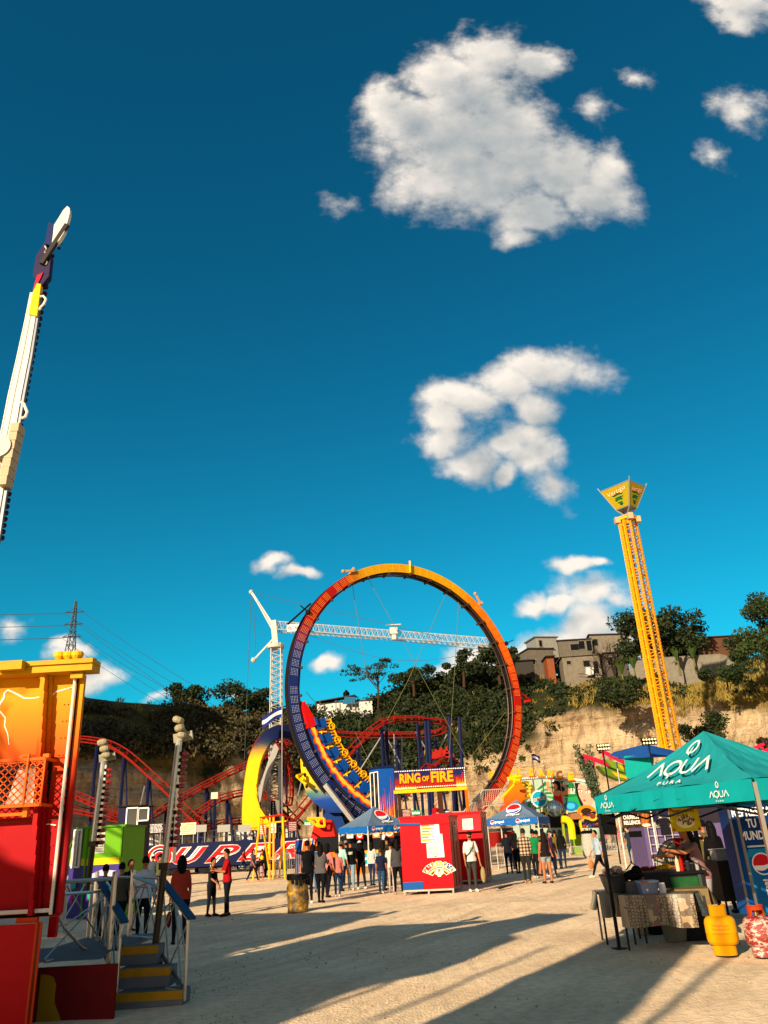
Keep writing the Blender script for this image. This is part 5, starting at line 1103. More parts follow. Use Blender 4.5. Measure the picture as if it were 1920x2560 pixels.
        def arc(r0_,r1_,a0,a1,m_,l,n=14):
            b.use(m_); b.flat(([(cx+r*math.cos(R(a0+(a1-a0)*i/n)),cy+r*math.sin(R(a0+(a1-a0)*i/n))*.78) for i in range(n+1) for r in(r0_,r1_)],[(2*i,2*i+1,2*i+3,2*i+2) for i in range(n)]),O0,Uf,z,1,1,0,0,l)
        arc(.24,.60,28,152,mat('#e8dcc0',.5),.010)
        arc(.26,.31,32,148,mat('#3a2818',.5),.014); arc(.31,.35,30,150,mat('#d8902a',.5),.014); arc(.35,.39,30,150,mat('#e8d8b0',.5),.014); arc(.38,.42,30,150,mat('#c05a1a',.5),.0145)
        for s,a0,st_,col in (('Play',146,11,'#b01818'),('Land',106,11,'#d8c818'),('Park',66,11,'#1a3a7a')):
            for i,ch in enumerate(s):
                a_=R(a0-i*st_); u=(Uf*math.sin(a_)-z*math.cos(a_)*.9); v=(Uf*math.cos(a_)+z*math.sin(a_)); P=O0+Uf*(cx+.44*math.cos(a_))+z*(cy+.44*math.sin(a_)*.80)-u*.04; b.use(mat('#f0e8d0',.5)); put_text(b,ch,P-u*.012-v*.012,u,v,.105,.16,0,0,.018,.05); b.use(mat(col,.5)); put_text(b,ch,P,u,v,.08,.135,0,0,.024,.03)
        b.use(mat('#e8dcc0',.5)); 
        for dx,dy,r_ in ((-.07,.18,.07),(.07,.18,.07),(0,.12,.07),(0,.24,.06)): b.flat(disc(cx+dx,cy+dy,r_,r_,14),O0,Uf,z,1,1,0,0,.016)
        b.use(mat('#8a6a30',.5)); b.flat(disc(cx,cy+.24,.035,.05,10),O0,Uf,z,1,1,0,0,.02)
        b.build('park_emblem',t)
    else:
        b=B().use(BR); b.prism([O0+z*(H-.62)-Dp*.16+Uf*w_*.30,O0+z*(H-.62)-Dp*.16+Uf*w_,O0+z*(H-.02)+Uf*w_-Dp*.01,O0+z*(H-.02)+Uf*w_*.30-Dp*.01],-Dp*.02); b.build('raised_shutter',t)
        b=B().use(mat('#d8d4c4',.6)); P=O0+z*(H-.60)-Dp*.188+Uf*w_*.62; sl=(Dp*.15+z*.60).normalized(); b.flat(pgon((0,0.04),(.38,.04),(.38,.42),(0,.42)),P,Uf,sl,1,1,0,0,.012); b.use(mat('#7a6a5c',.6)); 
        for i in range(8): b.flat(stroke([(.05,.09+i*.04),(.33,.09+i*.04)],.012),P,Uf,sl,1,1,0,0,.016)
        b.build('notice_sheet',t)
        b=B().use(mat('#a8b0b4',.6)); O=o-U*.012+Dp*d*.86+z*1.12
        for k in(0,1): b.quad(O+z*k*.36,O+Dp*.2+z*k*.36,O+Dp*.2+z*(k*.36+.32),O+z*(k*.36+.32))
        b.build('wall_notice',t)
    return t
q=G(1136,2233); tbooth('front red ticket booth with the price list and arched park emblem',(q.x,q.y,0),11,1.58,2.2,2.2,True)
q=G(1217,2209); tbooth('rear red ticket booth behind the man in the white t-shirt',(q.x,q.y,0),11,1.75,2.3,2.35,False)
q=G(1160,2236); b=B().use(BLACKM); a1,a2=G(1247,2221,.02),G(1278,2212,.02); b.bar(a1,a2,.05,.03); b.bar(a2,a2+V((.05,.02,.01)),.07,.02); o=b.build('scrap_stick',None,loc=a1); tag(o,'short black strip lying on the ground right of the ticket booths','debris')
# ================================================================== DRUM
def drum():
    c=G(745,2281); t=thing('trash_drum','dented mustard and black metal drum used as a bin','drum',c); H=.90
    M=bpy.data.materials.new('worn_drum'); M.use_nodes=True; n=M.node_tree.nodes; l=M.node_tree.links; p=n['Principled BSDF']; p.inputs['Roughness'].default_value=.6
    tc=n.new('ShaderNodeTexCoord'); a=n.new('ShaderNodeTexNoise'); a.inputs['Scale'].default_value=4; a.inputs['Detail'].default_value=8; a.inputs['Roughness'].default_value=.7; l.new(tc.outputs['Object'],a.inputs[0])
    rr=n.new('ShaderNodeValToRGB'); l.new(a.outputs[0],rr.inputs[0]); e=rr.color_ramp.elements; e[0].position=.42; e[0].color=(*lin('#2a2212'),1); e[1].position=.56; e[1].color=(*lin('#7c5a10'),1); x=e.new(.66); x.color=(*lin('#c8960c'),1)
    l.new(rr.outputs[0],p.inputs['Base Color'])
    b=B().use(M); pr=[(.27,0),(.285,.02)]
    for k in range(12): zz=.05+.8*k/12; pr.append((.275+(.012 if k in(4,8) else 0),zz))
    pr+=[(.285,H-.02),(.285,H),(.25,H),(.25,.1)]; b.lathe(pr,c,28); 
    for i,v in enumerate(b.v): 
        b.v[i]=v+V((.012*math.sin(v.z*9+v.x*8),.01*math.sin(v.z*7),0))
    b.build('barrel',t,smooth=True)
    b=B().use(BLACKM); b.lathe([(.29,H-.13),(.292,H-.01),(.288,H+.01),(.27,H+.01),(.27,H-.1)],c,28); 
    for k in range(6): a_=-1.9+k*.35; b.obox(c+V((.283*math.cos(a_),.283*math.sin(a_),H-.17)),(.04,0,0),(0,.012,0),(0,0,.05+.03*(k%3)))
    b.build('rim',t)
drum()
# ================================================================== FOOD COUNTER under the tent and stuff left of it
def counter():
    p=G(905,2185); Y=p.y+1.4; A=W(700,2150,Y+3).x; t=thing('food_counter','orange food counter with menu pictures under the left blue tent','counter',(p.x,Y,0)); x0=W(790,2140,Y).x;x1=W(1012,2140,Y).x
    b=B().use(mat('#d8680c',.5)); b.box(x0,Y,.0,x1,Y+.6,1.15); b.use(mat('#e0a010',.5)); b.box(x0+(x1-x0)*.55,Y-.01,.75,x0+(x1-x0)*.8,Y,1.1); b.use(mat('#1a8a94',.6)); b.box(x0+.2,Y-.012,.2,x0+.8,Y-.002,.9); b.build('body',t)
    b=B().use(mat('#141418',.6)); b.box(x0,Y+.7,1.2,x1,Y+.8,1.95); b.box(x0-.03,Y-.05,1.15,x1+.03,Y+.7,1.2); b.build('back_board',t)
    for i,(a,c,y0,y1,c1,c2) in enumerate(((867,883,2077,2096,'#d8d4cc','#d89a4a'),(891,908,2075,2098,'#a81c14','#e8a02a'),(932,950,2074,2095,'#d8702a','#e8c88a'),(962,985,2073,2094,'#b8301a','#e8901a'))):
        P=W(a,y1,Y-.2);Q=W(c,y1,Y-.2);T_=W(a,y0,Y-.2); b=B().use(mat(c1,.5)); b.box(P.x,Y-.2,P.z,Q.x,Y-.17,T_.z); b.use(mat('#f0e8d8',.5)); w_=Q.x-P.x;h=T_.z-P.z; b.flat(disc(w_/2,h*.45,w_*.38,h*.30,16),(P.x,Y-.2,P.z),V((1,0,0)),V((0,0,1)),1,1,0,0,.004); b.use(mat(c2,.5)); b.flat(disc(w_/2,h*.48,w_*.28,h*.2,12),(P.x,Y-.2,P.z),V((1,0,0)),V((0,0,1)),1,1,0,0,.008); b.build('menu_picture',t)
    # checked cloth table
    T=thing('checked_stand','low stand with a turquoise and white checked front beside the tent pole','stand',(W(925,2150,Y-.7).x,Y-.7,0)); X0=W(912,2150,Y-.7).x; X1=W(947,2150,Y-.7).x
    b=B(); n=6
    for i in range(n):
        for j in range(n): b.use(mat('#128a94' if (i*3+j*5+i*j)%3 else '#c8ccc4',.6)); b.box(X0+(X1-X0)*i/n,Y-.7,.35+.65*j/n,X0+(X1-X0)*(i+1)/n,Y-.3,.35+.65*(j+1)/n)
    b.build('front',T); b=B().use(mat('#8a6a44',.8)); b.box(X0,Y-.68,0,X1,Y-.32,.3); b.build('box',T)
    for k,(x,zz) in enumerate(((858,2083),(886,2078),(960,2095))):
        c=W(x,zz,Y-.25); o=B().use(mat('#c8c4bc',.7)); o.lathe([(.02,.28),(.05,.22),(.12,.1),(.14,0),(.09,-.12),(.02,-.16)],c,10); tag(o.build('plastic_bag',None,loc=c),['white plastic bag hanging left of the first menu picture','white plastic bag hanging between the first two menu pictures','white and red ball-like bag hanging over the checked stand'][k],'bag')
counter()
rb=B(lambda p:oc(.4)).use(VCG)
b=B().use(mat('#b4180e',.4)); 
P=[W(788,2050,48.5),W(828,2050,48.5),W(840,2102,48.2),W(775,2102,48.2)]; b.prism(P,V((0,1.5,0))); b.use(mat('#d8500c',.4)); P=[W(828,2050,48.6),W(834,2052,50),W(852,2102,50),W(840,2102,48.3)]; b.prism(P,V((0,.05,0)))
b.use(mat('#d8620c',.45)); a=W(738,2100,48);c=W(862,2100,48); b.box(a.x,48,0,c.x,49.6,a.z); b.use(mat('#1c3a7a',.5)); b.box(a.x+.0,47.97,.1,a.x+.5,48,a.z-.05); b.use(mat('#c8a040',.5)); b.box(a.x+1.5,47.97,.3,a.x+1.8,48,a.z-.1); b.build('base_cover',ring)
b=B().use(YEL)
for p,q in (((768,2046),(810,2046)),((768,2046),(795,2066)),((795,2066),(812,2066)),((810,2046),(812,2066)),((790,2046),(800,2066)),((800,2046),(790,2066))): b.tube(W(*p,47.8),W(*q,47.8),.07,5)
b.build('yellow_bracket',ring)
# blue-orange slanted panel left of it
def slantpanel():
    A=G(742,2196); Y=47; A=W(742,2190,Y); t=thing('flame_panel','upright orange, blue and white painted panel behind the barrier','panel',(A.x,Y,0)); x=A.x; h=1.9; b=B().use(mat('#c8b8a8',.5)); b.box(x,Y,0,x+1.0,Y+.06,h); b.build('panel',t)
    b=B(); O=V((x,Y,0)); U=V((1,0,0));Z=V((0,0,1))
    for col,p in (('#d8580c',((.1,.2),(.5,.2),(.85,1.8),(.4,1.8))),('#123a8a',((.5,.1),(.7,.1),(1.0,1.9),(.9,1.9))),('#e8a020',((.7,.1),(.95,.1),(.98,1.2))),('#123a8a',((0,0),(.1,.1),(.35,1.85),(.0,1.85)))): b.use(mat(col,.5)); b.flat(pgon(*p),O,U,Z,1,1,0,0,.006)
    b.build('artwork',t)
slantpanel()
W1=mat('#b9b4a8',.4,.5)
barrier('crowd_barrier','white crowd barrier left of the man in black, below the SUPER trailer',W(690,2190,46)*1,W(776,2186,46),1.15,W1,18) if False else None
def bar_px(label,pa,pb,Y0,Y1,h=1.1,nb=16,m_=W1,group='crowd barriers',name='crowd_barrier'):
    p=W(*pa,Y0);q=W(*pb,Y1); p.z=0;q.z=0; return barrier(name,label,p,q,h,m_,nb,group)
bar_px('white crowd barrier below the SUPER trailer, left of the man in black',(688,2190),(760,2190),46,46.5,1.2,16)
bar_px('white crowd barrier partly hidden behind the man in black by the drum',(762,2190),(800,2190),46,46,1.2,9)
bar_px('white crowd barrier behind the man in navy, under the right blue tent',(1246,2170),(1285,2170),40,42,1.15,9)
for i,(a,c,Y) in enumerate(((1385,1425,60),(1427,1468,61),(1508,1545,63),(1547,1580,63))):
    bar_px(['leftmost barrier in front of the mural ride','second barrier in front of the mural ride, beside the grey bin bag','third barrier in front of the mural ride, right of the tent pole','rightmost barrier in front of the mural ride'][i],(a,2120),(c,2118),Y,Y,1.15,12)
    bar_px(['lower rail fence below the leftmost mural barrier','lower rail fence beside the grey bin bag','lower rail fence right of the black tent pole','lower rail fence left of the churros stall'][i],(a,2130),(c,2130),Y-5,Y-5,.55,10,group='low rails before the mural ride')
# yellow swing frame
def swingframe():
    Y=45; c=W(680,2170,Y); c.z=0; t=thing('yellow_gantry','yellow tubular frame with a red top bar in front of the trailer','frame',c); top=W(680,2043,Y).z; xl=W(650,2043,Y).x; xr=W(707,2043,Y).x
    b=B().use(mat('#b8200e',.5)); b.tube((xl,Y,top),(xr,Y,top+.1),.05,6); b.tube((xl,Y,top),(xl,Y+1.5,top),.05,6); b.tube((xr,Y,top+.1),(xr,Y+1.5,top+.05),.05,6); b.build('top_bar',t)
    b=B().use(YEL)
    for x,x2,y2 in ((xl,xl-.25,Y-.5),(xr,xr+.12,Y),(xl+.1,xl+.35,Y+1.5),(xr,xr-.4,Y+1.5),(xl+.55,xl+.5,Y+.2),(xr-.5,xr-.45,Y-.3)):
        bb=B().use(YEL); bb.tube((x,Y if abs(x-x2)<.3 else Y+.3,top),(x2,y2,0),.055,6); bb.build('leg',t)
    b.tube((xl,Y+1.4,top-.25),(xr,Y+1.4,top-.2),.045,6); b.lathe([(.06,0),(.1,.05),(.08,.3),(.12,.45),(.05,.6)],(xl+.5,Y+.2,1.2),8); b.build('cross_bar',t)
swingframe()
# ================================================================== DANCE RIDE MURAL
def mural():
    Y=66; t=thing('mural_wall','curved painted ride wall with green rays, a woman in red and a large face','ride wall',W(1390,2070,Y)*1); xl=W(1275,2000,Y).x; xr=W(1502,2000,Y).x; w_=xr-xl; zt=W(1370,1944,Y).z; zb=W(1400,2072,Y).z; h=zt-zb
    t.location=(xl+w_/2,Y,0); t['_o']=(xl+w_/2,Y,0)
    top=lambda u:zb+h*(1-.20*max(0,(u-.42)/.58)**1.6-.05*max(0,.25-u))
    b=B().use(mat('#93a592',.6)); n=16
    for i in range(n): u=i/n;v=(i+1)/n; b.prism([V((xl+w_*u,Y,.6)),V((xl+w_*v,Y,.6)),V((xl+w_*v,Y,top(v))),V((xl+w_*u,Y,top(u)))],V((0,.2,0)))
    b.build('wall',t)
    O=V((xl,Y,zb)); U=V((1,0,0));Z=V((0,0,1)); b=B(); X=lambda px:(px-1275)/227*w_; Yp=lambda py,px=1390:(W(px,py,Y).z-zb)
    def P(px,py): return (X(px),W(px,py,Y).z-zb)
    def pg(col,pts,l,ro=.55): b.use(mat(col,ro,0,.18)); b.flat(pgon(*[P(*q) for q in pts]),O,U,Z,1,1,0,0,l)
    def el(col,px,py,rx,ry,l,n=18): b.use(mat(col,.55,0,.15)); c=P(px,py); b.flat(disc(c[0],c[1],rx*w_/227,ry*w_/227,n),O,U,Z,1,1,0,0,l)
    pg('#d86a10',[(1278,1950),(1308,1948),(1318,2030),(1278,2065)],.004); pg('#8a3a9a',[(1300,1975),(1330,2000),(1335,2040),(1300,2060)],.006); pg('#9a90b0',[(1296,1990),(1325,1992),(1340,2045),(1306,2030)],.008)
    for k in range(9):   # rays
        a0=R(55-k*22);a1=R(55-k*22-11); c=(1333,1985); r_=62
        pg('#0c6a34' if k%2==0 else '#2c8a4e',[c,(c[0]+r_*math.cos(a0),c[1]-r_*.62*math.sin(a0)),(c[0]+r_*math.cos(a1),c[1]-r_*.62*math.sin(a1))],.010+.0004*k)
    el('#7a5a10',1318,1975,21,22,.016); 
    r=random.Random(3)
    for k in range(26): el(r.choice(('#c88a10','#2a6a20','#5a2a10','#d8b040','#123a18')),1318+r.uniform(-15,15),1975+r.uniform(-16,16),r.uniform(2,5),r.uniform(2,6),.018+.0005*k,9)
    pg('#0c6a3a',[(1405,1950),(1440,1958),(1446,2000),(1410,1990)],.012); pg('#1a8a4a',[(1412,1995),(1446,1990),(1462,2030),(1420,2022)],.013); pg('#8fb092',[(1415,1972),(1440,1972),(1440,1985),(1415,1985)],.014)
    for px,py in ((1385,1950),(1420,1958),(1434,1975),(1490,1980),(1480,1968)):
        for rr,cc_ in ((7,'#d0d4cc'),(4.5,'#2a3a30'),(3,'#d0d4cc')): el(cc_,px,py,rr,rr*.6,.018+.002*(7-rr))
    # woman in red (generic figure)
    sk='#c07a50'; pg('#14100e',[(1386,1955),(1398,1952),(1412,1965),(1420,1985),(1405,1978),(1398,1985),(1390,1975)],.024); el('#120e0c',1397,1960,10,8,.0245)
    el(sk,1392,1967,6,8,.026); pg(sk,[(1384,1980),(1400,1975),(1412,1982),(1405,2003),(1388,2003)],.0262)
    pg(sk,[(1371,1955),(1378,1953),(1376,1968),(1390,1980),(1386,1986),(1370,1972)],.027); pg(sk,[(1404,1980),(1424,1974),(1405,1962),(1408,1957),(1430,1974),(1426,1984),(1408,1990)],.027)
    pg('#b81410',[(1385,1985),(1390,1990),(1400,1990),(1404,1984),(1407,2005),(1404,2024),(1410,2030),(1380,2026),(1388,2008)],.029)
    # big face with black hair
    pg('#16120f',[(1442,1957),(1455,1957),(1462,1975),(1456,2010),(1462,2035),(1450,2015),(1443,1985)],.022); pg('#16120f',[(1470,1962),(1488,1967),(1493,1985),(1490,2010),(1482,1990),(1474,1975)],.022)
    pg('#b8907a',[(1452,1960),(1476,1965),(1483,1985),(1480,2008),(1468,2022),(1458,2014),(1449,1990),(1448,1972)],.024)
    for px,py in ((1454,1978),(1472,1980)): el('#e8e0d8',px,py,4.5,2.2,.026); el('#1a1a1a',px,py,1.8,1.8,.028); pg('#1a1210',[(px-6,py-5),(px+5,py-6),(px+5,py-5),(px-6,py-3.5)],.027)
    el('#a84a3a',1461,2001,3.5,2.4,.027); pg('#b08a70',[(1461,1982),(1464,1994),(1459,1995)],.026)
    pg('#c8ccc0',[(1495,1970),(1500,1985),(1502,2010),(1490,2020)],.02)
    for px,py,rx,ry,c1,c2 in ((1425,2015,18,12,'#0f6a9a','#3a9ac0'),(1462,2030,24,16,'#c87010','#2a1a10'),(1475,2040,14,12,'#e0a020','#5a2a10'),(1350,2035,16,8,'#c8b010','#1a1a10')): el(c1,px,py,rx,ry,.03); el(c2,px,py,rx*.6,ry*.6,.032)
    pg('#18161a',[(1330,2040),(1365,2025),(1395,2035),(1450,2028),(1500,2035),(1500,2070),(1330,2070)],.022)
    for k in range(60): el(r.choice(('#c88a18','#1a1a20','#3a2a5a','#e0b030','#8a2a18','#1c6a8a')),r.uniform(1400,1498),r.uniform(2030,2068),r.uniform(2,6),r.uniform(1.5,4),.034+.0004*k,8)
    b.build('mural_painting',t)
    b=B().use(mat('#d8d8d0',.5))
    for i in range(n): u=i/n;v=(i+1)/n; b.bar((xl+w_*u,Y-.06,top(u)+.05),(xl+w_*v,Y-.06,top(v)+.05),.14,.14)
    b.use(mat('#1a1a1a',.5))
    for i in range(24): u=.04+.5*i/24; b.bar((xl+w_*u,Y-.14,top(u)-.02),(xl+w_*u+.06,Y-.14,top(u)+.12),.05,.03)
    b.build('edge_trim',t)
    for i,(ch,px,py) in enumerate((('R',1232,1938),('Z',1278,1932),('Y',1297,1931),('D',1330,1931),('A',1353,1932),('N',1376,1934),('C',1399,1936),('E',1427,1941))):
        c=W(px,py,Y-.2); b=B().use(mat('#e89a10',.45)); put_text(b,ch,c+V((-.24,0,-.28)),U,Z,.48,.58,0,0,.02,.06); b.use(mat('#c84a0c',.45)); b.box(c.x-.28,Y-.2,c.z-.36,c.x+.28,Y-.12,c.z-.27); b.use(mat('#d86a10',.45)); put_text(b,ch,c+V((-.24,.05,-.30)),U,Z,.52,.6,-.02,-.01,0,.08); b.use(STEEL); b.tube((c.x,Y-.1,c.z-.3),(c.x,Y-.1,zb+h*.7),.03,4); b.build('roof_letter',t)
    # star signs
    for lab,px,py,r_,c1,tx in (('turquoise starburst DANCE sign in front of the mural',1348,1997,.60,'#0c8aa4','DANCE'),('orange starburst sign left of the mural',1292,1995,.55,'#d8500c',None)):
        c=W(px,py,64); s=thing('starburst_sign',lab,'sign',c); b=B().use(mat('#d8d4c8',.5)); pts=[(r_*(1.12 if k%2 else .98)*math.cos(k*PI/24),r_*(1.12 if k%2 else .98)*math.sin(k*PI/24)) for k in range(48)]
        b.prism([c+V((x,0,y)) for x,y in pts],V((0,.08,0))); b.use(mat(c1,.5)); b.flat(disc(0,0,r_*.9),c,U,Z,1,1,0,0,.01)
        if tx: b.use(mat('#d8a080',.5)); put_text(b,tx,c,(U+Z*.18),Z,r_*1.5,r_*.42,-r_*.75,-r_*.22,.02,.05)
        b.build('panel',s); b=B().use(STEEL); b.tube(c+V((0,.1,0)),V((c.x,c.y+.1,0)),.05,5); b.build('post',s)
    c=W(1387,2022,63); s=thing('mirror_ball','large mirrored ball in front of the mural','ball',c); b=B(); b.use(mat('#8aa0a8',.15,.9)); b.ball(c,.62,16,10); b.build('ball',s); b=B().use(mat('#2a2a2a',.5)); 
    for k in range(8): b.path([c+V((.63*math.cos(k*PI/8)*math.cos(j*PI/8),.63*math.sin(k*PI/8)*math.cos(j*PI/8),.63*math.sin(j*PI/8))) for j in range(17)],.012,3,cap=False)
    b.build('grid_lines',s)
mural()
# yellow kiosk and slide in front of mural
def kiosk2():
    Y=58; A=W(1432,2090,Y); t=thing('yellow_kiosk','small yellow and green kiosk with a brown roof in front of the mural','kiosk',(A.x,Y,0)); x0=W(1432,2090,Y).x; x1=W(1458,2090,Y).x; z1=W(1445,2048,Y).z
    b=B().use(mat('#6a8a1c',.5)); b.box(x0,Y,0,x1,Y+1,1.25); b.use(mat('#d8a818',.5)); b.box(x0,Y,1.25,x0+.12,Y+1,z1); b.box(x1-.12,Y,1.25,x1,Y+1,z1); b.use(DARK); b.box(x0+.12,Y+.3,1.25,x1-.12,Y+1,z1); b.build('body',t)
    b=B().use(mat('#8a5a3a',.7)); b.prism([V((x0-.15,Y-.2,z1)),V((x1+.15,Y-.2,z1)),V((x1-.1,Y-.2,z1+.4)),V((x0+.1,Y-.2,z1+.4))],V((0,1.3,0))); b.build('roof',t)
    s=thing('yellow_slide','bright yellow curved slide left of the yellow kiosk','slide',W(1415,2120,57)); b=B().use(mat('#e8b80c',.4)); b.path(cr_spline([W(1404,2048,57),W(1418,2050,57),W(1427,2060,57),W(1430,2080,57),W(1432,2098,57)],5),.24,8); b.build('chute',s); b=B().use(mat('#7a8a1c',.5)); b.bar(V((W(1406,2060,57).x,57.2,0)),W(1406,2050,57.2),.15); b.build('post',s)
    c=W(1478,2150,50); c.z=0; t=thing('bin_bag','big pale grey rubbish sack standing by the low rail','sack',c); b=B().use(mat('#9a978c',.7,0,.2,9,bump=.6)); b.lathe([(.32,0),(.42,.15),(.44,.6),(.40,1.1),(.34,1.35),(.2,1.4)],c,14); b.build('sack',t); b=B().use(BLACKM); b.lathe([(.34,1.3),(.38,1.42),(.3,1.5),(.1,1.45)],c,12); b.build('black_liner',t)
kiosk2()
# ================================================================== SPINNING RIDE with pink arms
def spinner():
    Y=46; c=W(1700,2100,Y); c.z=0; t=thing('spinner_ride','spinning ride with pink arms and green and orange pods behind the teal tent','ride',c); PK=mat('#b81c38',.45); 
    b=B().use(mat('#8a8f94',.5)); b.tube(c,c+V((0,0,4.2)),.5,12); b.build('hub',t)
    arms=(((1690,1935),(1560,1905),(1505,1878)),((1700,1950),(1560,1925),(1462,1890)),((1705,1930),(1850,1890),(1905,1862)),((1705,1940),(1860,1900),(1925,1872)),((1700,1925),(1790,1880),(1822,1862)))
    for k,a in enumerate(arms):
        P=[W(x,y,Y+(-1.2 if k in(1,3) else 1)) for x,y in a]; b=B().use(PK); b.path(P,[.16,.15,.11],6); e=P[-1]; d=(P[1]-P[2]).normalized(); b.bar(e-d*.1,e+d*.8-V((0,0,.0)),.22,.14)
        for q in(.0,.5): b.bar(e+d*q,e+d*q-V((0,0,.35)),.07)
        b.build('arm',t); b=B().use(DARK); b.ball(e-d*.15-V((0,0,.12)),.1,6,4); b.ball(e+d*.4-V((0,0,.42)),.09,6,4); b.build('arm_lamp',t)
    for k,(a,cc_) in enumerate((((1525,1905),'#5a7a1c'),((1510,1922),'#4a6a18'))):
        P=[W(a[0]+x,a[1]+y,Y-1.5) for x,y in ((-14,-8),(20,2),(55,14),(80,22),(78,30),(40,28),(5,14))]; b=B().use(mat(cc_,.4)); b.prism(P,V((0,.8,0))); b.use(mat('#d8901a',.4)); P2=[W(a[0]+x,a[1]+y,Y-1.52) for x,y in ((18,6),(50,17),(76,25),(60,26),(30,18))]; b.prism(P2,V((0,.02,0))); b.build('pod',t)
    s=thing('blue_tarp_roof','blue tarpaulin roof on poles over the spinning ride','canopy',W(1610,1890,42)); b=B().use(mat('#1c4a8c',.6,0,.2)); ap=W(1614,1860,42); e=[W(1522,1889,42),W(1560,1897,40.5),W(1625,1893,40),W(1690,1893,41),W(1700,1880,43),W(1600,1875,44),W(1535,1880,43.5)]
    b.add([ap]+e,[(0,i+1,(i+1)%7+1) for i in range(7)]); b.build('tarpaulin',s)
    b=B().use(mat('#aab0b0',.6)); b.prism([W(1545,1893,41.5),W(1600,1888,41.5),W(1600,1893,41.5),W(1545,1899,41.5)],V((0,.05,0))); b.build('pale_edge',s); b=B().use(mat('#0a8a84',.7,0,.1))
    Pq=[(1560,1890),(1597,1889),(1634,1891),(1636,1935),(1598,1950),(1566,1945)]; b.prism([W(x,y,40.6) for x,y in Pq],V((0,.04,0))); b.build('teal_sheet',s)
    b=B().use(STEEL); 
    for x in(1541,1640): p=W(x,1905,40.8); b.tube((p.x,p.y,0),p,.04,6)
    b.build('pole',s)
    for lab,a,c0,y0,y1 in (('left bank of ten floodlights above the pink arms',1494,1526,1860,1877),('right bank of ten floodlights in front of the yellow tower',1607,1644,1845,1863)):
        A=W(a,y1,39);Q=W(c0,y1,39);T=W(a,y0,39); f=thing('floodlight_bank',lab,'floodlight',(A.x,39,A.z),'floodlight banks over the tarp roof'); b=B().use(BLACKM); b.box(A.x,39,A.z,Q.x,39.15,T.z); b.build('housing',f); b=B().use(mat('#e8e4b8',.3)); 
        for i in range(5):
            for j in range(2): b.path([V((A.x+(Q.x-A.x)*(i+.5)/5,38.99,A.z+(T.z-A.z)*(j+.5)/2)),V((A.x+(Q.x-A.x)*(i+.5)/5,38.96,A.z+(T.z-A.z)*(j+.5)/2))],.05,8)
        b.build('lens',f); b=B().use(DARK); xm=(A.x+Q.x)/2; b.tube((xm,39.2,0),(xm,39.2,A.z+.1),.04,5); b.build('pole',f)
spinner()
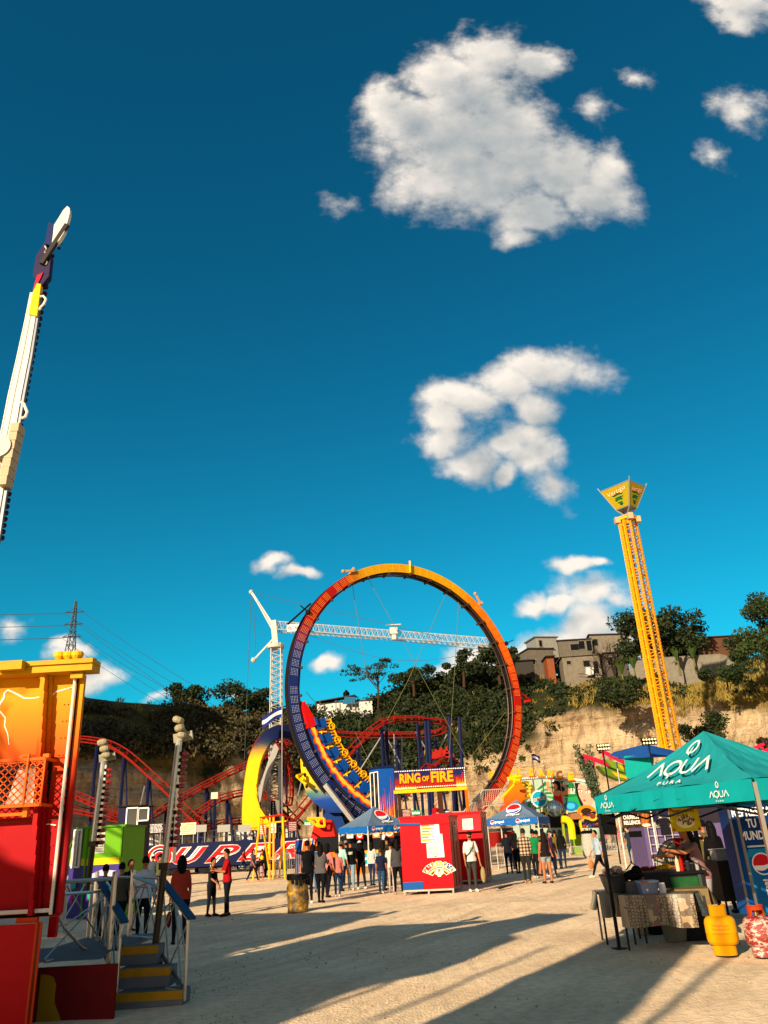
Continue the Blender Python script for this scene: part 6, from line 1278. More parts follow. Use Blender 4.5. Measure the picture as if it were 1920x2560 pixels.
# ================================================================== LEFT FOREGROUND STRUCTURE
def leftbooth():
    Y=9.0; t=thing('ride_facade','tall yellow to red painted ride facade with lightning strokes and an overhanging yellow roof','ride facade',(-4.2,Y,0))
    gz=lambda py:W(100,py,Y).z
    gc=steps((gz(2080),'#900810'),(gz(1975),'#9c1608'),(gz(1905),'#b83c02'),(gz(1830),'#c76203'),(gz(1730),'#c98604'))
    cf=lambda p:gc(p.z)
    xr=W(205,1700,Y).x; xl=W(-260,1700,Y).x; zb=gz(2292); zt=gz(1668)
    b=B(cf).use(VCG); n=26
    for i in range(n): b.box(xl,Y,zb+(zt-zb)*i/n,xr,Y+.08,zb+(zt-zb)*(i+1)/n)
    b.build('panel',t)
    def rib(px,py0,px1,py1,w_,dd):
        a=W(px,py0,Y);c=W(px1,py1,Y); m_=18
        for i in range(m_): p=a.lerp(c,i/m_);q=a.lerp(c,(i+1)/m_); b.box(p.x-w_/2,Y-dd,q.z,p.x+w_/2,Y-.002,p.z)
    
    for r_ in ((123,1672,93,2286,.05,.16),(133,1672,103,2286,.03,.05)): b=B(cf).use(VCG); rib(*r_); b.build('rib',t)
    b=B(cf).use(VCG); x=W(206,1700,Y).x; m_=18; a=W(207,1690,Y);c=W(134,2283,Y)
    for i in range(m_): p=a.lerp(c,i/m_);q=a.lerp(c,(i+1)/m_); b.box(xr-.02,Y-.06,q.z,xr+.05,Y-.002,p.z)
    b.build('edge_post',t)
    b=B().use(mat('#7a2c08',.5))
    for i in range(14):
        z=zb+.12+(zt-zb-.2)*i/13
        for px in (140,150): x=W(px,2000,Y).x; b.ball((x-.02,Y-.004,z),.008,5,3)
        b.ball((xr-.1,Y-.004,z),.008,5,3)
    for z in (gz(2052),gz(1898)): b.box(xl,Y-.012,z,xr-.11,Y-.002,z+.012)
    b.build('seam_trim',t)
    b=B().use(mat('#c8c2b6',.35)); zz0=gz(2286); zz1=gz(1684); xe=xr-.045
    b.tube((xe,Y-.09,zz0),(xe,Y-.09,zz1),.018,6); b.tube((xe,Y-.09,zz1),(xe-.42,Y-.09,zz1+.01),.014,6); b.tube((xl,Y-.09,zz0+.04),(xe,Y-.09,zz0+.04),.022,6); b.use(BLACKM); b.tube((xe+.03,Y-.08,zz0),(xe+.03,Y-.08,zz1),.010,6); b.tube((xl,Y-.08,zz0+.0),(xe,Y-.08,zz0+.0),.014,6); b.build('white_trim',t)
    # lightning
    b=B().use(mat('#e8d8c0',.5))
    P=lambda px,py:(W(px,py,Y).x-xl,W(px,py,Y).z-zb)
    def ln(pts,w_): b.flat(stroke([P(*q) for q in pts],w_,.55),(xl,Y,zb),V((1,0,0)),V((0,0,1)),1,1,0,0,.006)
    ln([(-20,1765),(-5,1768),(10,1745),(12,1732),(20,1725),(32,1730),(48,1738),(60,1745),(80,1746),(105,1742)],.028)
    ln([(126,1744),(140,1730),(160,1724),(175,1720),(190,1714)],.022); ln([(-10,1770),(2,1780),(14,1795),(12,1815),(20,1835),(23,1862)],.018); ln([(140,2063),(120,2060),(108,2065)],.012)
    b.build('lightning_painting',t)
    # roof
    b=B().use(mat('#b98a08',.5,0,.15)); A=W(-260,1628,8.75); Bq=W(238,1652,8.75); z0=Bq.z; b.box(A.x,8.75,z0-.10,Bq.x-.03,9.0,z0); b.box(A.x,8.72,z0-.02,Bq.x-.02,8.98,z0+.03); b.obox(V((W(30,1640,8.68).x,8.68,z0-.02)),(.15,0,0),(0,.05,0),(0,0,.05)); b.bar(V((Bq.x-.30,8.85,z0-.14)),V((Bq.x-.16,8.85,z0-.14)),.06,.06); b.build('roof',t)
    for px in (150,172,192): 
        b=B().use(mat('#d8a820',.4)); c=W(px,1645,8.8); c.z=z0+.03; b.lathe([(.03,0),(.045,.02),(.07,.05),(.075,.08),(.06,.1),(.03,.11)],c,12); b.build('roof_bulb',t)
    for px in (212,222,235): 
        b=B().use(mat('#6a5a40',.5)); c=W(px-4,1650,8.85); c.z=z0+.03; b.lathe([(.05,0),(.05,.015),(.02,.03)],c,10); b.build('roof_bulb',t)
    # mesh lamp guard
    G_=mat('#d85408',.45); zc0=gz(2016);zc1=gz(1905); X0=xl+.6; X1=W(108,1960,8.72).x; b=B().use(G_); Yf=8.70
    for z in (zc0,zc1): b.bar((X0,Yf,z),(X1,Yf,z),.03,.03); b.bar((X1,Yf,z),(X1,Y,z),.03,.03)
    b.bar((X1,Yf,zc0),(X1,Yf,zc1),.02,.02); b.bar((X1-.18,Yf-.01,zc0),(X1-.18,Yf-.01,zc1+.06),.03,.02)
    b.build('guard_frame',t)
    b=B().use(G_); s=.085; nx_=int((X1-X0)/s)
    for i in range(nx_):
        for j in range(6):
            x=X1-(i+1)*s; z=zc0+(zc1-zc0)*j/6; dz=(zc1-zc0)/6; b.bar((x,Yf,z),(x+s/2,Yf,z+dz/2),.011,.006,up=(0,1,0)); b.bar((x+s/2,Yf,z+dz/2),(x+s,Yf,z),.011,.006,up=(0,1,0)); b.bar((x,Yf,z+dz),(x+s/2,Yf,z+dz/2),.011,.006,up=(0,1,0)); b.bar((x+s/2,Yf,z+dz/2),(x+s,Yf,z+dz),.011,.006,up=(0,1,0))
    b.build('guard_mesh',t)
    b=B().use(mat('#b8aa98',.5)); x=W(55,1960,8.85).x; b.prism([V((x-.16,8.86,zc0+.03)),V((x+.14,8.86,zc0+.03)),V((x+.16,8.86,zc1-.05)),V((x-.06,8.86,zc1-.05))],V((0,.1,0))); b.use(DARK); b.box(X0,8.97,zc0+.01,X1-.04,8.99,zc1-.01); b.build('lamp_panel',t)
    b=B().use(mat('#d86208',.5)); z=gz(2035); b.bar((X0,8.8,z),(W(66,2035,8.8).x,8.8,z),.03,.03); c=W(65,2028,8.8); b.bar(c-V((0,0,.06)),c+V((0,0,.06)),.06,.05); c=W(80,1895,8.9); b.bar(c-V((.12,0,0)),c+V((.2,0,0)),.06,.07); b.bar(c+V((-.1,-.05,-.02)),c+V((0,-.05,-.02)),.08,.07); b.build('hinge_bar',t)
    # lower red panel
    LRED=mat('#a80810',.38,0,.05); b=B().use(LRED); x1=W(113,2310,8.9).x; b.box(xl,8.85,-.02,x1-.07,8.9,gz(2306)); b.build('lower_panel',t); b=B().use(mat('#b83a10',.45)); b.box(x1-.07,8.83,-.02,x1-.05,8.9,gz(2303)); b.bar((x1-.02,8.86,0),(x1-.02,8.86,gz(2303)),.018); b.bar((x1-.32,8.95,gz(2298)),(x1-.1,8.95,gz(2298)),.05,.05); b.build('edge_strip',t)
    b=B().use(mat('#a80c10',.45)); b.box(W(120,2320,9.3).x,9.3,gz(2352),W(140,2320,9.3).x,9.36,gz(2298)); b.build('red_block',t)
leftbooth()
# platform and steps
def stairs():
    t=thing('entry_platform','grey ride platform with red skirt and three yellow-edged steps','steps',(-3.2,10,0)); ST=mat('#666a6e',.75,.2,.15,5); NO=mat('#a87a1c',.7,0,.2,9)
    x0=W(290,2500,10).x
    rows=[(10.0,.17,290,458),(10.3,.37,290,423),(10.6,.57,296,388)]
    for k,(y,z,a,c) in enumerate(rows):
        xa=W(a,2450,y).x; xb=W(c,2450,y).x+ (0); b=B().use(ST); b.box(xa,y,0 if k==0 else z-.2,xb,y+.34,z-.004); b.use(NO); b.box(xa-.002,y-.006,z-.085,xb+.002,y+.06,z); b.build('step',t)
    b=B().use(ST); b.box(W(60,2400,10.2).x,10.95,.50,rows and W(322,2400,11.2).x,12.2,.57); xa=W(110,2430,9.2).x; xd=W(285,2415,10.2).x; xq=W(297,2400,10.95).x; b.add([(xa-1,9.5,.575),(x0-.03,9.5,.575),(xq,10.95,.575),(xa-1,10.95,.575)],[(0,1,2,3)]); b.build('deck',t)
    b=B().use(mat('#5c0d10',.6,0,.15)); xe=W(288,2480,9.45).x; b.box(xa-1,9.45,-.02,xe,9.49,.53); b.build('skirt',t)
    b=B().use(mat('#8a6a10',.6)); O=V((W(96,2500,9.45).x,9.45,0)); s=.0046; pts=[(0,0),(.26,0),(.235,.08),(.20,.14),(.17,.20),(.165,.29),(.17,.36),(.14,.43),(.09,.46),(0,.47)]; b.flat(pgon(*pts),O,V((1,0,0)),V((0,0,1)),1.05,1.0,0,0,.006); b.build('yellow_shape',t)
    b=B().use(mat('#8c1a14',.5)); p=W(393,2400,10.9); b.tube((p.x,p.y,.05),(p.x,p.y,.5),.07,12); b.build('red_post',t)
    b=B().use(ST)
    # handrails
    CH=mat('#bab6ac',.25,.65,.15); BL=mat('#1d3c5c',.45)
    def post(pt,pb,Y,r_=.029,name='rail_post'):
        p=W(*pt,Y);q=W(*pb,Y); q.x=(p.x+q.x)/2; p.x=q.x; b=B().use(CH); b.tube(q,p,r_,10); b.lathe([(r_*1.08,0),(r_*1.1,.03),(r_*.6,.045)],p-V((0,0,.03)),10); b.build(name,t); return p,q
    P1=post((243,2181),(226,2384),12); P2=post((288,2181),(270,2407),10.4,.031); P3=post((336,2175),(318,2358),11.9,.033); P5=post((474,2300),(457,2502),10.0,.018); P6=post((268,2207),(255,2362),11.4,.022); P7=post((228,2210),(216,2390),12.8,.022); P8=post((405,2200),(385,2364),11.5,.03)
    def bar(a,c,Ya,Yc,r_=.016,m_=CH):
        b=B().use(m_); b.tube(W(*a,Ya),W(*c,Yc),r_,6); b.build('rail_bar',t)
    for a,c,Ya,Yc,r_ in (((144,2206),(281,2196),9.4,10.4,.025),((141,2236),(266,2228),9.5,11.3,.02),((295,2192),(396,2196),12,12,.018),((330,2216),(396,2219),12,12,.016),((110,2400),(265,2230),9.6,11.3,.011),((112,2404),(250,2388),9.5,11.4,.018),((138,2280),(160,2320),9.5,9.8,.01),((160,2320),(205,2370),9.8,10.4,.016),((205,2370),(248,2388),10.4,11.3,.018),((165,2312),(264,2240),9.9,11.2,.01),((168,2216),(250,2350),10,11.6,.01),((140,2330),(212,2210),9.6,10.6,.01)): bar(a,c,Ya,Yc,r_)
    # crossed lattice bays
    def bay(pL,qL,pR,qR,r_=.011,m_=CH):
        b=B().use(m_); tl,bl,tr,br=pL,qL,pR,qR
        b.tube(tl,tr,r_*1.9,6); b.tube(bl,br,r_*1.9,6)
        for s in (0,.5):
            A=bl.lerp(br,s);Bt=tl.lerp(tr,s);C_=bl.lerp(br,s+.5);D_=tl.lerp(tr,s+.5); b.tube(A,D_,r_,5); b.tube(Bt,C_,r_,5)
        b.path([bl.lerp(tl,.5+.45*math.sin(u*PI)).lerp(br.lerp(tr,.5+.45*math.sin(u*PI)),u) for u in [i/10 for i in range(11)]],r_,5)
        b.build('lattice_bay',t)
    z=V((0,0,.08)); bay(P3[0]-z,P3[1]+z,P8[0]-z,P8[1]+z); bay(P1[0]-z*3,P1[1]+z,P6[0]-z,P6[1]+z); bay(P7[0],P7[1]+z,P1[0]-z,P1[1]+z); bay(P6[0],P6[1],P2[0]-z*3,P2[1]+z*2)
    bay(W(408,2215,11.3),W(392,2366,11.3),W(472,2300,10.2),W(455,2478,10.2)); bay(W(255,2215,11.2),W(250,2370,11.2),W(303,2315,10.3),W(288,2440,10.3))
    for a,c,Ya,Yc in (((405,2198),(480,2296),11.4,9.95),((250,2200),(312,2305),11.2,10.0)):
        b=B().use(BL); p=W(*a,Ya);q=W(*c,Yc); b.bar(p,q,.09,.03); b.build('handrail',t)
    bar((303,2310),(292,2480),10.2,10.2,.018); bar((312,2312),(300,2345),10.1,10.1,.018); bar((396,2372),(455,2465),11,10.1,.02,mat('#5c5a56',.5,.6)); bar((415,2470),(458,2482),10.2,10.0,.015); bar((300,2345),(290,2500),10.1,10.1,.016); bar((270,2490),(292,2462),9.9,10.0,.016)
stairs()
# lamp poles
def lamppole(label,base,top,Y,nb,bul0,bul1,heads,dark):
    p=W(*base,Y);q=W(*top,Y); t=thing('bulb_pole',label,'lamp post',p,'chrome bulb poles of the ride entrance'); CH=mat('#bab6ac',.25,.65,.15)
    b=B().use(CH); md=p.lerp(q,dark); b.tube(md,q,.045,10); b.obox((md.lerp(q,.5))+V((.065,0,0)),(.018,0,0),(0,.02,0),(0,0,(q-md).length*.46)); b.use(mat('#3c342c',.4,.7)); b.tube(p,md,.042,10); b.bar(md-V((0,0,.03)),md+V((0,0,.05)),.12); b.build('pole',t)
    for i in range(nb):
        s=i/(nb-1); c=V(W(bul0[0]+(bul1[0]-bul0[0])*s,bul0[1]+(bul1[1]-bul0[1])*s,Y)); b=B().use(mat('#8c1208' if i!=(6 if nb>12 else 11) else '#c84a10',.18,spec=.8)); b.ball(c+V((.01,0,0)),.040,10,6,(1,1,.8)); b.ball(c+V((.04,0,0)),.026,8,5); b.use(DARK); b.obox(c+V((-.04,0,0)),(.025,0,0),(0,.02,0),(0,0,.025)); b.build('bulb',t)
    HM=mat('#8e8568',.6)
    for px,py,rx,rz,tl in heads:
        c=W(px,py,Y-.05); b=B().use(HM); pts=[]
        a=R(tl); ax=V((math.cos(a),0,math.sin(a))); az=V((-math.sin(a),0,math.cos(a)))
        b.path([c-ax*rx*.85,c-ax*rx*.4,c+ax*rx*.4,c+ax*rx*.85],[rz*.6,rz*.8,rz*.8,rz*.55],10,flat=1); b.build('lamp_head',t)
    b=B().use(mat('#8c8670',.5)); a=W(heads[0][0]+4,heads[0][1],Y+.06); c=W(heads[-1][0]+5,heads[-1][1]+8,Y+.06); b.bar(a,c,.11,.06); b.bar(c-V((.14,0,.0)),c+V((.12,0,.04)),.05,.12); b.build('head_bracket',t)
lamppole('left chrome pole with red bulbs, three cream lamps and a dark lower half',(217,2235),(259,1905),13,13,(272,1925),(252,2106),((256,1856,.085,.07,8),(261,1872,.08,.065,5),(265,1888,.075,.06,0)),.36)
lamppole('right, taller chrome pole with red bulbs rising beside the blue handrail',(388,2364),(448,1850),10.9,15,(460,1884),(436,2112),((446,1800,.05,.10,70),(449,1820,.05,.085,100),(455,1838,.045,.085,80)),.36)
# ================================================================== GREEN KIOSK
def greenkiosk():
    Y=24; A=W(205,2290,Y); z1=W(208,2072,Y).z; x0=W(165,2180,Y+.6).x; xm=W(212,2180,Y).x; x1=W(310,2180,Y).x; xb=W(302,2180,Y).x
    t=thing('painted_kiosk','lime green, yellow and purple painted kiosk with a white sliding window','kiosk',(A.x,Y,0)); z=V((0,0,1)); zy=W(250,2145,Y).z; zy2=W(250,2162,Y).z
    def wall(p,q,zl,zh,m_): b.prism([V((*p,zl)),V((*q,zl)),V((*q,zh)),V((*p,zh))],V((0,.05,0)))
    b=B(); LG=mat('#5f9c14',.5,0,.08); YE=mat('#c8b40c',.5); PU=mat('#3c3078',.5,0,.15)
    F0=(xm,Y);F1=(xb,Y);S0=(x0,Y+.8)
    for p,q in ((F0,F1),(S0,F0)):
        b.use(PU); wall(p,q,0,zy2,0); b.use(YE); wall(p,q,zy2,zy,0)
    b.use(LG); wall(F0,F1,zy,z1,0); b.prism([V((*S0,zy)),V((*F0,zy)),V((*F0,z1)),V((x0+.25,Y+.6,z1)),V((*S0,z1-.5))],V((0,.05,0))); b.box(xb-.05,Y+.05,0,xb,Y+2,z1); b.build('walls',t)
    b=B().use(mat('#4c8410',.5)); b.prism([V((x0+.2,Y+.55,z1)),V((xm,Y-.05,z1)),V((xb+.05,Y-.05,z1)),V((xb+.05,Y+2,z1)),V((x0+.2,Y+2,z1))],V((0,0,.06))); b.prism([V((x0-.03,Y+.75,z1-.5)),V((x0+.25,Y+.55,z1+.02)),V((x0+.25,Y+2,z1+.02)),V((x0-.03,Y+2,z1-.5))],V((0,0,.05))); b.bar(V((xm,Y-.03,0)),V((xm,Y-.03,z1)),.04); b.bar(V((xb-.04,Y-.03,zy2)),V((xb-.04,Y-.03,z1)),.04); b.build('roof',t)
    U=V((xm-x0,-.8,0)); Lw=U.length; U.normalize(); O=V((x0,Y+.8,zy2-.03))+V((0,0,0))-U.cross(z)*-.0; N=U.cross(z); O=O+N*.04+U*.25; b=B().use(WHITE); w_,h=.52,1.0
    for p,q_ in (((0,0),(w_,0)),((0,h),(w_,h)),((0,0),(0,h)),((w_,0),(w_,h)),((w_/2,0),(w_/2,h))): b.bar(O+U*p[0]+z*p[1],O+U*q_[0]+z*q_[1],.06,.05)
    f=b.build('window',t); b=B().use(GLASS); b.quad(O,O+U*w_,O+U*w_+z*h,O+z*h); b.build('pane',f)
    b=B().use(mat('#b8b4a4',.6)); O=V((xm+.22,Y,zy2+.3)); b.flat(pgon((0,0),(.28,0),(.28,.55),(0,.55)),O,V((1,0,0)),z,1,1,0,0,.01); b.use(mat('#4a4438',.6)); 
    for i in range(8): b.flat(stroke([(.04,.06+i*.06),(.24,.06+i*.06)],.014),O,V((1,0,0)),z,1,1,0,0,.015)
    b.build('notice_sheet',t)
    b=B(); O=V((xm,Y,0)); 
    for col,pts in (('#b8b4c8',((.1,.9),(.2,1.15),(.5,1.25),(.9,1.2),(.85,1.05),(.4,1.1))),('#1a9a7a',((.15,.5),(.5,.55),(.45,.9),(.1,.85))),('#b01c6a',((.2,.3),(.3,.45),(.6,.42),(.45,.35),(.4,.2))),('#d8a81c',((.7,.6),(1.1,.7),(1.0,.9)))): b.use(mat(col,.5)); b.flat(pgon(*pts),O,V((1,0,0)),z,1,1,0,0,.008)
    O=V((x0,Y+.8,0))+N*.045
    for col,pts in (('#1a9a7a',((.35,.75),(.72,.8),(.70,1.0),(.33,.95))),('#b01c6a',((.3,.5),(.45,.62),(.8,.58),(.6,.5),(.5,.35))),('#1a9a7a',((0,.75),(.2,.78),(.2,.6),(0,.6)))): b.use(mat(col,.5)); b.flat(pgon(*pts),O,U,z,1,1,0,0,.008)
    b.build('graffiti_artwork',t)
greenkiosk()
# dark ride cabin with white door frames behind the green kiosk
def cabin():
    Y=40; x0=W(285,2100,Y).x; x1=W(352,2100,Y).x; z1=W(300,2018,Y).z; t=thing('ride_cabin','dark blue ride cabin with white framed doors between the green kiosk and the SUPER trailer','cabin',((x0+x1)/2,Y,0)); b=B().use(mat('#12142c',.5)); b.box(x0+.1,Y,0,x1-.2,Y+2,z1); b.build('walls',t)
    for k,(a,c,y0,y1) in enumerate(((314,342,2021,2076),(345,370,2021,2052),(312,336,2102,2160))):
        p=W(a,y1,Y-.05);q=W(c,y1,Y-.05); zt=W(a,y0,Y-.05).z; b=B().use(WHITE)
        for u,v in (((p.x,p.z),(q.x,p.z)),((p.x,zt),(q.x,zt)),((p.x,p.z),(p.x,zt)),((q.x,p.z),(q.x,zt))): b.bar((u[0],Y-.05,u[1]),(v[0],Y-.05,v[1]),.08,.06)
        f=b.build('door_frame',t); b=B().use(GLASS); b.quad((p.x,Y-.04,p.z),(q.x,Y-.04,p.z),(q.x,Y-.04,zt),(p.x,Y-.04,zt)); b.build('pane',f)
    b=B().use(DARK); b.box(x0,Y-.1,z1,x1,Y+2,z1+.06); b.build('roof',t)
    c=W(550-225,2150,38); 
cabin()
bar_px('pale barrier left of the green kiosk, behind the ride platform rails',(140,2200),(165,2200),26,26,1.1,7)
bar_px('second pale barrier low between the platform rails and the green kiosk',(138,2330),(158,2330),19,19.5,1.1,6)
# ================================================================== GIANT ARM
def arm():
    Y=20; base=V((-14.5,Y,0)); t=thing('swing_ride','huge upright white ride arm with red edge, yellow and purple bands and a white tip','ride arm',base)
    P=lambda x,y,o=0: W(x,y,Y+o)
    Wt=mat('#c9c3b6',.4,0,.06); 
    # stations: centre-left and right pixel edge, top to bottom
    st=[((74,731),(104,731)),((60,800),(94,800)),((40,890),(80,890)),((18,985),(62,985)),((3,1060),(50,1060)),((-12,1130),(36,1130)),((-35,1230),(17,1230)),((-60,1340),(0,1340))]
    ext=[(P(*a),P(*b_)) for a,b_ in st]
    d=(ext[-1][0]-ext[2][0]).normalized(); k=ext[-1][0].z/(-d.z); ext.append((ext[-1][0]+d*k*.97,ext[-1][1]+d*k*.97))
    def strip(lo_,hi,m_,o0,o1,n0=0,n1=99,name=None,bb=None):
        b=bb or B(); b.use(m_); E=ext[n0:n1]
        for (a,c),(e,f) in zip(E,E[1:]):
            b.prism([a.lerp(c,lo_)+V((0,o0,0)),a.lerp(c,hi)+V((0,o0,0)),e.lerp(f,hi)+V((0,o0,0)),e.lerp(f,lo_)+V((0,o0,0))],V((0,o1-o0,0)))
        if name: b.build(name,t)
        return b
    strip(.13,.80,Wt,0,.16,name='beam'); strip(0,.13,mat('#a01624',.4),.05,.65,name='red_edge'); b=strip(.84,.97,mat('#6a7078',.5,.4),.03,.14); b.build('side_rail',t); strip(.40,.44,mat('#9a948a',.5),-.015,0,name='seam'); strip(.05,.10,WHITE,-.01,.05,name='white_line')
    b=B().use(mat('#e0ac08',.4)); b.prism([P(92,708,-.05),P(102,710,-.05),P(92,790,-.05),P(71,785,-.05),P(82,730,-.05)],V((0,.16,0))); b.build('yellow_band',t)
    b=B().use(mat('#9a1430',.4)); b.prism([P(82,725,-.04),P(92,688,-.04),P(108,680,-.04),P(96,706,-.04),P(88,735,-.04)],V((0,.18,0))); b.build('crimson_band',t)
    b=B().use(mat('#241a3c',.5)); b.prism([P(82,690),P(90,640),P(112,604),P(127,640),P(122,690),P(102,715)],V((0,.22,0))); b.use(mat('#142050',.5)); b.prism([P(112,608,-.02),P(121,555,-.02),P(136,561,-.02),P(130,615,-.02)],V((0,.2,0))); b.build('purple_box',t)
    b=B().use(mat('#c9c3b6',.4)); b.prism([P(128,616,-.1),P(132,590,-.1),P(135,562,-.1),P(146,545,-.1),P(158,525,-.1),P(168,515,-.1),P(174,520,-.1),P(174,533,-.1),P(168,556,-.1),P(160,580,-.1),P(148,600,-.1)],V((0,.16,0))); b.build('tip_plate',t)
    b=B().use(mat('#2c2824',.5)); b.bar(P(104,660,-.05),P(168,562,-.05),.12,.14); b.build('tip_strut',t)
    b=B().use(mat('#d8d4cc',.5)); O=P(110,640,-.02); b.path([P(112,615,-.03),P(116,622,-.03),P(111,630,-.03),P(118,634,-.03),P(113,640,-.03)],.02,4); b.path([P(113,650,-.03),P(118,655,-.03),P(114,662,-.03)],.02,4); b.build('squiggle_painting',t)
    b=B().use(mat('#2a2024',.4))
    for i in range(46):
        s=i/45; x=128+(-128+2)*s; y=640+(1345-640)*s; c=P(x+3-8*s*(1-s)*2,y,.2); b.ball(c,.085,6,4)
    for i in range(8): b.ball(P(176-i*4,530+i*13,.1),.06,5,3)
    b.build('bulb_row',t)
    b=B().use(mat('#d0c8bc',.5)); b.path([P(100,742,-.1),P(108,740,-.1),P(115,748,-.1),P(110,760,-.1),P(102,768,-.1),P(98,775,-.1)],.04,6); b.path([P(52,1005,-.1),P(60,1010,-.1),P(68,1030,-.1),P(64,1042,-.1),P(54,1046,-.1)],.045,6); b.build('grab_handle',t)
    b=B().use(mat('#8d8a84',.5,.2)); c=P(0,1118,-.15); b.path([c+V((0,-.1,0)),c+V((0,.3,0))],.36,20); b.use(mat('#a8987a',.5)); 
    for i in range(7): b.obox(P(44-i*5,1075+i*22,0),(.12,0,0),(0,.2,0),(0,0,.14))
    b.build('pivot_hub',t)
    b=B().use(mat('#8a1420',.5)); b.box(-16.5,18.5,0,-12.6,22.5,1.2); b.box(-15.6,19.2,1.2,-13.4,21.6,3); b.build('base_block',t)
arm()
# ================================================================== ADDED OFF-FRAME SHEETS, shaped to cast the foreground shade
def awning(label,pts,h,m_,name='shade_caster',nposts=4):
    sh=V((math.sin(AZ),math.cos(AZ),0))*(h/math.tan(EL)); P=[G(x,y) for x,y in pts]; P=[V((p.x,p.y,0))-sh+V((0,0,h)) for p in P]
    c=sum(P,V())/len(P); t=thing(name,label,'awning',(c.x,c.y,0),'added shade casters behind the viewer'); b=B().use(m_); b.prism(P,V((0,0,.08))); b.build('roof',t)
    for i in range(nposts):
        p=P[int(i*len(P)/nposts)].lerp(c,.06); b=B().use(STEEL); b.tube((p.x,p.y,0),p,.035,6); b.build('post',t)
    return t
awning('broad unseen shade caster added behind the viewer',[(-700,2390),(440,2393),(545,2391),(700,2437),(890,2380),(1040,2345),(1330,2282),(1456,2286),(1270,2342),(1292,2352),(1080,2432),(870,2480),(683,2560),(560,2640),(-900,2760)],5.8,mat('#8a4a2a',.7),nposts=6)
awning('narrow unseen shade caster added beside the broad one behind the viewer',[(-500,2280),(480,2290),(715,2284),(950,2282),(800,2330),(545,2390),(440,2392),(-600,2388)],5.4,mat('#2a5a6a',.7))
awning('high unseen shade caster added farthest right behind the viewer',[(1510,2351),(1600,2320),(1800,2290),(1700,2400),(1560,2560),(1500,2620),(1030,2620),(1066,2560),(1190,2500),(1330,2440)],6.0,mat('#7a7a70',.7))
# bare boom with strands, unseen, added to streak the lit ground with shadow
def streak_caster():
    t=thing('streak_caster_rig','unseen rig of poles and strands added behind the viewer to cast streaks','rig',(-8,-3,0)); h=8; sh=V((math.sin(AZ),math.cos(AZ),0))*(h/math.tan(EL)); r=random.Random(3)
    Q=lambda x,y,dz=0:(lambda p:V((p.x,p.y,0))-V((math.sin(AZ),math.cos(AZ),0))*((h+dz)/math.tan(EL))+V((0,0,h+dz)))(G(x,y))
    for a,c,w_ in (((915,2555),(1370,2368),.10),((560,2390),(960,2320),.05),((600,2410),(1350,2245),.04),((480,2260),(730,2232),.09),((470,2330),(760,2290),.08),((870,2300),(1330,2242),.03)):
        b=B().use(DARK); m=[(a[0]+(c[0]-a[0])*i/8,a[1]+(c[1]-a[1])*i/8-(10*math.sin(i*2.1) if w_<.1 else 0)) for i in range(9)]; b.path([Q(x,y,.2*math.sin(i)) for i,(x,y) in enumerate(m)],w_/2,5); b.build('strand',t)
    for k in range(16):
        x=r.uniform(590,900); y=2425-(x-590)*.24+r.uniform(-22,18); b=B().use(DARK); b.path([Q(x,y),Q(x+r.uniform(30,90),y-r.uniform(8,30)),Q(x+r.uniform(90,150),y-r.uniform(30,45))],r.uniform(.02,.05),4); b.build('strand',t)
    for x,y in ((-10,-5),(-6,-6)): b=B().use(STEEL); b.tube((x,y,0),(x,y,h+.3),.05,6); b.build('post',t)
streak_caster()
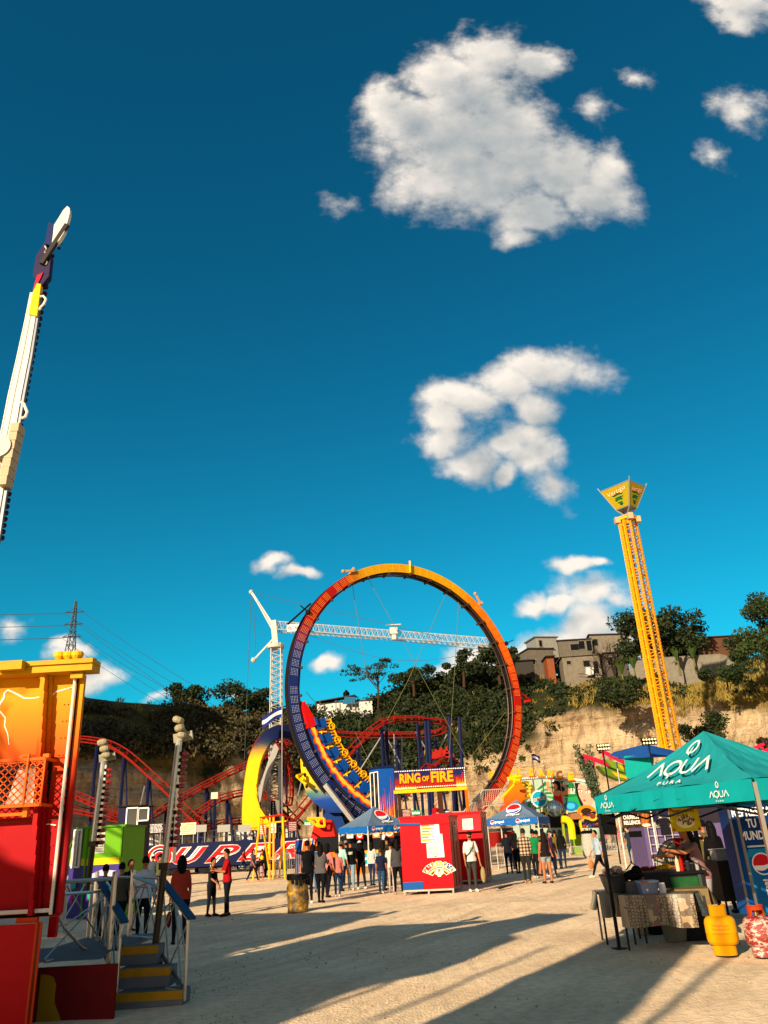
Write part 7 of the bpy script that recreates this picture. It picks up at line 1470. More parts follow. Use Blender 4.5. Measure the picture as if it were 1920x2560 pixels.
# ================================================================== SNACK STALL
def gas(label,px,py,H,rb,col,worn=False):
    c=G(px,py); t=thing('gas_cylinder',label,'gas cylinder',c,'gas cylinders at the stall'); s=H/.57
    if worn:
        m_=bpy.data.materials.new('worn_red'); m_.use_nodes=True; n=m_.node_tree.nodes; l=m_.node_tree.links; p=n['Principled BSDF']; p.inputs['Roughness'].default_value=.6; tc=n.new('ShaderNodeTexCoord'); a=n.new('ShaderNodeTexNoise'); a.inputs['Scale'].default_value=14; a.inputs['Detail'].default_value=8; a.inputs['Roughness'].default_value=.75; mp=n.new('ShaderNodeMapping'); mp.inputs['Scale'].default_value=(1,1,2); l.new(tc.outputs['Object'],mp.inputs[0]); l.new(mp.outputs[0],a.inputs[0]); rr=n.new('ShaderNodeValToRGB'); l.new(a.outputs[0],rr.inputs[0]); e=rr.color_ramp.elements; e[0].position=.5; e[0].color=(*lin('#7c1c10'),1); e[1].position=.56; e[1].color=(*lin('#b8a89c'),1); l.new(rr.outputs[0],p.inputs['Base Color'])
    else: m_=mat(col,.42,0,.08,4)
    b=B().use(m_); R_=rb
    b.lathe([(R_*.6,.10),(R_*.9,.125),(R_,.17),(R_,.255),(R_*1.012,.262),(R_,.27),(R_,.37),(R_*.95,.41),(R_*.80,.44),(R_*.5,.455),(R_*.3,.46)],c+V((0,0,0)),32); b.build('tank',t,smooth=True)
    b=B().use(m_); b.lathe([(R_*.74,0),(R_*.74,.13),(R_*.70,.13),(R_*.70,0)],c,28); b.build('foot_ring',t)
    b=B().use(m_ if not worn else mat('#9a3010',.5)); r2=R_*.54; n=30
    a0,a1=(R(-250),R(40)) if not worn else (R(-230),R(50)); vs=[];m1=26
    for i in range(m1+1):
        a=a0+(a1-a0)*i/m1; hole=worn and (8<i<18); h0=.435; h1=H
        for rr_,zz in ((r2,h0),(r2,h1),(r2-.008,h1),(r2-.008,h0)): vs.append(c+V((rr_*math.cos(a),rr_*math.sin(a),zz if not(hole and zz==h0) else h1-.05)))
    b.add(vs,[(4*i+k,4*i+(k+1)%4,4*i+4+(k+1)%4,4*i+4+k) for i in range(m1) for k in range(4)]+[(0,1,2,3),(4*m1+3,4*m1+2,4*m1+1,4*m1)]); b.path([c+V((r2*math.cos(a0+(a1-a0)*i/16),r2*math.sin(a0+(a1-a0)*i/16),H)) for i in range(17)],.007,6); b.build('collar',t)
    b=B().use(mat('#a08030',.35,.8)); b.tube(c+V((0,0,.45)),c+V((0,0,.52)),.018,8); b.tube(c+V((-.035,0,.505)),c+V((.035,0,.505)),.012,8); b.lathe([(.02,.52),(.026,.525),(.026,.545),(.015,.55)],c,10); b.build('valve',t)
    if not worn:
        b=B().use(mat('#c85a10',.6)); tt_=text2d('TROPIGAS'); 
        for row,(s_,zz) in enumerate((('TROPIGAS',.335),('HONDURAS',.295),('ENVASADO',.245))):
            tx=text2d(s_,.0); vs=[]
            for x,y in tx[0]: a=R(-90)-.62+x*1.1-.30; vs.append(c+V(((R_+.002)*math.cos(a),(R_+.002)*math.sin(a),zz+y*.02)))
            b.add(vs,tx[1])
        b.build('stencil_text',t)
    return t
gas('yellow gas cylinder with orange stencilling standing in front of the stall',1815,2386,.575,.198,'#d09008')
gas('flaking red and white gas cylinder at the right edge',1912,2390,.575,.185,'#8c2010',True)
def stall():
    z=V((0,0,1)); Zt=.70
    A=G(1514,2343); Bq=G(1711,2356); Cq=G(1753,2345)
    CL=bpy.data.materials.new('patterned_oilcloth'); CL.use_nodes=True; n=CL.node_tree.nodes; l=CL.node_tree.links; p=n['Principled BSDF']; p.inputs['Roughness'].default_value=.45
    tc=n.new('ShaderNodeTexCoord'); v1=n.new('ShaderNodeTexVoronoi'); v1.feature='DISTANCE_TO_EDGE'; v1.inputs['Scale'].default_value=24; v1.inputs['Randomness'].default_value=.5; l.new(tc.outputs['Object'],v1.inputs[0])
    r1=n.new('ShaderNodeValToRGB'); l.new(v1.outputs['Distance'],r1.inputs[0]); e=r1.color_ramp.elements; e[0].position=.06; e[0].color=(*lin('#2c2014'),1); e[1].position=.14; e[1].color=(*lin('#7c6a4c'),1)
    wv=n.new('ShaderNodeTexWave'); wv.inputs['Scale'].default_value=.8; wv.inputs['Distortion'].default_value=.3; l.new(tc.outputs['Object'],wv.inputs[0]); r2=n.new('ShaderNodeValToRGB'); l.new(wv.outputs[0],r2.inputs[0]); e=r2.color_ramp.elements; e[0].position=.25; e[0].color=(0,0,0,1); e[1].position=.32; e[1].color=(1,1,1,1)
    v2=n.new('ShaderNodeTexVoronoi'); v2.inputs['Scale'].default_value=9; v2.distance='CHEBYCHEV'; l.new(tc.outputs['Object'],v2.inputs[0]); r3=n.new('ShaderNodeValToRGB'); r3.color_ramp.interpolation='CONSTANT'; l.new(v2.outputs['Color'],r3.inputs[0]); e=r3.color_ramp.elements; e[0].color=(*lin('#4a3a28'),1); e[1].position=.4; e[1].color=(*lin('#8a7454'),1); x=e.new(.7); x.color=(*lin('#6a2a1c'),1); x=e.new(.8); x.color=(*lin('#5a4a34'),1)
    mx=n.new('ShaderNodeMix'); mx.data_type='RGBA'; l.new(r2.outputs[0],mx.inputs[0]); l.new(r3.outputs[0],mx.inputs[6]); l.new(r1.outputs[0],mx.inputs[7]); l.new(mx.outputs[2],p.inputs['Base Color'])
    fl0=V((W(1545,2232,12.35).x,12.35,Zt)); fr0=V((W(1692,2232,12.0).x,12.0,Zt)); U=(fr0-fl0).normalized(); Dp=V((-U.y,U.x,0))
    lx=W(1500,2250,13.0); 
    def tbl(name,label,o,u,w_,dp,dropf,m_,legpos,dropside=True):
        d=V((-u.y,u.x,0)); t=thing(name,label,'table',(o.x,o.y,0)); b=B().use(mat('#4c3a2a',.8)); b.prism([o-z*.03,o+u*w_-z*.03,o+u*w_+d*dp-z*.03,o+d*dp-z*.03],z*.025); b.build('table_top',t)
        b=B().use(m_); N_=18
        def cl(u_,v): # v 0 top edge ->1 bottom
            return o+u*(w_*u_)-d*(.02+.03*v*(1+math.sin(u_*19)))-z*(dropf*v*(1+.04*math.sin(u_*9))-.004)
        for i in range(N_):
            for j in range(4): b.quad(cl(i/N_,j/4),cl((i+1)/N_,j/4),cl((i+1)/N_,(j+1)/4),cl(i/N_,(j+1)/4))
        b.quad(o-d*.02+z*.004,o+u*w_-d*.02+z*.004,o+u*w_+d*dp+z*.004,o+d*dp+z*.004)
        if dropside:
            for s,sg in((0,-1),(1,1)):
                q=o+u*(w_*s)
                for i in range(6): f=lambda a,v:q+d*(dp*a)+u*(sg*(.02+.05*v*(1+math.sin(a*12))))-z*(dropf*.8*v*(1-.3*abs(a-.5)))+z*.004; b.quad(f(i/6,0),f((i+1)/6,0),f((i+1)/6,1),f(i/6,1))
        b.build('cloth',t,smooth=True)
        for (a,c) in legpos:
            b=B().use(mat('#2c2a28',.5,.4)); b.tube(o+u*(w_*a)+d*(dp*c)-z*.03,V((o.x,o.y,0))+u*(w_*a*1.02)+d*(dp*c),.016,6); b.build('leg',t)
        return t
    tbl('folding_table','folding table with a brown patterned oilcloth hanging over its front',fl0,U,1.02,.75,.40,CL,((-.0,.9),(1.12,.05),(.02,.1),(1.0,.9)))
    o2=V((lx.x,13.05,Zt+.0)); tbl('side_table','table with a pale plastic cloth behind the galvanized tub',o2,V((1,-.1,0)).normalized(),.62,.6,.33,mat('#7c7568',.5),((.05,.05),(.95,.05),(.05,.95),(.95,.95)))
    o3=V((W(1700,2230,12.25).x,12.5,Zt+.02)); tbl('corner_table','small table at the right of the patterned cloth, partly bare',o3,V((1,-.25,0)).normalized(),.46,.6,.30,mat('#6a5a3c',.6),((.95,.05),(.95,.95)))
    # tub
    c=V((W(1545,2225,12.85).x,12.95,Zt)); t=thing('galvanized_tub','galvanized metal tub heaped with bags of snacks','tub',c,); b=B().use(mat('#5c5e60',.4,.8,.2)); b.lathe([(.15,0),(.155,.01),(.19,.12),(.195,.13),(.22,.23),(.235,.24),(.225,.25),(.20,.22),(.15,.03)],c,24); b.build('tub',t,smooth=True)
    b=B(); r=random.Random(2)
    for k in range(26): b.use(mat(r.choice(('#8a6a44','#5a3a22','#a09488','#7a5a5a','#b8a48a')),.4)); a=r.uniform(0,6.3);rr=r.uniform(0,.17); b.ball(c+V((rr*math.cos(a),rr*math.sin(a),.24+r.uniform(0,.09))),r.uniform(.03,.06),7,5,(1,1,r.uniform(.5,1)))
    b.build('contents',t)
    c=V((W(1590,2210,12.7).x,12.75,Zt)); t=thing('black_bag','black bag slumped on a grey crate on the table','bag',c); b=B().use(BLACKM); b.ball(c+V((0,0,.23)),.13,12,8,(1.1,.7,.6)); b.ball(c+V((.05,0,.28)),.08,9,6); b.path([c+V((-.1,0,.3)),c+V((0,0,.40)),c+V((.1,0,.3))],.012,5); b.build('body',t); 
    t=thing('grey_crate','small grey crate under the black bag','crate',c); b=B().use(mat('#55565a',.6)); b.box(c.x-.13,c.y-.1,Zt+.005,c.x+.13,c.y+.12,Zt+.15); 
    for k in range(4): b.box(c.x-.135,c.y-.105,Zt+.02+k*.035,c.x+.135,c.y-.1,Zt+.035+k*.035)
    b.build('body',t)
    # plastic storage box
    x0=W(1608,2232,12.15).x;x1=W(1650,2232,12.15).x; t=thing('storage_box','blue-grey plastic storage box with a lid on the patterned table','box',(x0,12.2,Zt)); b=B().use(mat('#6a7590',.3)); b.prism([V((x0+.01,12.2,Zt+.006)),V((x1-.01,12.2,Zt+.006)),V((x1+.01,12.2,Zt+.15)),V((x0-.01,12.2,Zt+.15))],V((0,.2,0))); b.build('body',t); b=B().use(mat('#8a94a8',.3)); b.box(x0-.02,12.18,Zt+.15,x1+.02,12.42,Zt+.175); b.use(mat('#a83a24',.4)); b.box(x0-.01,12.17,Zt+.155,x0+.10,12.18,Zt+.172); b.build('lid',t); b=B().use(WHITE); b.flat(disc(0,0,.016),V(((x0+x1)/2-.04,12.2,Zt+.06)),V((1,0,0)),z,1,1,0,0,.004); b.build('sticker',t)
    xj=W(1660,2230,12.1).x; t=thing('clear_jar','clear plastic jar right of the blue-grey box','jar',(xj,12.2,Zt)); b=B().use(mat('#9a98a0',.2)); b.lathe([(.045,0.006),(.048,.01),(.048,.12),(.04,.13)],(xj,12.15,Zt),14); b.build('body',t); b=B().use(WHITE); b.lathe([(.043,.13),(.043,.145)],(xj,12.15,Zt),14); b.build('lid',t)
    # cooking counter behind with green front
    Yc=12.95; x0=W(1668,2190,Yc).x;x1=W(1752,2190,Yc).x; zt=W(1700,2178,Yc).z; t=thing('frying_counter','dark metal frying counter with a worn green front panel','counter',(x0,Yc,0)); b=B().use(mat('#26282a',.5,.5,.2)); b.box(x0-.35,Yc,Zt+.02,x1+.05,Yc+.55,zt-.04); b.use(mat('#1c1e20',.4,.6)); b.box(x0-.40,Yc-.06,zt-.04,x1+.08,Yc+.8,zt); b.box(x0+.1,Yc+.05,0,x1,Yc+.5,Zt+.02); b.build('body',t); b=B().use(mat('#1d4a26',.6,0,.3,9)); b.box(x0+.03,Yc-.02,zt-.33,x1-.06,Yc-.002,zt-.08); b.use(mat('#34433a',.6)); b.box(x1-.05,Yc-.02,zt-.36,x1,Yc-.002,zt-.05); b.build('front_panel',t)
    # tray, fries, chillies
    c=V((W(1645,2182,Yc+.15).x,Yc+.2,zt)); t=thing('steel_tray','shallow dark tray of fries and red snacks on the counter','tray',c); b=B().use(mat('#3c3c3e',.35,.8)); b.box(c.x-.30,c.y-.15,zt,c.x+.32,c.y+.15,zt+.02); b.box(c.x-.32,c.y-.17,zt+.02,c.x+.34,c.y+.17,zt+.03); b.build('tray',t)
    b=B().use(mat('#c8900c',.5)); r=random.Random(8)
    for k in range(110): a=r.uniform(0,6.3); rr=r.random()**.6*.14; p=c+V((.14+rr*math.cos(a),rr*.7*math.sin(a),.03+.09*(1-rr/.15)*r.random()+.01)); d=V((r.uniform(-1,1),r.uniform(-1,1),r.uniform(-.3,.5))).normalized()*.035; b.bar(p-d,p+d,.009)
    b.build('fries',t); b=B().use(mat('#7a1c0c',.5))
    for k in range(60): a=r.uniform(0,6.3); rr=r.random()**.6*.12; p=c+V((-.12+rr*math.cos(a),rr*.7*math.sin(a),.035+.035*r.random())); b.ball(p,.018,5,4)
    b.build('red_snacks',t)
    c=V((W(1690,2172,Yc+.1).x,Yc+.12,zt)); t=thing('mauve_bowl','mauve plastic bowl beside the fries','bowl',c); b=B().use(mat('#6a3a5c',.4)); b.lathe([(.04,0),(.07,.03),(.085,.055),(.08,.055),(.05,.02)],c,16); b.build('bowl',t); b=B().use(mat('#8a2a4a',.4)); b.ball(c+V((0,0,.04)),.07,10,5,(1,1,.35)); b.build('contents',t)
    for lab,px,col in (('cream squeeze bottle on the frying counter',1697,'#b8a888'),('red squeeze bottle on the frying counter',1707,'#8c1408')):
        c=V((W(px,2180,Yc+.02).x,Yc+.03,zt)); t=thing('squeeze_bottle',lab,'bottle',c); b=B().use(mat(col,.4)); b.lathe([(.027,0),(.03,.01),(.03,.14),(.022,.16)],c,14); b.build('body',t); b=B().use(mat(col,.4)); b.lathe([(.024,.16),(.022,.17),(.010,.18),(.004,.215)],c,10); b.build('nozzle',t)
    for k,(lab,px,h_,rr,col) in enumerate((('dark glass jar right of the red bottle',1722,.11,.035,'#20242a'),('clear cup with a spoon on the counter',1745,.12,.03,'#8a8884'),('small dark pot on the counter nearest the vendor',1733,.08,.045,'#141416'))):
        c=V((W(px,2180,Yc+.1).x,Yc+.1,zt)); t=thing('jar',lab,'jar',c); b=B().use(mat(col,.2)); b.lathe([(rr*.9,0),(rr,.01),(rr,h_),(rr*.8,h_+.01)],c,14); b.build('body',t); b=B().use(mat('#3c3a3a',.5)); b.lathe([(rr*.82,h_+.01),(rr*.82,h_+.025)],c,12); b.build('lid',t)
    # display dome with red frame
    Yd=13.5; x0=W(1660,2180,Yd).x;x1=W(1715,2180,Yd).x;zl=W(1690,2178,Yd).z; zh=W(1690,2098,Yd).z; t=thing('display_case','rounded glass display case with shelves of white cups and a red frame','display case',(x0,Yd,zl)); hh=zh-zl; n_=12
    arc_=[V((x0+(x1-x0)*(1-math.cos(R(90*i/n_))),Yd,zl+hh*math.sin(R(90*i/n_)))) for i in range(n_+1)]
    b=B().use(mat('#9a9684',.25,.1)); x2=W(1755,2180,Yd).x; b.prism([V((x2,Yd+.35,zl)),V((x0+.02,Yd+.35,zl))]+[p+V((.02,.35,-.01)) for p in arc_[1:]]+[V((x2,Yd+.35,zh))],V((0,.03,0))); b.build('back_panel',t)
    b=B().use(mat('#6c6a62',.4,.5)); b.path(arc_+[V((x2,Yd,zh))],.014,6); b.path([p+V((0,.35,0)) for p in arc_]+[V((x2,Yd+.35,zh))],.014,6)
    for k in(.28,.5,.72): b.box(x0+.06,Yd,zl+hh*k,x2,Yd+.34,zl+hh*k+.01)
    b.build('shelf_frame',t); b=B().use(mat('#7c0e0c',.45)); xf=W(1702,2150,Yd-.05).x; b.prism([V((xf-.05,Yd-.06,zh-.02)),V((xf+.03,Yd-.06,zh-.02)),V((xf+.12,Yd-.06,zl)),V((xf+.04,Yd-.06,zl))],V((0,.05,0))); b.box(xf-.05,Yd-.07,zh-.03,x2+.1,Yd-.02,zh+.02); b.build('red_post',t)
    b=B().use(mat('#c8c4b4',.5))
    for k in (.28,.5): 
        for i in range(9): b.lathe([(.012,0),(.017,.06)],(x0+.14+i*.035,Yd+.08,zl+hh*k+.01),8)
    b.build('cups',t)
    # containers below the table
    for lab,px,py,w_,h_,col,dd in (('clear plastic bin with a yellow label under the table',1692,2352,.20,.36,'#6c6e66',0),('white bucket in the shade under the table',1608,2335,.14,.28,'#8c8a80',0),('blue water container under the small corner table',1735,2345,.13,.36,'#12306a',0),('dark crate beside the white bucket under the table',1640,2335,.14,.26,'#16181c',0)):
        c=G(px,py); t=thing('container',lab,'container',c); b=B().use(mat(col,.35)); b.lathe([(w_*.78,0),(w_*.82,.01),(w_,h_*.9),(w_*1.05,h_*.92),(w_*1.03,h_),(w_*.9,h_)],c,20); b.build('body',t,smooth=True); b=B().use(mat('#55544e',.4)); b.lathe([(w_*1.04,h_),(w_*1.04,h_+.02),(w_*.3,h_+.03)],c,20); b.build('lid',t)
        if 'label' in lab: b=B().use(mat('#a8900c',.5)); b.obox(c+V((-.08,-w_*.93,h_*.8)),(.06,0,0),(0,.004,0),(0,0,.035)); b.build('sticker',t)
    # signs
    def hang(name,label,px0,py0,px1,py1,Y,bg,draw):
        A=W(px0,py1,Y);Q=W(px1,py1,Y); zt_=W((px0+px1)/2,py0,Y).z; zb=W((px0+px1)/2,py1,Y).z; w_=Q.x-A.x;h=zt_-zb; t=thing(name,label,'sign',(A.x+w_/2,Y,zb)); b=B().use(bg); b.box(A.x,Y,zb,Q.x,Y+.02,zt_); b.build('panel',t); b=B(); draw(b,V((A.x,Y,zb)),w_,h); b.build('print',t); b=B().use(DARK); b.tube((A.x+.03,Y+.01,zt_),(A.x+.03,Y+.01,zt_+.12),.006,4); b.tube((Q.x-.03,Y+.01,zt_),(Q.x-.03,Y+.01,zt_+.12),.006,4); b.build('hanger',t); return t
    U1=V((1,0,0))
    def papas(b,O,w_,h):
        b.use(mat('#7a1c0c',.5)); put_text(b,'PAPAS FRITAS',O,U1,z,w_*.74,h*.12,w_*.12,h*.80,.004,.02); b.use(mat('#d8d0a8',.5)); b.flat(disc(w_*.5,h*.40,w_*.32,h*.27,24),O,U1,z,1,1,0,0,.004); r=random.Random(1)
        for k in range(70):
            a=r.uniform(0,6.3);rr=r.random()**.5; x=w_*.5+w_*.27*rr*math.cos(a);y=h*.42+h*.20*rr*math.sin(a); d=r.uniform(0,3.1); b.use(mat(r.choice(('#7a3a1c','#c8b098','#4a1c14','#d8c8b0','#6a7a1c')),.5)); b.flat(stroke([(x,y),(x+.05*math.cos(d),y+.05*math.sin(d))],.014),O,U1,z,1,1,0,0,.006+.0001*k)
        b.use(mat('#a8300c',.5)); 
        for x,y in ((.02,.03),(.88,.03),(.9,.9),(.02,.9)): b.flat(pgon((w_*x,h*y),(w_*x+.05,h*y),(w_*x+.02,h*y+.05)),O,U1,z,1,1,0,0,.005)
    hang('menu_sign','yellow PAPAS FRITAS sign with a plate of food hanging in the tent',1681,2019,1755,2078,12.4,mat('#b8a414',.5),papas)
    def churros(b,O,w_,h):
        for k in range(7): b.use(mat('#2c1c12' if k%2 else '#3a2618',.7)); b.flat(pgon((w_*k/7,0),(w_*(k+1)/7,0),(w_*(k+1)/7,h),(w_*k/7,h)),O,U1,z,1,1,0,0,.003)
        for k in range(5): b.use(mat(('#8a4a1c','#a8622a')[k%2],.6)); b.flat(stroke([(w_*(.66+.05*k),h*.15),(w_*(.70+.055*k),h*.5),(w_*(.72+.055*k),h*(.8+.03*(k%2)))],w_*.05),O,U1,z,1,1,0,0,.005+.001*k)
        b.use(mat('#c8b8a0',.6)); b.flat(disc(w_*.82,h*.12,w_*.15,h*.1,14),O,U1,z,1,1,0,0,.012); b.use(mat('#ddd8cc',.5)); put_text(b,'CHURROS',O,U1,z,w_*.54,h*.24,w_*.06,h*.52,.014,.03); put_text(b,'RELLENOS',O,U1,z,w_*.56,h*.24,w_*.06,h*.20,.014,.03)
    hang('menu_sign','dark brown CHURROS RELLENOS sign on a white frame behind the tent',1557,2027,1630,2069,21,mat('#2c1c12',.6),churros)
    # churro stall frame
    t=thing('tubular_stall','white tubular stall frame standing under the churros sign','frame',V((W(1565,2160,21).x,21,0))); b=B().use(WH)
    xl=W(1565,2160,21).x; xr=W(1650,2160,21).x; zf=W(1600,2075,21).z
    for x in(xl,xr): 
        bb=B().use(WH); bb.tube((x,21,0),(x,21,2.3),.02,6); bb.build('post',t)
    b.tube((xl,21,.55),(xr,21,.55),.03,6); b.tube((xl,21,2.2),(xr,21,2.2),.02,6); b.use(BLACKM); b.box(xl+.3,20.9,zf-.16,xr-.35,21.4,zf-.02); b.build('shelf',t)
    # black bag hanging on the tent leg
    p=W(1503,2036,12.55); t=thing('black_cloth','black cloth bag hanging from the left front corner of the teal tent','cloth',p); b=B().use(BLACKM); q=W(1535,2036,12.6); zb=W(1520,2088,12.6).z; b.prism([V((p.x,12.55,p.z)),V((q.x,12.55,p.z)),V((q.x-.01,12.55,zb)),V((p.x+.02,12.55,zb+.01))],V((0,.08,0))); b.build('cloth',t)
    # garments grid and purple container
    Yg=30; xl=W(1628,2100,Yg).x;xr=W(1835,2100,Yg).x; t=thing('lilac_container','lilac container stall with a white garment grid behind the snack stall','stall',(xl,Yg,0)); b=B().use(mat('#564a70',.6,0,.2)); b.box(xl-.2,Yg,0,xr+2,Yg+2,1.55); b.use(mat('#26222c',.6)); b.box(xl+1.6,Yg,1.55,xr+2,Yg+1,2.4); b.use(mat('#c8c4bc',.5)); b.box(xl+.4,Yg+.05,1.55,xl+1.6,Yg+.15,2.4); b.build('body',t)
    b=B().use(WH)
    for i in range(7): b.tube((xl+.28*i-.1,Yg-.15,.3),(xl+.28*i-.1,Yg-.15,2.5),.018,4)
    for k in range(8): b.tube((xl-.1,Yg-.15,.4+.28*k),(xl+1.6,Yg-.15,.4+.28*k),.014,4)
    b.build('grid',t)
    for k,(dx,zz,col,lab) in enumerate(((.15,2.0,'#1a1630','dark printed t-shirt hanging first on the garment grid'),(.5,1.55,'#14141c','small black garment low on the garment grid'),(.55,2.15,'#20183c','navy t-shirt hanging second on the garment grid'),(1.15,2.1,'#c8c4bc','white garment hanging right on the garment grid'))):
        c=V((xl+dx,Yg-.2,zz)); o=B().use(mat(col,.8)); o.prism([c+V((x,0,y)) for x,y in ((-.16,-.3),(.16,-.3),(.15,.1),(.26,.02),(.3,.14),(.12,.26),(-.12,.26),(-.3,.14),(-.26,.02),(-.15,.1))],V((0,.04,0))); tag(o.build('hanging_shirt',None,loc=c),lab,'garment','garments on the white grid')
    # drinks cooler panel
    Yk=14.2; x0=W(1868,2270,Yk).x; x0=(W(1826,2015,Yk).x+x0)/2; zt_=W(1840,2006,Yk).z; zb=W(1880,2288,Yk).z; zb=max(zb,.02); w_=1.15; h=zt_-zb
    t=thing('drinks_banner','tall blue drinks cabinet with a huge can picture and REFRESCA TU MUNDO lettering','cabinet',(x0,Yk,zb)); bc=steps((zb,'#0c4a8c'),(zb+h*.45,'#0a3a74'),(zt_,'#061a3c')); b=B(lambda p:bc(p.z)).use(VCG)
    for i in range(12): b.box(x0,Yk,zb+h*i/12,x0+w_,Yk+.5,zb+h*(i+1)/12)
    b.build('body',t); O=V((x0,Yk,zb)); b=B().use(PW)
    for s_,y,xx,ww in (('REFRESCA',.865,.03,.64),('TU',.76,.24,.16),('MUNDO',.65,.10,.48)): put_text(b,s_,O,U1,z,ww*1.05,h*.082,xx,h*y,.006,.03)
    b.use(mat('#0a78a8',.4)); b.flat(pgon((.16,h*.10),(.56,h*.10),(.58,h*.16),(.58,h*.52),(.54,h*.57),(.18,h*.57),(.14,h*.52),(.14,h*.16)),O,U1,z,1,1,0,0,.005); b.use(mat('#0c5a94',.4)); b.flat(pgon((.18,h*.02),(.54,h*.02),(.56,h*.5),(.16,h*.5)),O,U1,z,1,1,0,0,.007); b.use(mat('#b8c4c8',.4)); b.flat(pgon((.17,h*.585),(.55,h*.585),(.54,h*.60),(.18,h*.60)),O,U1,z,1,1,0,0,.009)
    globe(b,O,U1,z,.36,h*.435,.15,.011); b.use(PW); put_text(b,'pepsi',O+U1*.36+z*(h*.10),z,-U1,h*.20,.10,0,-.05,.013,.03); put_text(b,'ligera',O+U1*.36+z*(h*.02),z,-U1,h*.06,.07,0,-.02,.013,.0)
    b.use(mat('#a8b020',.5)); b.flat(pgon((.13,0),(.24,0),(.20,h*.05),(.13,h*.045)),O,U1,z,1,1,0,0,.008); b.build('print',t)
    b=B().use(mat('#6c6c6a',.4,.6)); b.bar(O+V((-.02,-.02,0)),O+V((-.02,-.02,h)),.03); b.bar(O+V((-.12,-.6,0)),O+V((-.12,-.6,1.9-zb)),.035); b.build('edge_frame',t)
    # rear counter
    x0=W(1800,2190,15.2).x; t=thing('rear_counter','dark speckled counter with white tubs behind the vendor','counter',(x0,15.2,0)); b=B().use(mat('#2c2620',.6,0,.4,30)); b.box(x0,15.2,.3,x0+.7,15.9,.95); b.build('body',t); b=B().use(mat('#8c8a86',.5)); b.box(x0+.05,15.3,.95,x0+.42,15.6,1.12); b.box(x0+.03,15.28,1.12,x0+.44,15.62,1.14); b.build('white_tub',t); b=B().use(DARK)
    for dx in(.05,.65): b.tube((x0+dx,15.3,0),(x0+dx,15.3,.3),.02,5)
    b.build('leg',t)
    c=G(1750,2290); t=thing('cardboard_box','small brown cardboard box on the ground beside the vendor','box',c); b=B().use(mat('#7a5a38',.8)); b.box(c.x-.15,c.y,0,c.x+.15,c.y+.25,.24); b.build('body',t); b=B().use(mat('#6a4c2e',.8)); b.prism([c+V((-.15,0,.24)),c+V((.15,0,.24)),c+V((.17,-.1,.28)),c+V((-.14,-.1,.28))],V((0,0,.005))); b.build('flap',t)
stall()
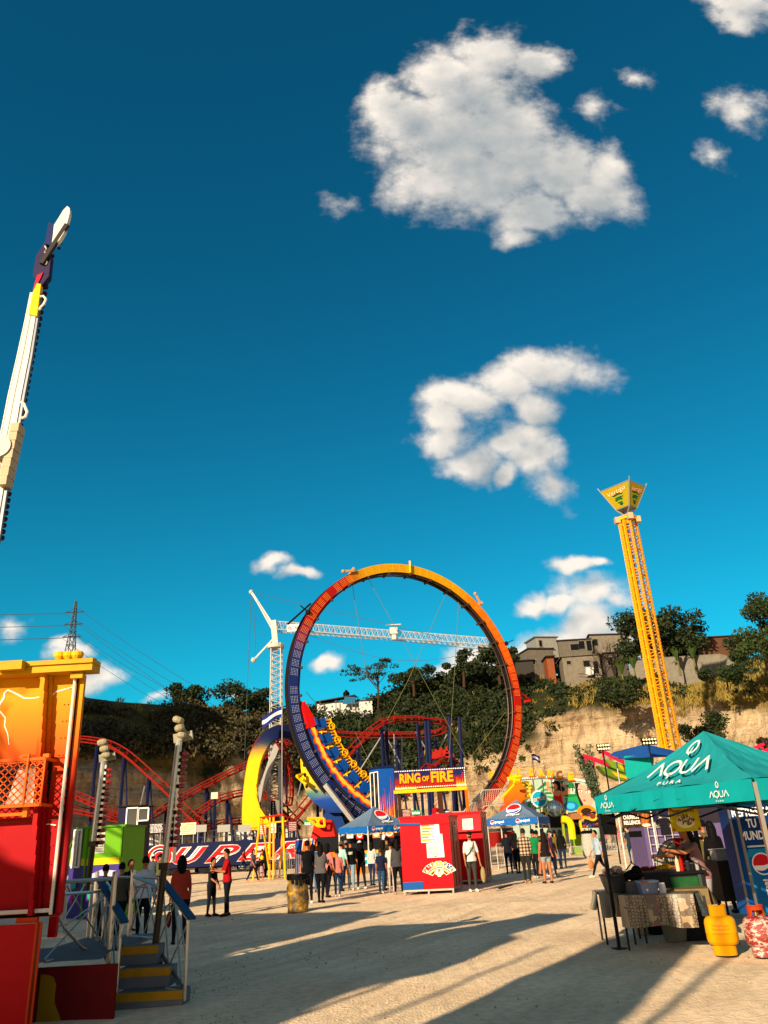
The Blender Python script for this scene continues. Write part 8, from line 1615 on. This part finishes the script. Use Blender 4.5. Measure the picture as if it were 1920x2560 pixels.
# ================================================================== PEOPLE
SKIN=['#9a6242','#8a5438','#b07a56']
def person(label,px,py,H=1.68,face=0,top='#202024',bot='#15171f',hair='#0c0a09',sleeve=.55,leg=1.0,shoe='#1c1a1a',L=(8,4),Rr=(-8,6),aL=(6,8,12),aR=(6,8,12),lean=2,head=(0,0),long=0,cap=None,mask=None,bag=None,skirt=None,fem=0,skin=0,fat=1.0,loc=None,z0=None,extra=None,print_=None,cat='person'):
    fat*=1.13
    """aL/aR: forward pitch, abduction, elbow bend; L/R: hip pitch, knee bend; face 0 = towards the viewer, 90 = to the right, 180 = away"""
    S=H/1.75; w0=V(loc) if loc else G(px,py); t=thing('person',label,cat,w0)
    rot=Matrix.Rotation(R(face),3,'Z'); le=R(lean)
    def tz(x,y,z,piv=.92):   # torso lean (forward = -Y)
        dz=z-piv; return V((x,y*math.cos(le)-dz*math.sin(le),piv+dz*math.cos(le)+y*math.sin(le)))
    segs=[] # (name,pts,radii)
    hipw=.092+.01*fem; shw=(.178-.018*fem)
    J={}
    for s,(hp,kn) in ((1,L),(-1,Rr)):
        h=V((s*hipw,0,.90)); a=R(hp); k=h+V((0,-math.sin(a),-math.cos(a)))*.42; a2=R(hp-kn); an=k+V((0,-math.sin(a2),-math.cos(a2)))*.40; J[s]=(h,k,an)
    zmin=min(J[1][2].z,J[-1][2].z)-.075; 
    for s in (1,-1):
        h,k,an=J[s]; f=fat
        segs.append(('leg%d'%s,[h+V((0,.01,.05)),h.lerp(k,.45),k,k.lerp(an,.35),an],[.092*f,.078*f,.056,.054,.037]))
        segs.append(('foot%d'%s,[an+V((0,.045,-.035)),an+V((0,-.03,-.035)),an+V((s*.01,-.12,-.045)),an+V((s*.012,-.17,-.05))],[.040,.046,.040,.026]))
    for s,(pi_,ab,el) in ((1,aL),(-1,aR)):
        sh=tz(s*shw,0,1.40); a=R(pi_)-0*le; b_=R(ab); d=V((s*math.sin(b_),-math.sin(a)*math.cos(b_),-math.cos(a)*math.cos(b_))); e=sh+d*.28; a2=a+R(el); inn=min(1,el/90)*.35
        d2=V((s*math.sin(b_)*.6-s*inn,-math.sin(a2)*math.cos(b_*.6),-math.cos(a2)*math.cos(b_*.6))).normalized(); wr=e+d2*.25; J['a%d'%s]=(sh,e,wr,d2)
        segs.append(('arm%d'%s,[sh+V((-s*.03,0,.0)),sh.lerp(e,.5),e],[.056*f,.046,.037])); segs.append(('fore%d'%s,[e,e.lerp(wr,.4),wr,wr+d2*.05],[.037,.035,.024,.024]))
    # torso rings
    def rings(b,zs,n=14):
        vs=[]
        for z,rx,ry,oy in zs:
            for j in range(n): w=2*PI*j/n; vs.append(tz(rx*math.cos(w),oy+ry*math.sin(w),z))
        k=len(zs); b.add(vs,[(i*n+j,i*n+(j+1)%n,(i+1)*n+(j+1)%n,(i+1)*n+j) for i in range(k-1) for j in range(n)]+[tuple(range(n))[::-1],tuple((k-1)*n+j for j in range(n))])
    b=B(); f=fat; wq=.125-.02*fem
    hem=.84
    rings(b,[(hem,.148*f,.108*f,0),(.90,.155*f,.115*f,.005),(1.0,(.142-.012*fem)*f,.10*f,0),(1.12,(.145-.012*fem)*f,.098*f,0),(1.25,.160*f,.108*f,-.012*fem),(1.36,.165,.10,0),(1.42,.14,.08,0),(1.455,.075,.062,0)])
    rings(b,[(1.43,.055,.055,.0),(1.50,.05,.05,-.01),(1.56,.05,.052,-.012)])
    for nm,pts,rr in segs:
        b.path(pts,rr,10)
        for q,r_ in zip(pts,rr): b.ball(q,r_*.98,10,6)
    hc=tz(0,-.012,1.635); hy,hp=R(head[0]),R(head[1]); HR=Matrix.Rotation(hy,3,'Z')@Matrix.Rotation(hp,3,'X')
    hb=B(); hb.ball((0,0,0),.1,16,12,(.76,.93,1.12)); hb.ball((0,-.035,-.055),.066,12,8,(.82,.85,.95)); hb.path([(0,-.088,.012),(0,-.104,-.018)],[.010,.016],6); hb.ball((.076,.01,-.005),.022,6,5,(.4,.8,1.2)); hb.ball((-.076,.01,-.005),.022,6,5,(.4,.8,1.2)); 
    o0=len(b.v); 
    for v in hb.v: v[:]=hc+HR@v
    b.add(hb.v,hb.f)
    me=bpy.data.meshes.new('b'); me.from_pydata([tuple(v*S) for v in b.v],[],b.f); ob=bpy.data.objects.new('b',me); C.objects.link(ob)
    md=ob.modifiers.new('r','REMESH'); md.mode='VOXEL'; md.voxel_size=.0155*S; md.use_smooth_shade=True
    ms=ob.modifiers.new('s','SMOOTH'); ms.iterations=3; ms.factor=.5
    dg=bpy.context.evaluated_depsgraph_get(); bm_=bpy.data.meshes.new_from_object(ob.evaluated_get(dg)); C.objects.unlink(ob); bpy.data.objects.remove(ob)
    nv=len(bm_.vertices); co=np.empty(nv*3); bm_.vertices.foreach_get('co',co); co=co.reshape(-1,3)/S; faces=[tuple(p.vertices) for p in bm_.polygons]; bpy.data.meshes.remove(bm_)
    co2=co.copy(); fc=np.array([co[list(p)].mean(0) for p in faces])
    def segd(P,a,c,r0_,r1_):
        a=np.array(a);c=np.array(c); ab=c-a; tt_=np.clip(((P-a)@ab)/(ab@ab),0,1); d=np.linalg.norm(P-(a+tt_[:,None]*ab),axis=1); return d/(r0_+(r1_-r0_)*tt_),tt_
    cand=[]; M_T,M_B,M_S,M_F=0,1,2,3
    for s in (1,-1):
        h,k,an=J[s]; cand+= [(h,k,.09,.056,'th'),(k,an,.056,.037,'shn')]; cand.append((an+V((0,.04,-.04)),an+V((0,-.17,-.05)),.043,.035,'ft'))
        sh,e,wr,d2=J['a%d'%s]; cand+= [(sh,e,.056,.037,'ua'),(e,wr+d2*.04,.037,.024,'fa')]
    cand+=[(tz(0,0,.97),tz(0,0,1.36),.15,.15,'to'),(tz(0,0,1.455),tz(0,-.01,1.54),.06,.05,'nk'),(hc+V((0,0,-.05)),hc+V((0,0,.04)),.095,.095,'hd'),(tz(0,0,.86),tz(0,0,.93),.14,.14,'to')]
    D=[];T=[]
    for a,c,r0_,r1_,nm in cand: d,tt_=segd(fc,a,c,r0_,r1_); D.append(d);T.append(tt_)
    D=np.array(D);T=np.array(T);k=D.argmin(0); tk=T[k,np.arange(len(fc))]; names=[c[4] for c in cand]; mi=[]
    for i in range(len(fc)):
        nm=names[k[i]]; u=tk[i]
        if nm=='to': m_=M_T if fc[i][2]>.875 or lean>8 else M_B
        elif nm in('nk','hd'): m_=M_S if not(nm=='nk' and u<.15) else M_T
        elif nm=='ua': m_=M_T if u<sleeve*2-.0 else M_S
        elif nm=='fa': m_=M_T if sleeve>.5 and u<(sleeve-.5)*2 else M_S
        elif nm=='th': m_=M_B if (leg>=.5 or u<leg*2) else M_S
        elif nm=='shn': m_=M_B if (leg>.5 and u<(leg-.5)*2+.0) else M_S
        else: m_=M_F
        if nm=='th' and fc[i][2]>.875: m_=M_T
        mi.append(m_)
    sleeveM=top if callable(top) else None
    mats=[mat(top,.85,0,.14,14) if isinstance(top,str) else top,mat(bot,.85,0,.18,12),mat(SKIN[skin],.55),mat(shoe,.6)]
    vs=[tuple(v) for v in co]; nf=len(vs)
    # hands: palm, four fingers and a thumb
    hd=B()
    for s in(1,-1):
        sh,e,wr,d2=J['a%d'%s]; p=wr+d2*.04; side=d2.cross(V((1,0,0))).normalized() if abs(d2.x)<.9 else V((0,1,0)); nr=d2.cross(side).normalized()*s
        hd.path([p-d2*.02,p+d2*.025,p+d2*.062],[.024,.030,.026],8,flat=.55)
        for q,(off,ln) in enumerate(((-.024,.06),(-.008,.072),(.008,.068),(.023,.052))):
            r_=p+d2*.06+side*off; k1=r_+d2*ln*.5-nr*-.006; hd.path([r_,k1,k1+(d2*.7-nr*.6*-1).normalized()*ln*.5],[.0085,.008,.006],5)
        r_=p+d2*.01+side*-.028; hd.path([r_,r_+(d2*.6-side*.7).normalized()*.035,r_+(d2*1.1-side*.8).normalized()*.062],[.010,.009,.007],5)
    base=len(vs); vs+= [tuple(v) for v in hd.v]; faces+= [tuple(base+i for i in f_) for f_ in hd.f]; mi+=[M_S]*len(hd.f)
    # eyes, brows and mouth
    eb=B()
    def face_add(bb,mi_): 
        for v in bb.v: v[:]=hc+HR@v
        base=len(vs); vs.extend(tuple(v) for v in bb.v); faces.extend(tuple(base+i for i in f_) for f_ in bb.f); mi.extend([mi_]*len(bb.f))
    bb=B(); 
    for s in(1,-1): bb.ball((s*.031,-.083,.014),.010,6,4,(1.2,.5,.7))
    face_add(bb,4); bb=B()
    for s in(1,-1): bb.ball((s*.031,-.088,.014),.005,5,4); bb.path([(s*.018,-.089,.034),(s*.044,-.083,.035)],.0035,4)
    face_add(bb,5); bb=B(); bb.path([(-.02,-.094,-.058),(0,-.099,-.057),(.02,-.094,-.058)],.005,5); face_add(bb,6)
    mats+=[mat('#c8c0b4',.4),mat('#0c0908',.5),mat('#6a2c24',.6)]
    zo=0 if z0 is None else z0
    def fin(vs_): return [tuple(rot@(V((x,y,z-zmin))*S)) for x,y,z in vs_]
    me=bpy.data.meshes.new('body'); me.from_pydata(fin(vs),[],faces)
    for m_ in mats: me.materials.append(m_)
    me.polygons.foreach_set('material_index',mi); me.polygons.foreach_set('use_smooth',[True]*len(faces)); o=bpy.data.objects.new('body',me); C.objects.link(o); o.parent=t
    def part(name,bb,m_=None,hd_=False,smooth=True):
        if hd_:
            for v in bb.v: v[:]=hc+HR@v
        bb.v=[V(p) for p in fin(bb.v)]; o=bb.build(name,t,m_,loc=(0,0,0),smooth=smooth); return o
    HM=mat(hair,.7,0,.2,20)
    if cap is None or long:
        bb=B().use(HM); vs_=[]; n=18;m_=9; drop=(.25 if not long else .45)
        for i in range(m_+1):
            ph=PI/2-i/m_*PI*.62
            for j in range(n):
                w=2*PI*j/n; fr_=max(0,-math.sin(w)); lim=PI*(.62-.40*fr_**.8); ph=PI/2-i/m_*lim; vs_.append(V((.086*math.cos(ph)*math.cos(w),.006+.103*math.cos(ph)*math.sin(w),.008+.122*math.sin(ph))))
        bb.add(vs_,[(i*n+j,i*n+(j+1)%n,(i+1)*n+(j+1)%n,(i+1)*n+j) for i in range(m_) for j in range(n)])
        if long: 
            q=[V((0,.045,.03)),V((0,.085,-.06)),V((0,.085,-.16)),V((0,.075,-.16-long*.5)),V((0,.07,-.16-long))]; bb.path(q,[.075,.082,.080,.066,.030],12,flat=.62)
            for s in(1,-1): bb.path([V((s*.06,.02,.05)),V((s*.078,.035,-.04)),V((s*.07,.05,-.14-long*.3))],[.03,.034,.02],7)
        part('hair',bb,None,True)
    if cap:
        bb=B().use(mat(cap,.8)); n=16; vs_=[];m_=6
        for i in range(m_+1):
            ph=PI/2*(1-i/m_)
            for j in range(n): w=2*PI*j/n; vs_.append(V((.088*math.cos(ph)*math.cos(w),.004+.106*math.cos(ph)*math.sin(w),.035+.095*math.sin(ph))))
        bb.add(vs_,[(i*n+j,i*n+(j+1)%n,(i+1)*n+(j+1)%n,(i+1)*n+j) for i in range(m_) for j in range(n)]); bb.add([V((.07*math.cos(R(a)),-.07-.10*abs(math.sin(R(a)))**.7*.9,.036-.012*abs(math.sin(R(a))))) for a in range(180,361,20)],[tuple(range(10))]); bb.add([V((.07*math.cos(R(a)),-.07-.10*abs(math.sin(R(a)))**.7*.9,.030-.012*abs(math.sin(R(a))))) for a in range(180,361,20)],[tuple(range(10))[::-1]]); part('cap',bb,None,True)
        if not long: bb=B().use(HM); bb.ball((0,.035,-.02),.082,12,8,(.98,.85,.8)); part('hair',bb,None,True)
    if mask: bb=B().use(mat(mask,.8)); bb.ball((0,-.052,-.046),.058,12,8,(.98,.85,.78)); bb.path([(.05,-.05,-.03),(.08,.0,-.01)],.003,4); bb.path([(-.05,-.05,-.03),(-.08,.0,-.01)],.003,4); part('face_mask',bb,None,True)
    if skirt:
        c_,z1,z2,r1,r2=skirt; bb=B().use(mat(c_,.85)); n=20; vs_=[]
        for i in range(5):
            u=i/4; 
            for j in range(n): w=2*PI*j/n; rr=(r1+(r2-r1)*u)*(1+.05*u*math.sin(w*6)); vs_.append(V((rr*math.cos(w)*1.05,rr*math.sin(w)*.8,z1+(z2-z1)*u)))
        bb.add(vs_,[(i*n+j,i*n+(j+1)%n,(i+1)*n+(j+1)%n,(i+1)*n+j) for i in range(4) for j in range(n)]); part('skirt',bb)
    if print_:
        bb=B().use(mat(print_[1],.8)); tx=text2d(print_[0],.04); sgn=1 if print_[2]=='back' else -1; vs_=[]
        w_,h_,zc=print_[3:6]
        for x,y in tx[0]: X=(x-.5)*w_*(-sgn if sgn>0 else 1); vs_.append(tz(X,sgn*(.112*fat*math.sqrt(max(.05,1-(X/.18)**2))+.004),zc+y*h_))
        bb.add(vs_,tx[1]); part('shirt_print',bb,smooth=False)
    if bag:
        kind,col=bag[:2]; bb=B().use(mat(col,.7,0,.15))
        if kind=='cross': 
            bb.path([tz(.13,-.03,1.44),tz(.05,-.125*fat,1.28),tz(-.08,-.125*fat,1.12),tz(-.16*fat,-.07,1.02)],.013,6); bb.path([tz(.13,-.03,1.44),tz(.1,.07,1.35),tz(-.05,.12,1.15),tz(-.16*fat,.03,1.02)],.011,5); bb.ball(tz(-.165*fat,-.05,1.0),.085,10,7,(.5,.8,1.3)); part('crossbody_bag',bb)
        elif kind=='hand': 
            wr=J['a%d'%bag[2]][2]+J['a%d'%bag[2]][3]*.1; bb.path([wr+V((0,0,.01)),wr+V((0,-.04,-.09)),wr+V((0,-.05,-.15))],.006,5); bb.path([wr+V((0,0,.01)),wr+V((0,.04,-.09)),wr+V((0,.05,-.15))],.006,5); bb.ball(wr+V((0,0,-.30)),.16,12,8,(.35,.75,1.0)); part('hand_bag',bb)
        elif kind=='back': bb.ball(tz(0,.16,1.2),.17,12,8,(.85,.55,1.1)); bb.path([tz(.09,.1,1.36),tz(.1,-.07,1.38),tz(.12,-.09,1.2)],.016,5); bb.path([tz(-.09,.1,1.36),tz(-.1,-.07,1.38),tz(-.12,-.09,1.2)],.016,5); part('backpack',bb)
        elif kind=='strap': bb.path([tz(.12,.06,1.42),tz(0,.125,1.22),tz(-.14,.09,1.0)],.014,6); part('strap',bb)
        elif kind=='phone': wr=J['a-1'][2]+J['a-1'][3]*.09; bb.obox(wr+V((0,-.02,.02)),(.035,0,0),(0,.004,.003),(0,-.02,.07)); part('phone',bb)
        elif kind=='ball': wr=J['a-1'][2]+J['a-1'][3]*.1; bb.ball(wr+V((0,-.1,.05)),.14,14,9,(1,1,1.1)); part('balloon',bb)
        elif kind=='apron': 
            n=10; vs_=[]
            for z,rx,ry in ((1.36,.10,.122),(1.18,.13,.125),(1.02,.165,.125),(.92,.175,.14),(.70,.18,.16),(.45,.19,.17)):
                for j in range(n+1): a=R(200+140*j/n); vs_.append(tz(rx*math.cos(a)*1.06,ry*math.sin(a)*1.1,z) if z>.9 else tz(rx*math.cos(a)*1.06,0,.9)+V((0,ry*math.sin(a)*1.15,z-.9)))
            bb.add(vs_,[(i*(n+1)+j,i*(n+1)+j+1,(i+1)*(n+1)+j+1,(i+1)*(n+1)+j) for i in range(5) for j in range(n)]); bb.path([tz(-.1,-.1,1.36),tz(-.05,.06,1.45),tz(.05,.06,1.45),tz(.1,-.1,1.36)],.009,5); bb.path([tz(-.17,-.05,1.0),tz(-.1,.11,1.0),tz(.1,.11,1.0),tz(.17,-.05,1.0)],.010,5); part('apron',bb)
    return t
def plaid():
    m_=bpy.data.materials.new('plaid'); m_.use_nodes=True; n=m_.node_tree.nodes; l=m_.node_tree.links; p=n['Principled BSDF']; p.inputs['Roughness'].default_value=.9; tc=n.new('ShaderNodeTexCoord'); s=n.new('ShaderNodeSeparateXYZ'); l.new(tc.outputs['Object'],s.inputs[0]); out=[]
    for ax in('X','Z'):
        a=n.new('ShaderNodeMath'); a.operation='MULTIPLY'; a.inputs[1].default_value=58; l.new(s.outputs[ax],a.inputs[0]); c=n.new('ShaderNodeMath'); c.operation='SINE'; l.new(a.outputs[0],c.inputs[0]); g_=n.new('ShaderNodeMath'); g_.operation='GREATER_THAN'; g_.inputs[1].default_value=.1; l.new(c.outputs[0],g_.inputs[0]); out.append(g_.outputs[0])
    ad=n.new('ShaderNodeMath'); l.new(out[0],ad.inputs[0]); l.new(out[1],ad.inputs[1]); dv=n.new('ShaderNodeMath'); dv.operation='MULTIPLY'; dv.inputs[1].default_value=.5; l.new(ad.outputs[0],dv.inputs[0]); rr=n.new('ShaderNodeValToRGB'); rr.color_ramp.interpolation='CONSTANT'; l.new(dv.outputs[0],rr.inputs[0]); e=rr.color_ramp.elements; e[0].color=(*lin('#b09a78'),1); e[1].position=.4; e[1].color=(*lin('#5c4634'),1); x=e.new(.8); x.color=(*lin('#1a1414'),1); l.new(rr.outputs[0],p.inputs['Base Color']); return m_
PL=plaid()
W1_=dict(L=(24,6),Rr=(-20,14),aL=(-18,8,14),aR=(18,8,18))   # walking
P_=person
P_('woman in a red t-shirt and black trousers looking down at a phone on the left',566,2290,1.62,-70,'#8c0f12','#101014',L=(4,2),Rr=(-3,2),aL=(20,6,80),aR=(25,5,85),head=(0,20),fem=1,sleeve=.45,bag=('phone','#c8c4bc'),fat=1.05)
P_('boy in dark clothes with ripped knees facing the woman in the red t-shirt',527,2291,1.42,70,'#141418','#121216',L=(6,3),Rr=(-4,3),aL=(5,6,20),aR=(15,6,40),shoe='#0c0c0e',head=(0,8))
P_('man all in black with white trainers raising an arm behind the mustard drum',770,2259,1.72,200,'#0c0c0e','#0e0e10',shoe='#c8c4bc',aR=(10,8,15),aL=(95,20,25),L=(6,3),Rr=(-5,3))
P_('woman in a grey top with long black hair, standing right of the drum',803,2257,1.60,165,'#4a4848','#0c0c10',long=.28,fem=1,aR=(25,8,80),bag=('hand','#1c1c20',-1),sleeve=.5,fat=1.12)
P_('woman in a pink top half hidden behind the woman in grey',820,2244,1.60,150,'#b86a64','#101218',fem=1,long=.12)
P_('person in a blue jacket and jeans behind the man in black',783,2232,1.62,190,'#2a4a86','#3a5a7c',long=.1,sleeve=1)
P_('boy in a pink patterned shirt and blue jeans in the left queue, seen from behind',845,2242,1.42,178,'#a8625a','#1c3450',shoe='#c8c0b4',sleeve=.6,fat=1.02)
P_('person in a turquoise and white shirt with a green cap in the left queue',855,2228,1.66,150,'#8cb0a8','#141a2c',cap='#4a4c34',mask='#c8c4c0')
P_('man in a black t-shirt with white lettering on the back and pale jeans',879,2226,1.70,176,'#08080a','#6a8494',shoe='#b8b0a4',print_=('ARMY','#b8b4a4','back',.20,.10,1.22),L=(8,2),Rr=(-8,2),aL=(10,10,60),sleeve=.6)
P_('woman in black wearing a pale cap, last of the left queue beside the tent pole',904,2223,1.64,-150,'#0f0f11','#1c1818',cap='#a8b0b4',fem=1,long=.1,sleeve=.3,shoe='#c0b8ac',head=(0,10))
P_('woman in a mauve top and black leggings walking left of the yellow frame',632,2205,1.58,60,'#54434c','#0f0f12',fem=1,long=.05,fat=1.08,shoe='#b07050',**W1_)
P_('child in a pale pink skirt holding a yellow balloon',652,2200,1.28,30,'#1c1a1c','#9a6242',long=.12,fem=1,skirt=('#a88a94',.93,.52,.15,.24),bag=('ball','#b8b418'),aR=(60,10,60),leg=0,shoe='#7a7068')
P_('tall figure in black behind the child with the yellow balloon',664,2192,1.70,160,'#0d0d10','#0d0d10',long=.2,fem=1)
P_('person in a red shirt and jeans walking in front of the SUPER trailer',606,2180,1.52,90,'#8a2a24','#1a2a44',**W1_)
P_('person in a grey shirt standing behind the left crowd barrier',712,2190,1.62,175,'#5c5e5c','#1a1c24',loc=tuple(W(713,2188,50)*1-V((0,0,W(713,2188,50).z))))
P_('person in a red top beside the yellow frame legs at the trailer',655,2180,1.5,140,'#9a2018','#20202a',loc=tuple(W(655,2178,56)-V((0,0,W(655,2178,56).z))))
P_('boy in a navy shirt and jeans waiting left of the front ticket booth',955,2234,1.36,170,'#141a30','#24405c',shoe='#c0bab0',hair='#3a2416',sleeve=.4)
P_('woman in dark clothes with long wavy hair behind the boy in navy',962,2226,1.62,150,'#1a1416','#14141a',long=.3,fem=1,aR=(30,10,90))
P_('person in a pale top and white trousers between the two long-haired women',981,2232,1.55,170,'#a8a8a0','#a89c94',shoe='#8a8480',fem=1)
P_('woman in a grey sweater and black trousers with long straight hair at the ticket booth',998,2236,1.62,-165,'#3a3a3c','#0c0c0f',long=.32,fem=1,sleeve=1,shoe='#8a8278',fat=1.05)
P_('man in black pressed against the left side of the front ticket booth',1013,2234,1.66,175,'#0d0e12','#0e0e12')
P_('man in white t-shirt, black cap and mask beside the red booth',1184,2229,1.72,12,'#c0bab4','#34332f',cap='#0e0e10',mask='#0a0a0c',bag=('cross','#1a1612'),sleeve=.5,shoe='#c8c4bc',L=(3,2),Rr=(-2,2),aL=(4,12,8),aR=(4,8,14),print_=('C','#7a9a84','front',.13,.13,1.16))
bb=B().use(mat('#8a7a50',.8,0,.3,30)); c=W(1208,2190,25.5); c.y=25.4; bb.ball((c.x,25.45,.50),.17,12,8,(.45,.5,1.3)); bb.path([(c.x-.02,25.45,.68),(c.x-.06,25.5,.84),(c.x-.07,25.5,.88)],.012,5); tag(bb.build('straw_bag',None,loc=(c.x,25.45,.3)),'woven straw bag hanging from the hand of the man in the white t-shirt','bag')
P_('worker in a red t-shirt and beige cap on the raised deck under the ring sign',1091,2060,1.66,30,'#a80c10','#16161c',cap='#a08a60',loc=(W(1091,2060,51.0).x,51.0,1.9),skin=0)
P_('man in a navy shirt and jeans facing away under the right blue tent',1275,2184,1.72,178,'#12141c','#161e30',sleeve=.6)
P_('woman in black between the man in navy and the plaid shirt',1297,2184,1.60,150,'#0f0f12','#0e0e12',long=.18,fem=1)
P_('man in a brown plaid shirt seen from behind in the right queue',1321,2208,1.74,165,PL,'#22221e',hair='#2a1a12',sleeve=.9,shoe='#a8744a',aL=(20,10,60),L=(10,4),Rr=(-6,3),fat=1.08)
P_('man in a green t-shirt in the right queue behind the plaid shirt',1343,2196,1.70,150,'#0f6a3a','#10141c',shoe='#b8b0a8')
P_('man in an olive shirt just left of the woman in denim shorts',1352,2190,1.66,140,'#4a4a20','#8a5a3c',leg=.5)
P_('woman in denim shorts with very long dark hair in the right queue',1372,2208,1.62,200,'#1a1416','#7a8488',hair='#1c100c',long=.42,fem=1,leg=.22,sleeve=.05,shoe='#241c1c',L=(6,3),Rr=(-4,4),aR=(10,14,40))
P_('person with a white mask and bucket hat behind the woman in denim shorts',1384,2192,1.62,60,'#4a2a4c','#12182a',mask='#c8c8c4',cap='#1c2434',shoe='#b8b0a8')
P_('person in a khaki jacket towards the right end of the right queue',1397,2172,1.62,170,'#5a4c20','#5c6468',sleeve=1)
P_('person in black with jeans at the right end of the right queue',1411,2172,1.64,165,'#0e0e10','#1a2436',sleeve=1,long=.2,fem=1)
P_('boy with an orange cap deep in the right queue',1350,2180,1.5,150,'#7a2418','#15171f',cap='#c87818')
P_('man in a pale blue shirt and dark trousers walking left past the tent pole',1504,2192,1.62,-80,'#8a9aa8','#0e0f14',shoe='#c8b8a0',sleeve=.7,L=(30,8),Rr=(-24,22),aL=(-15,8,15),aR=(15,8,15),bag=('hand','#a86a38',-1))
P_('man in a slate t-shirt leaning on the white stall frame under the churros sign',1585,2160,1.62,175,'#1e2530','#20324a',L=(32,50),Rr=(4,4),aL=(4,14,10),sleeve=.4,fat=1.05)
P_('woman in a tan sweater and jeans walking left behind the stall',1618,2178,1.62,-120,'#8a5c3a','#34506a',sleeve=1,shoe='#c8c4bc',fem=1,L=(26,8),Rr=(-16,20),hair='#140e0c')
P_('child in a denim jacket with a dark backpack beside the woman in tan',1651,2176,1.16,-140,'#2a506a','#2c4860',sleeve=1,long=.16,fem=1,bag=('back','#1c1420'),L=(20,8),Rr=(-18,18))
P_('woman with fair hair in a checked shirt behind the glass display case',1672,2178,1.62,-60,PL,'#20242c',hair='#7a5a34',long=.12,fem=1,aR=(60,10,90))
P_('woman with long brown hair left of the woman in the tan sweater',1603,2172,1.56,170,'#8a7a6a','#2a2a34',hair='#4a2a14',long=.42,fem=1)
P_('man in an olive shirt with a pale strap behind the vendor',1778,2203,1.66,170,'#4a4424','#16161a',loc=tuple(W(1778,2180,19)-V((0,0,W(1778,2180,19).z))),bag=('strap','#b8b4a8'),hair='#0c0808')
P_('woman in a black jacket with long black hair behind the vendor',1815,2250,1.62,190,'#0c0a0c','#0e0c0f',loc=tuple(W(1813,2250,16.4)-V((0,0,W(1813,2250,16.4).z))),long=.4,fem=1,sleeve=1)
P_('vendor in a pale top, black apron and white trousers working inside the stall',1782,2302,1.62,-75,'#7a5a5a','#8a8488',loc=(W(1776,2302,13.2).x,13.2,0),long=.26,fem=1,lean=14,L=(8,4),Rr=(-6,4),aL=(70,10,30),aR=(60,10,30),sleeve=.35,bag=('apron','#0c0e18'),shoe='#6a4a44',head=(0,12))
# left group behind the chrome rails
P_('person in a white and blue shirt with dark trousers beyond the chrome rails',352,2352,1.56,-165,'#a4aab4','#0c0e16',sleeve=.9,head=(10,5))
P_('woman in a coral top with a ponytail and red bag right of the handrail',446,2362,1.54,-160,'#9a3424','#14161c',long=.2,fem=1,bag=('hand','#7a1810',1),sleeve=.6)
P_('dark-haired person seen behind the two tallest chrome posts',291,2350,1.46,175,'#3a3c34','#101218')
P_('dark-haired person in black nearest the purple kiosk',249,2350,1.44,170,'#101014','#101218')
P_('young person with the dark head between the chrome posts, facing right',314,2330,1.50,60,'#14141a','#101218')
P_('person in a white bobble hat in front of the SUPER trailer swirl',377,2240,1.58,175,'#3a4048','#15171f',cap='#c8c4bc')
P_('person in an olive jacket beside the white bobble hat',394,2243,1.58,120,'#45482c','#15171f',sleeve=1,fat=1.1)
P_('person in dark clothes at the right edge of the green kiosk',322,2262,1.5,150,'#14161c','#15171f')
# far crowd behind the mural barriers
far=[('#14141a','person in a black sleeveless top raising both hands behind the barrier, beside the grey sack',1468,120),('#b8b0a8','person in white just right of the figure with raised hands behind the barrier',1484,0),('#8a2a44','person in a dark pink top behind the third barrier',1516,0),('#b04a50','woman in a coral dress in the middle of the crowd behind the third barrier',1548,0),('#1a1a24','person in black leftmost behind the barrier right of the tent pole',1536,0),('#2a2a30','dark figure rightmost behind the barriers by the churros sign',1566,0),('#26301c','dark figure in green leftmost behind the mural barriers',1390,0),('#101014','dark figure second from left behind the mural barriers',1404,0)]
for k,(c_,lab,px,up) in enumerate(far):
    p=W(px,2120,64+k*.3); P_(lab,0,0,1.60,(0,20,-15,0,10,170,180,170)[k],c_,'#1c1e28' if k!=3 else '#9a6242',loc=(p.x,p.y,0),fem=k%2,long=.15*(k%2),aL=(150,25,20) if up else (6,8,12),aR=(150,25,20) if up else (6,8,12),leg=1 if k!=3 else .2)
P_('man in a grey cap and navy shirt deep behind the left queue',868,2214,1.68,200,'#1c2438','#15171f',cap='#6a6c70')
P_('woman in a white blouse between the cap woman and the boy in navy',932,2214,1.58,160,'#a8a49c','#1c2a44',long=.2,fem=1,sleeve=.8)
P_('tall man in a dark green shirt behind the wavy-haired woman',972,2216,1.74,185,'#20301f','#14151c')
P_('woman in a maroon top behind the man in navy under the right tent',1288,2174,1.58,140,'#4c141c','#15171f',long=.2,fem=1)
P_('man in a charcoal shirt at the tent pole of the right blue tent',1366,2176,1.72,170,'#24262a','#20262e',aL=(30,10,60))
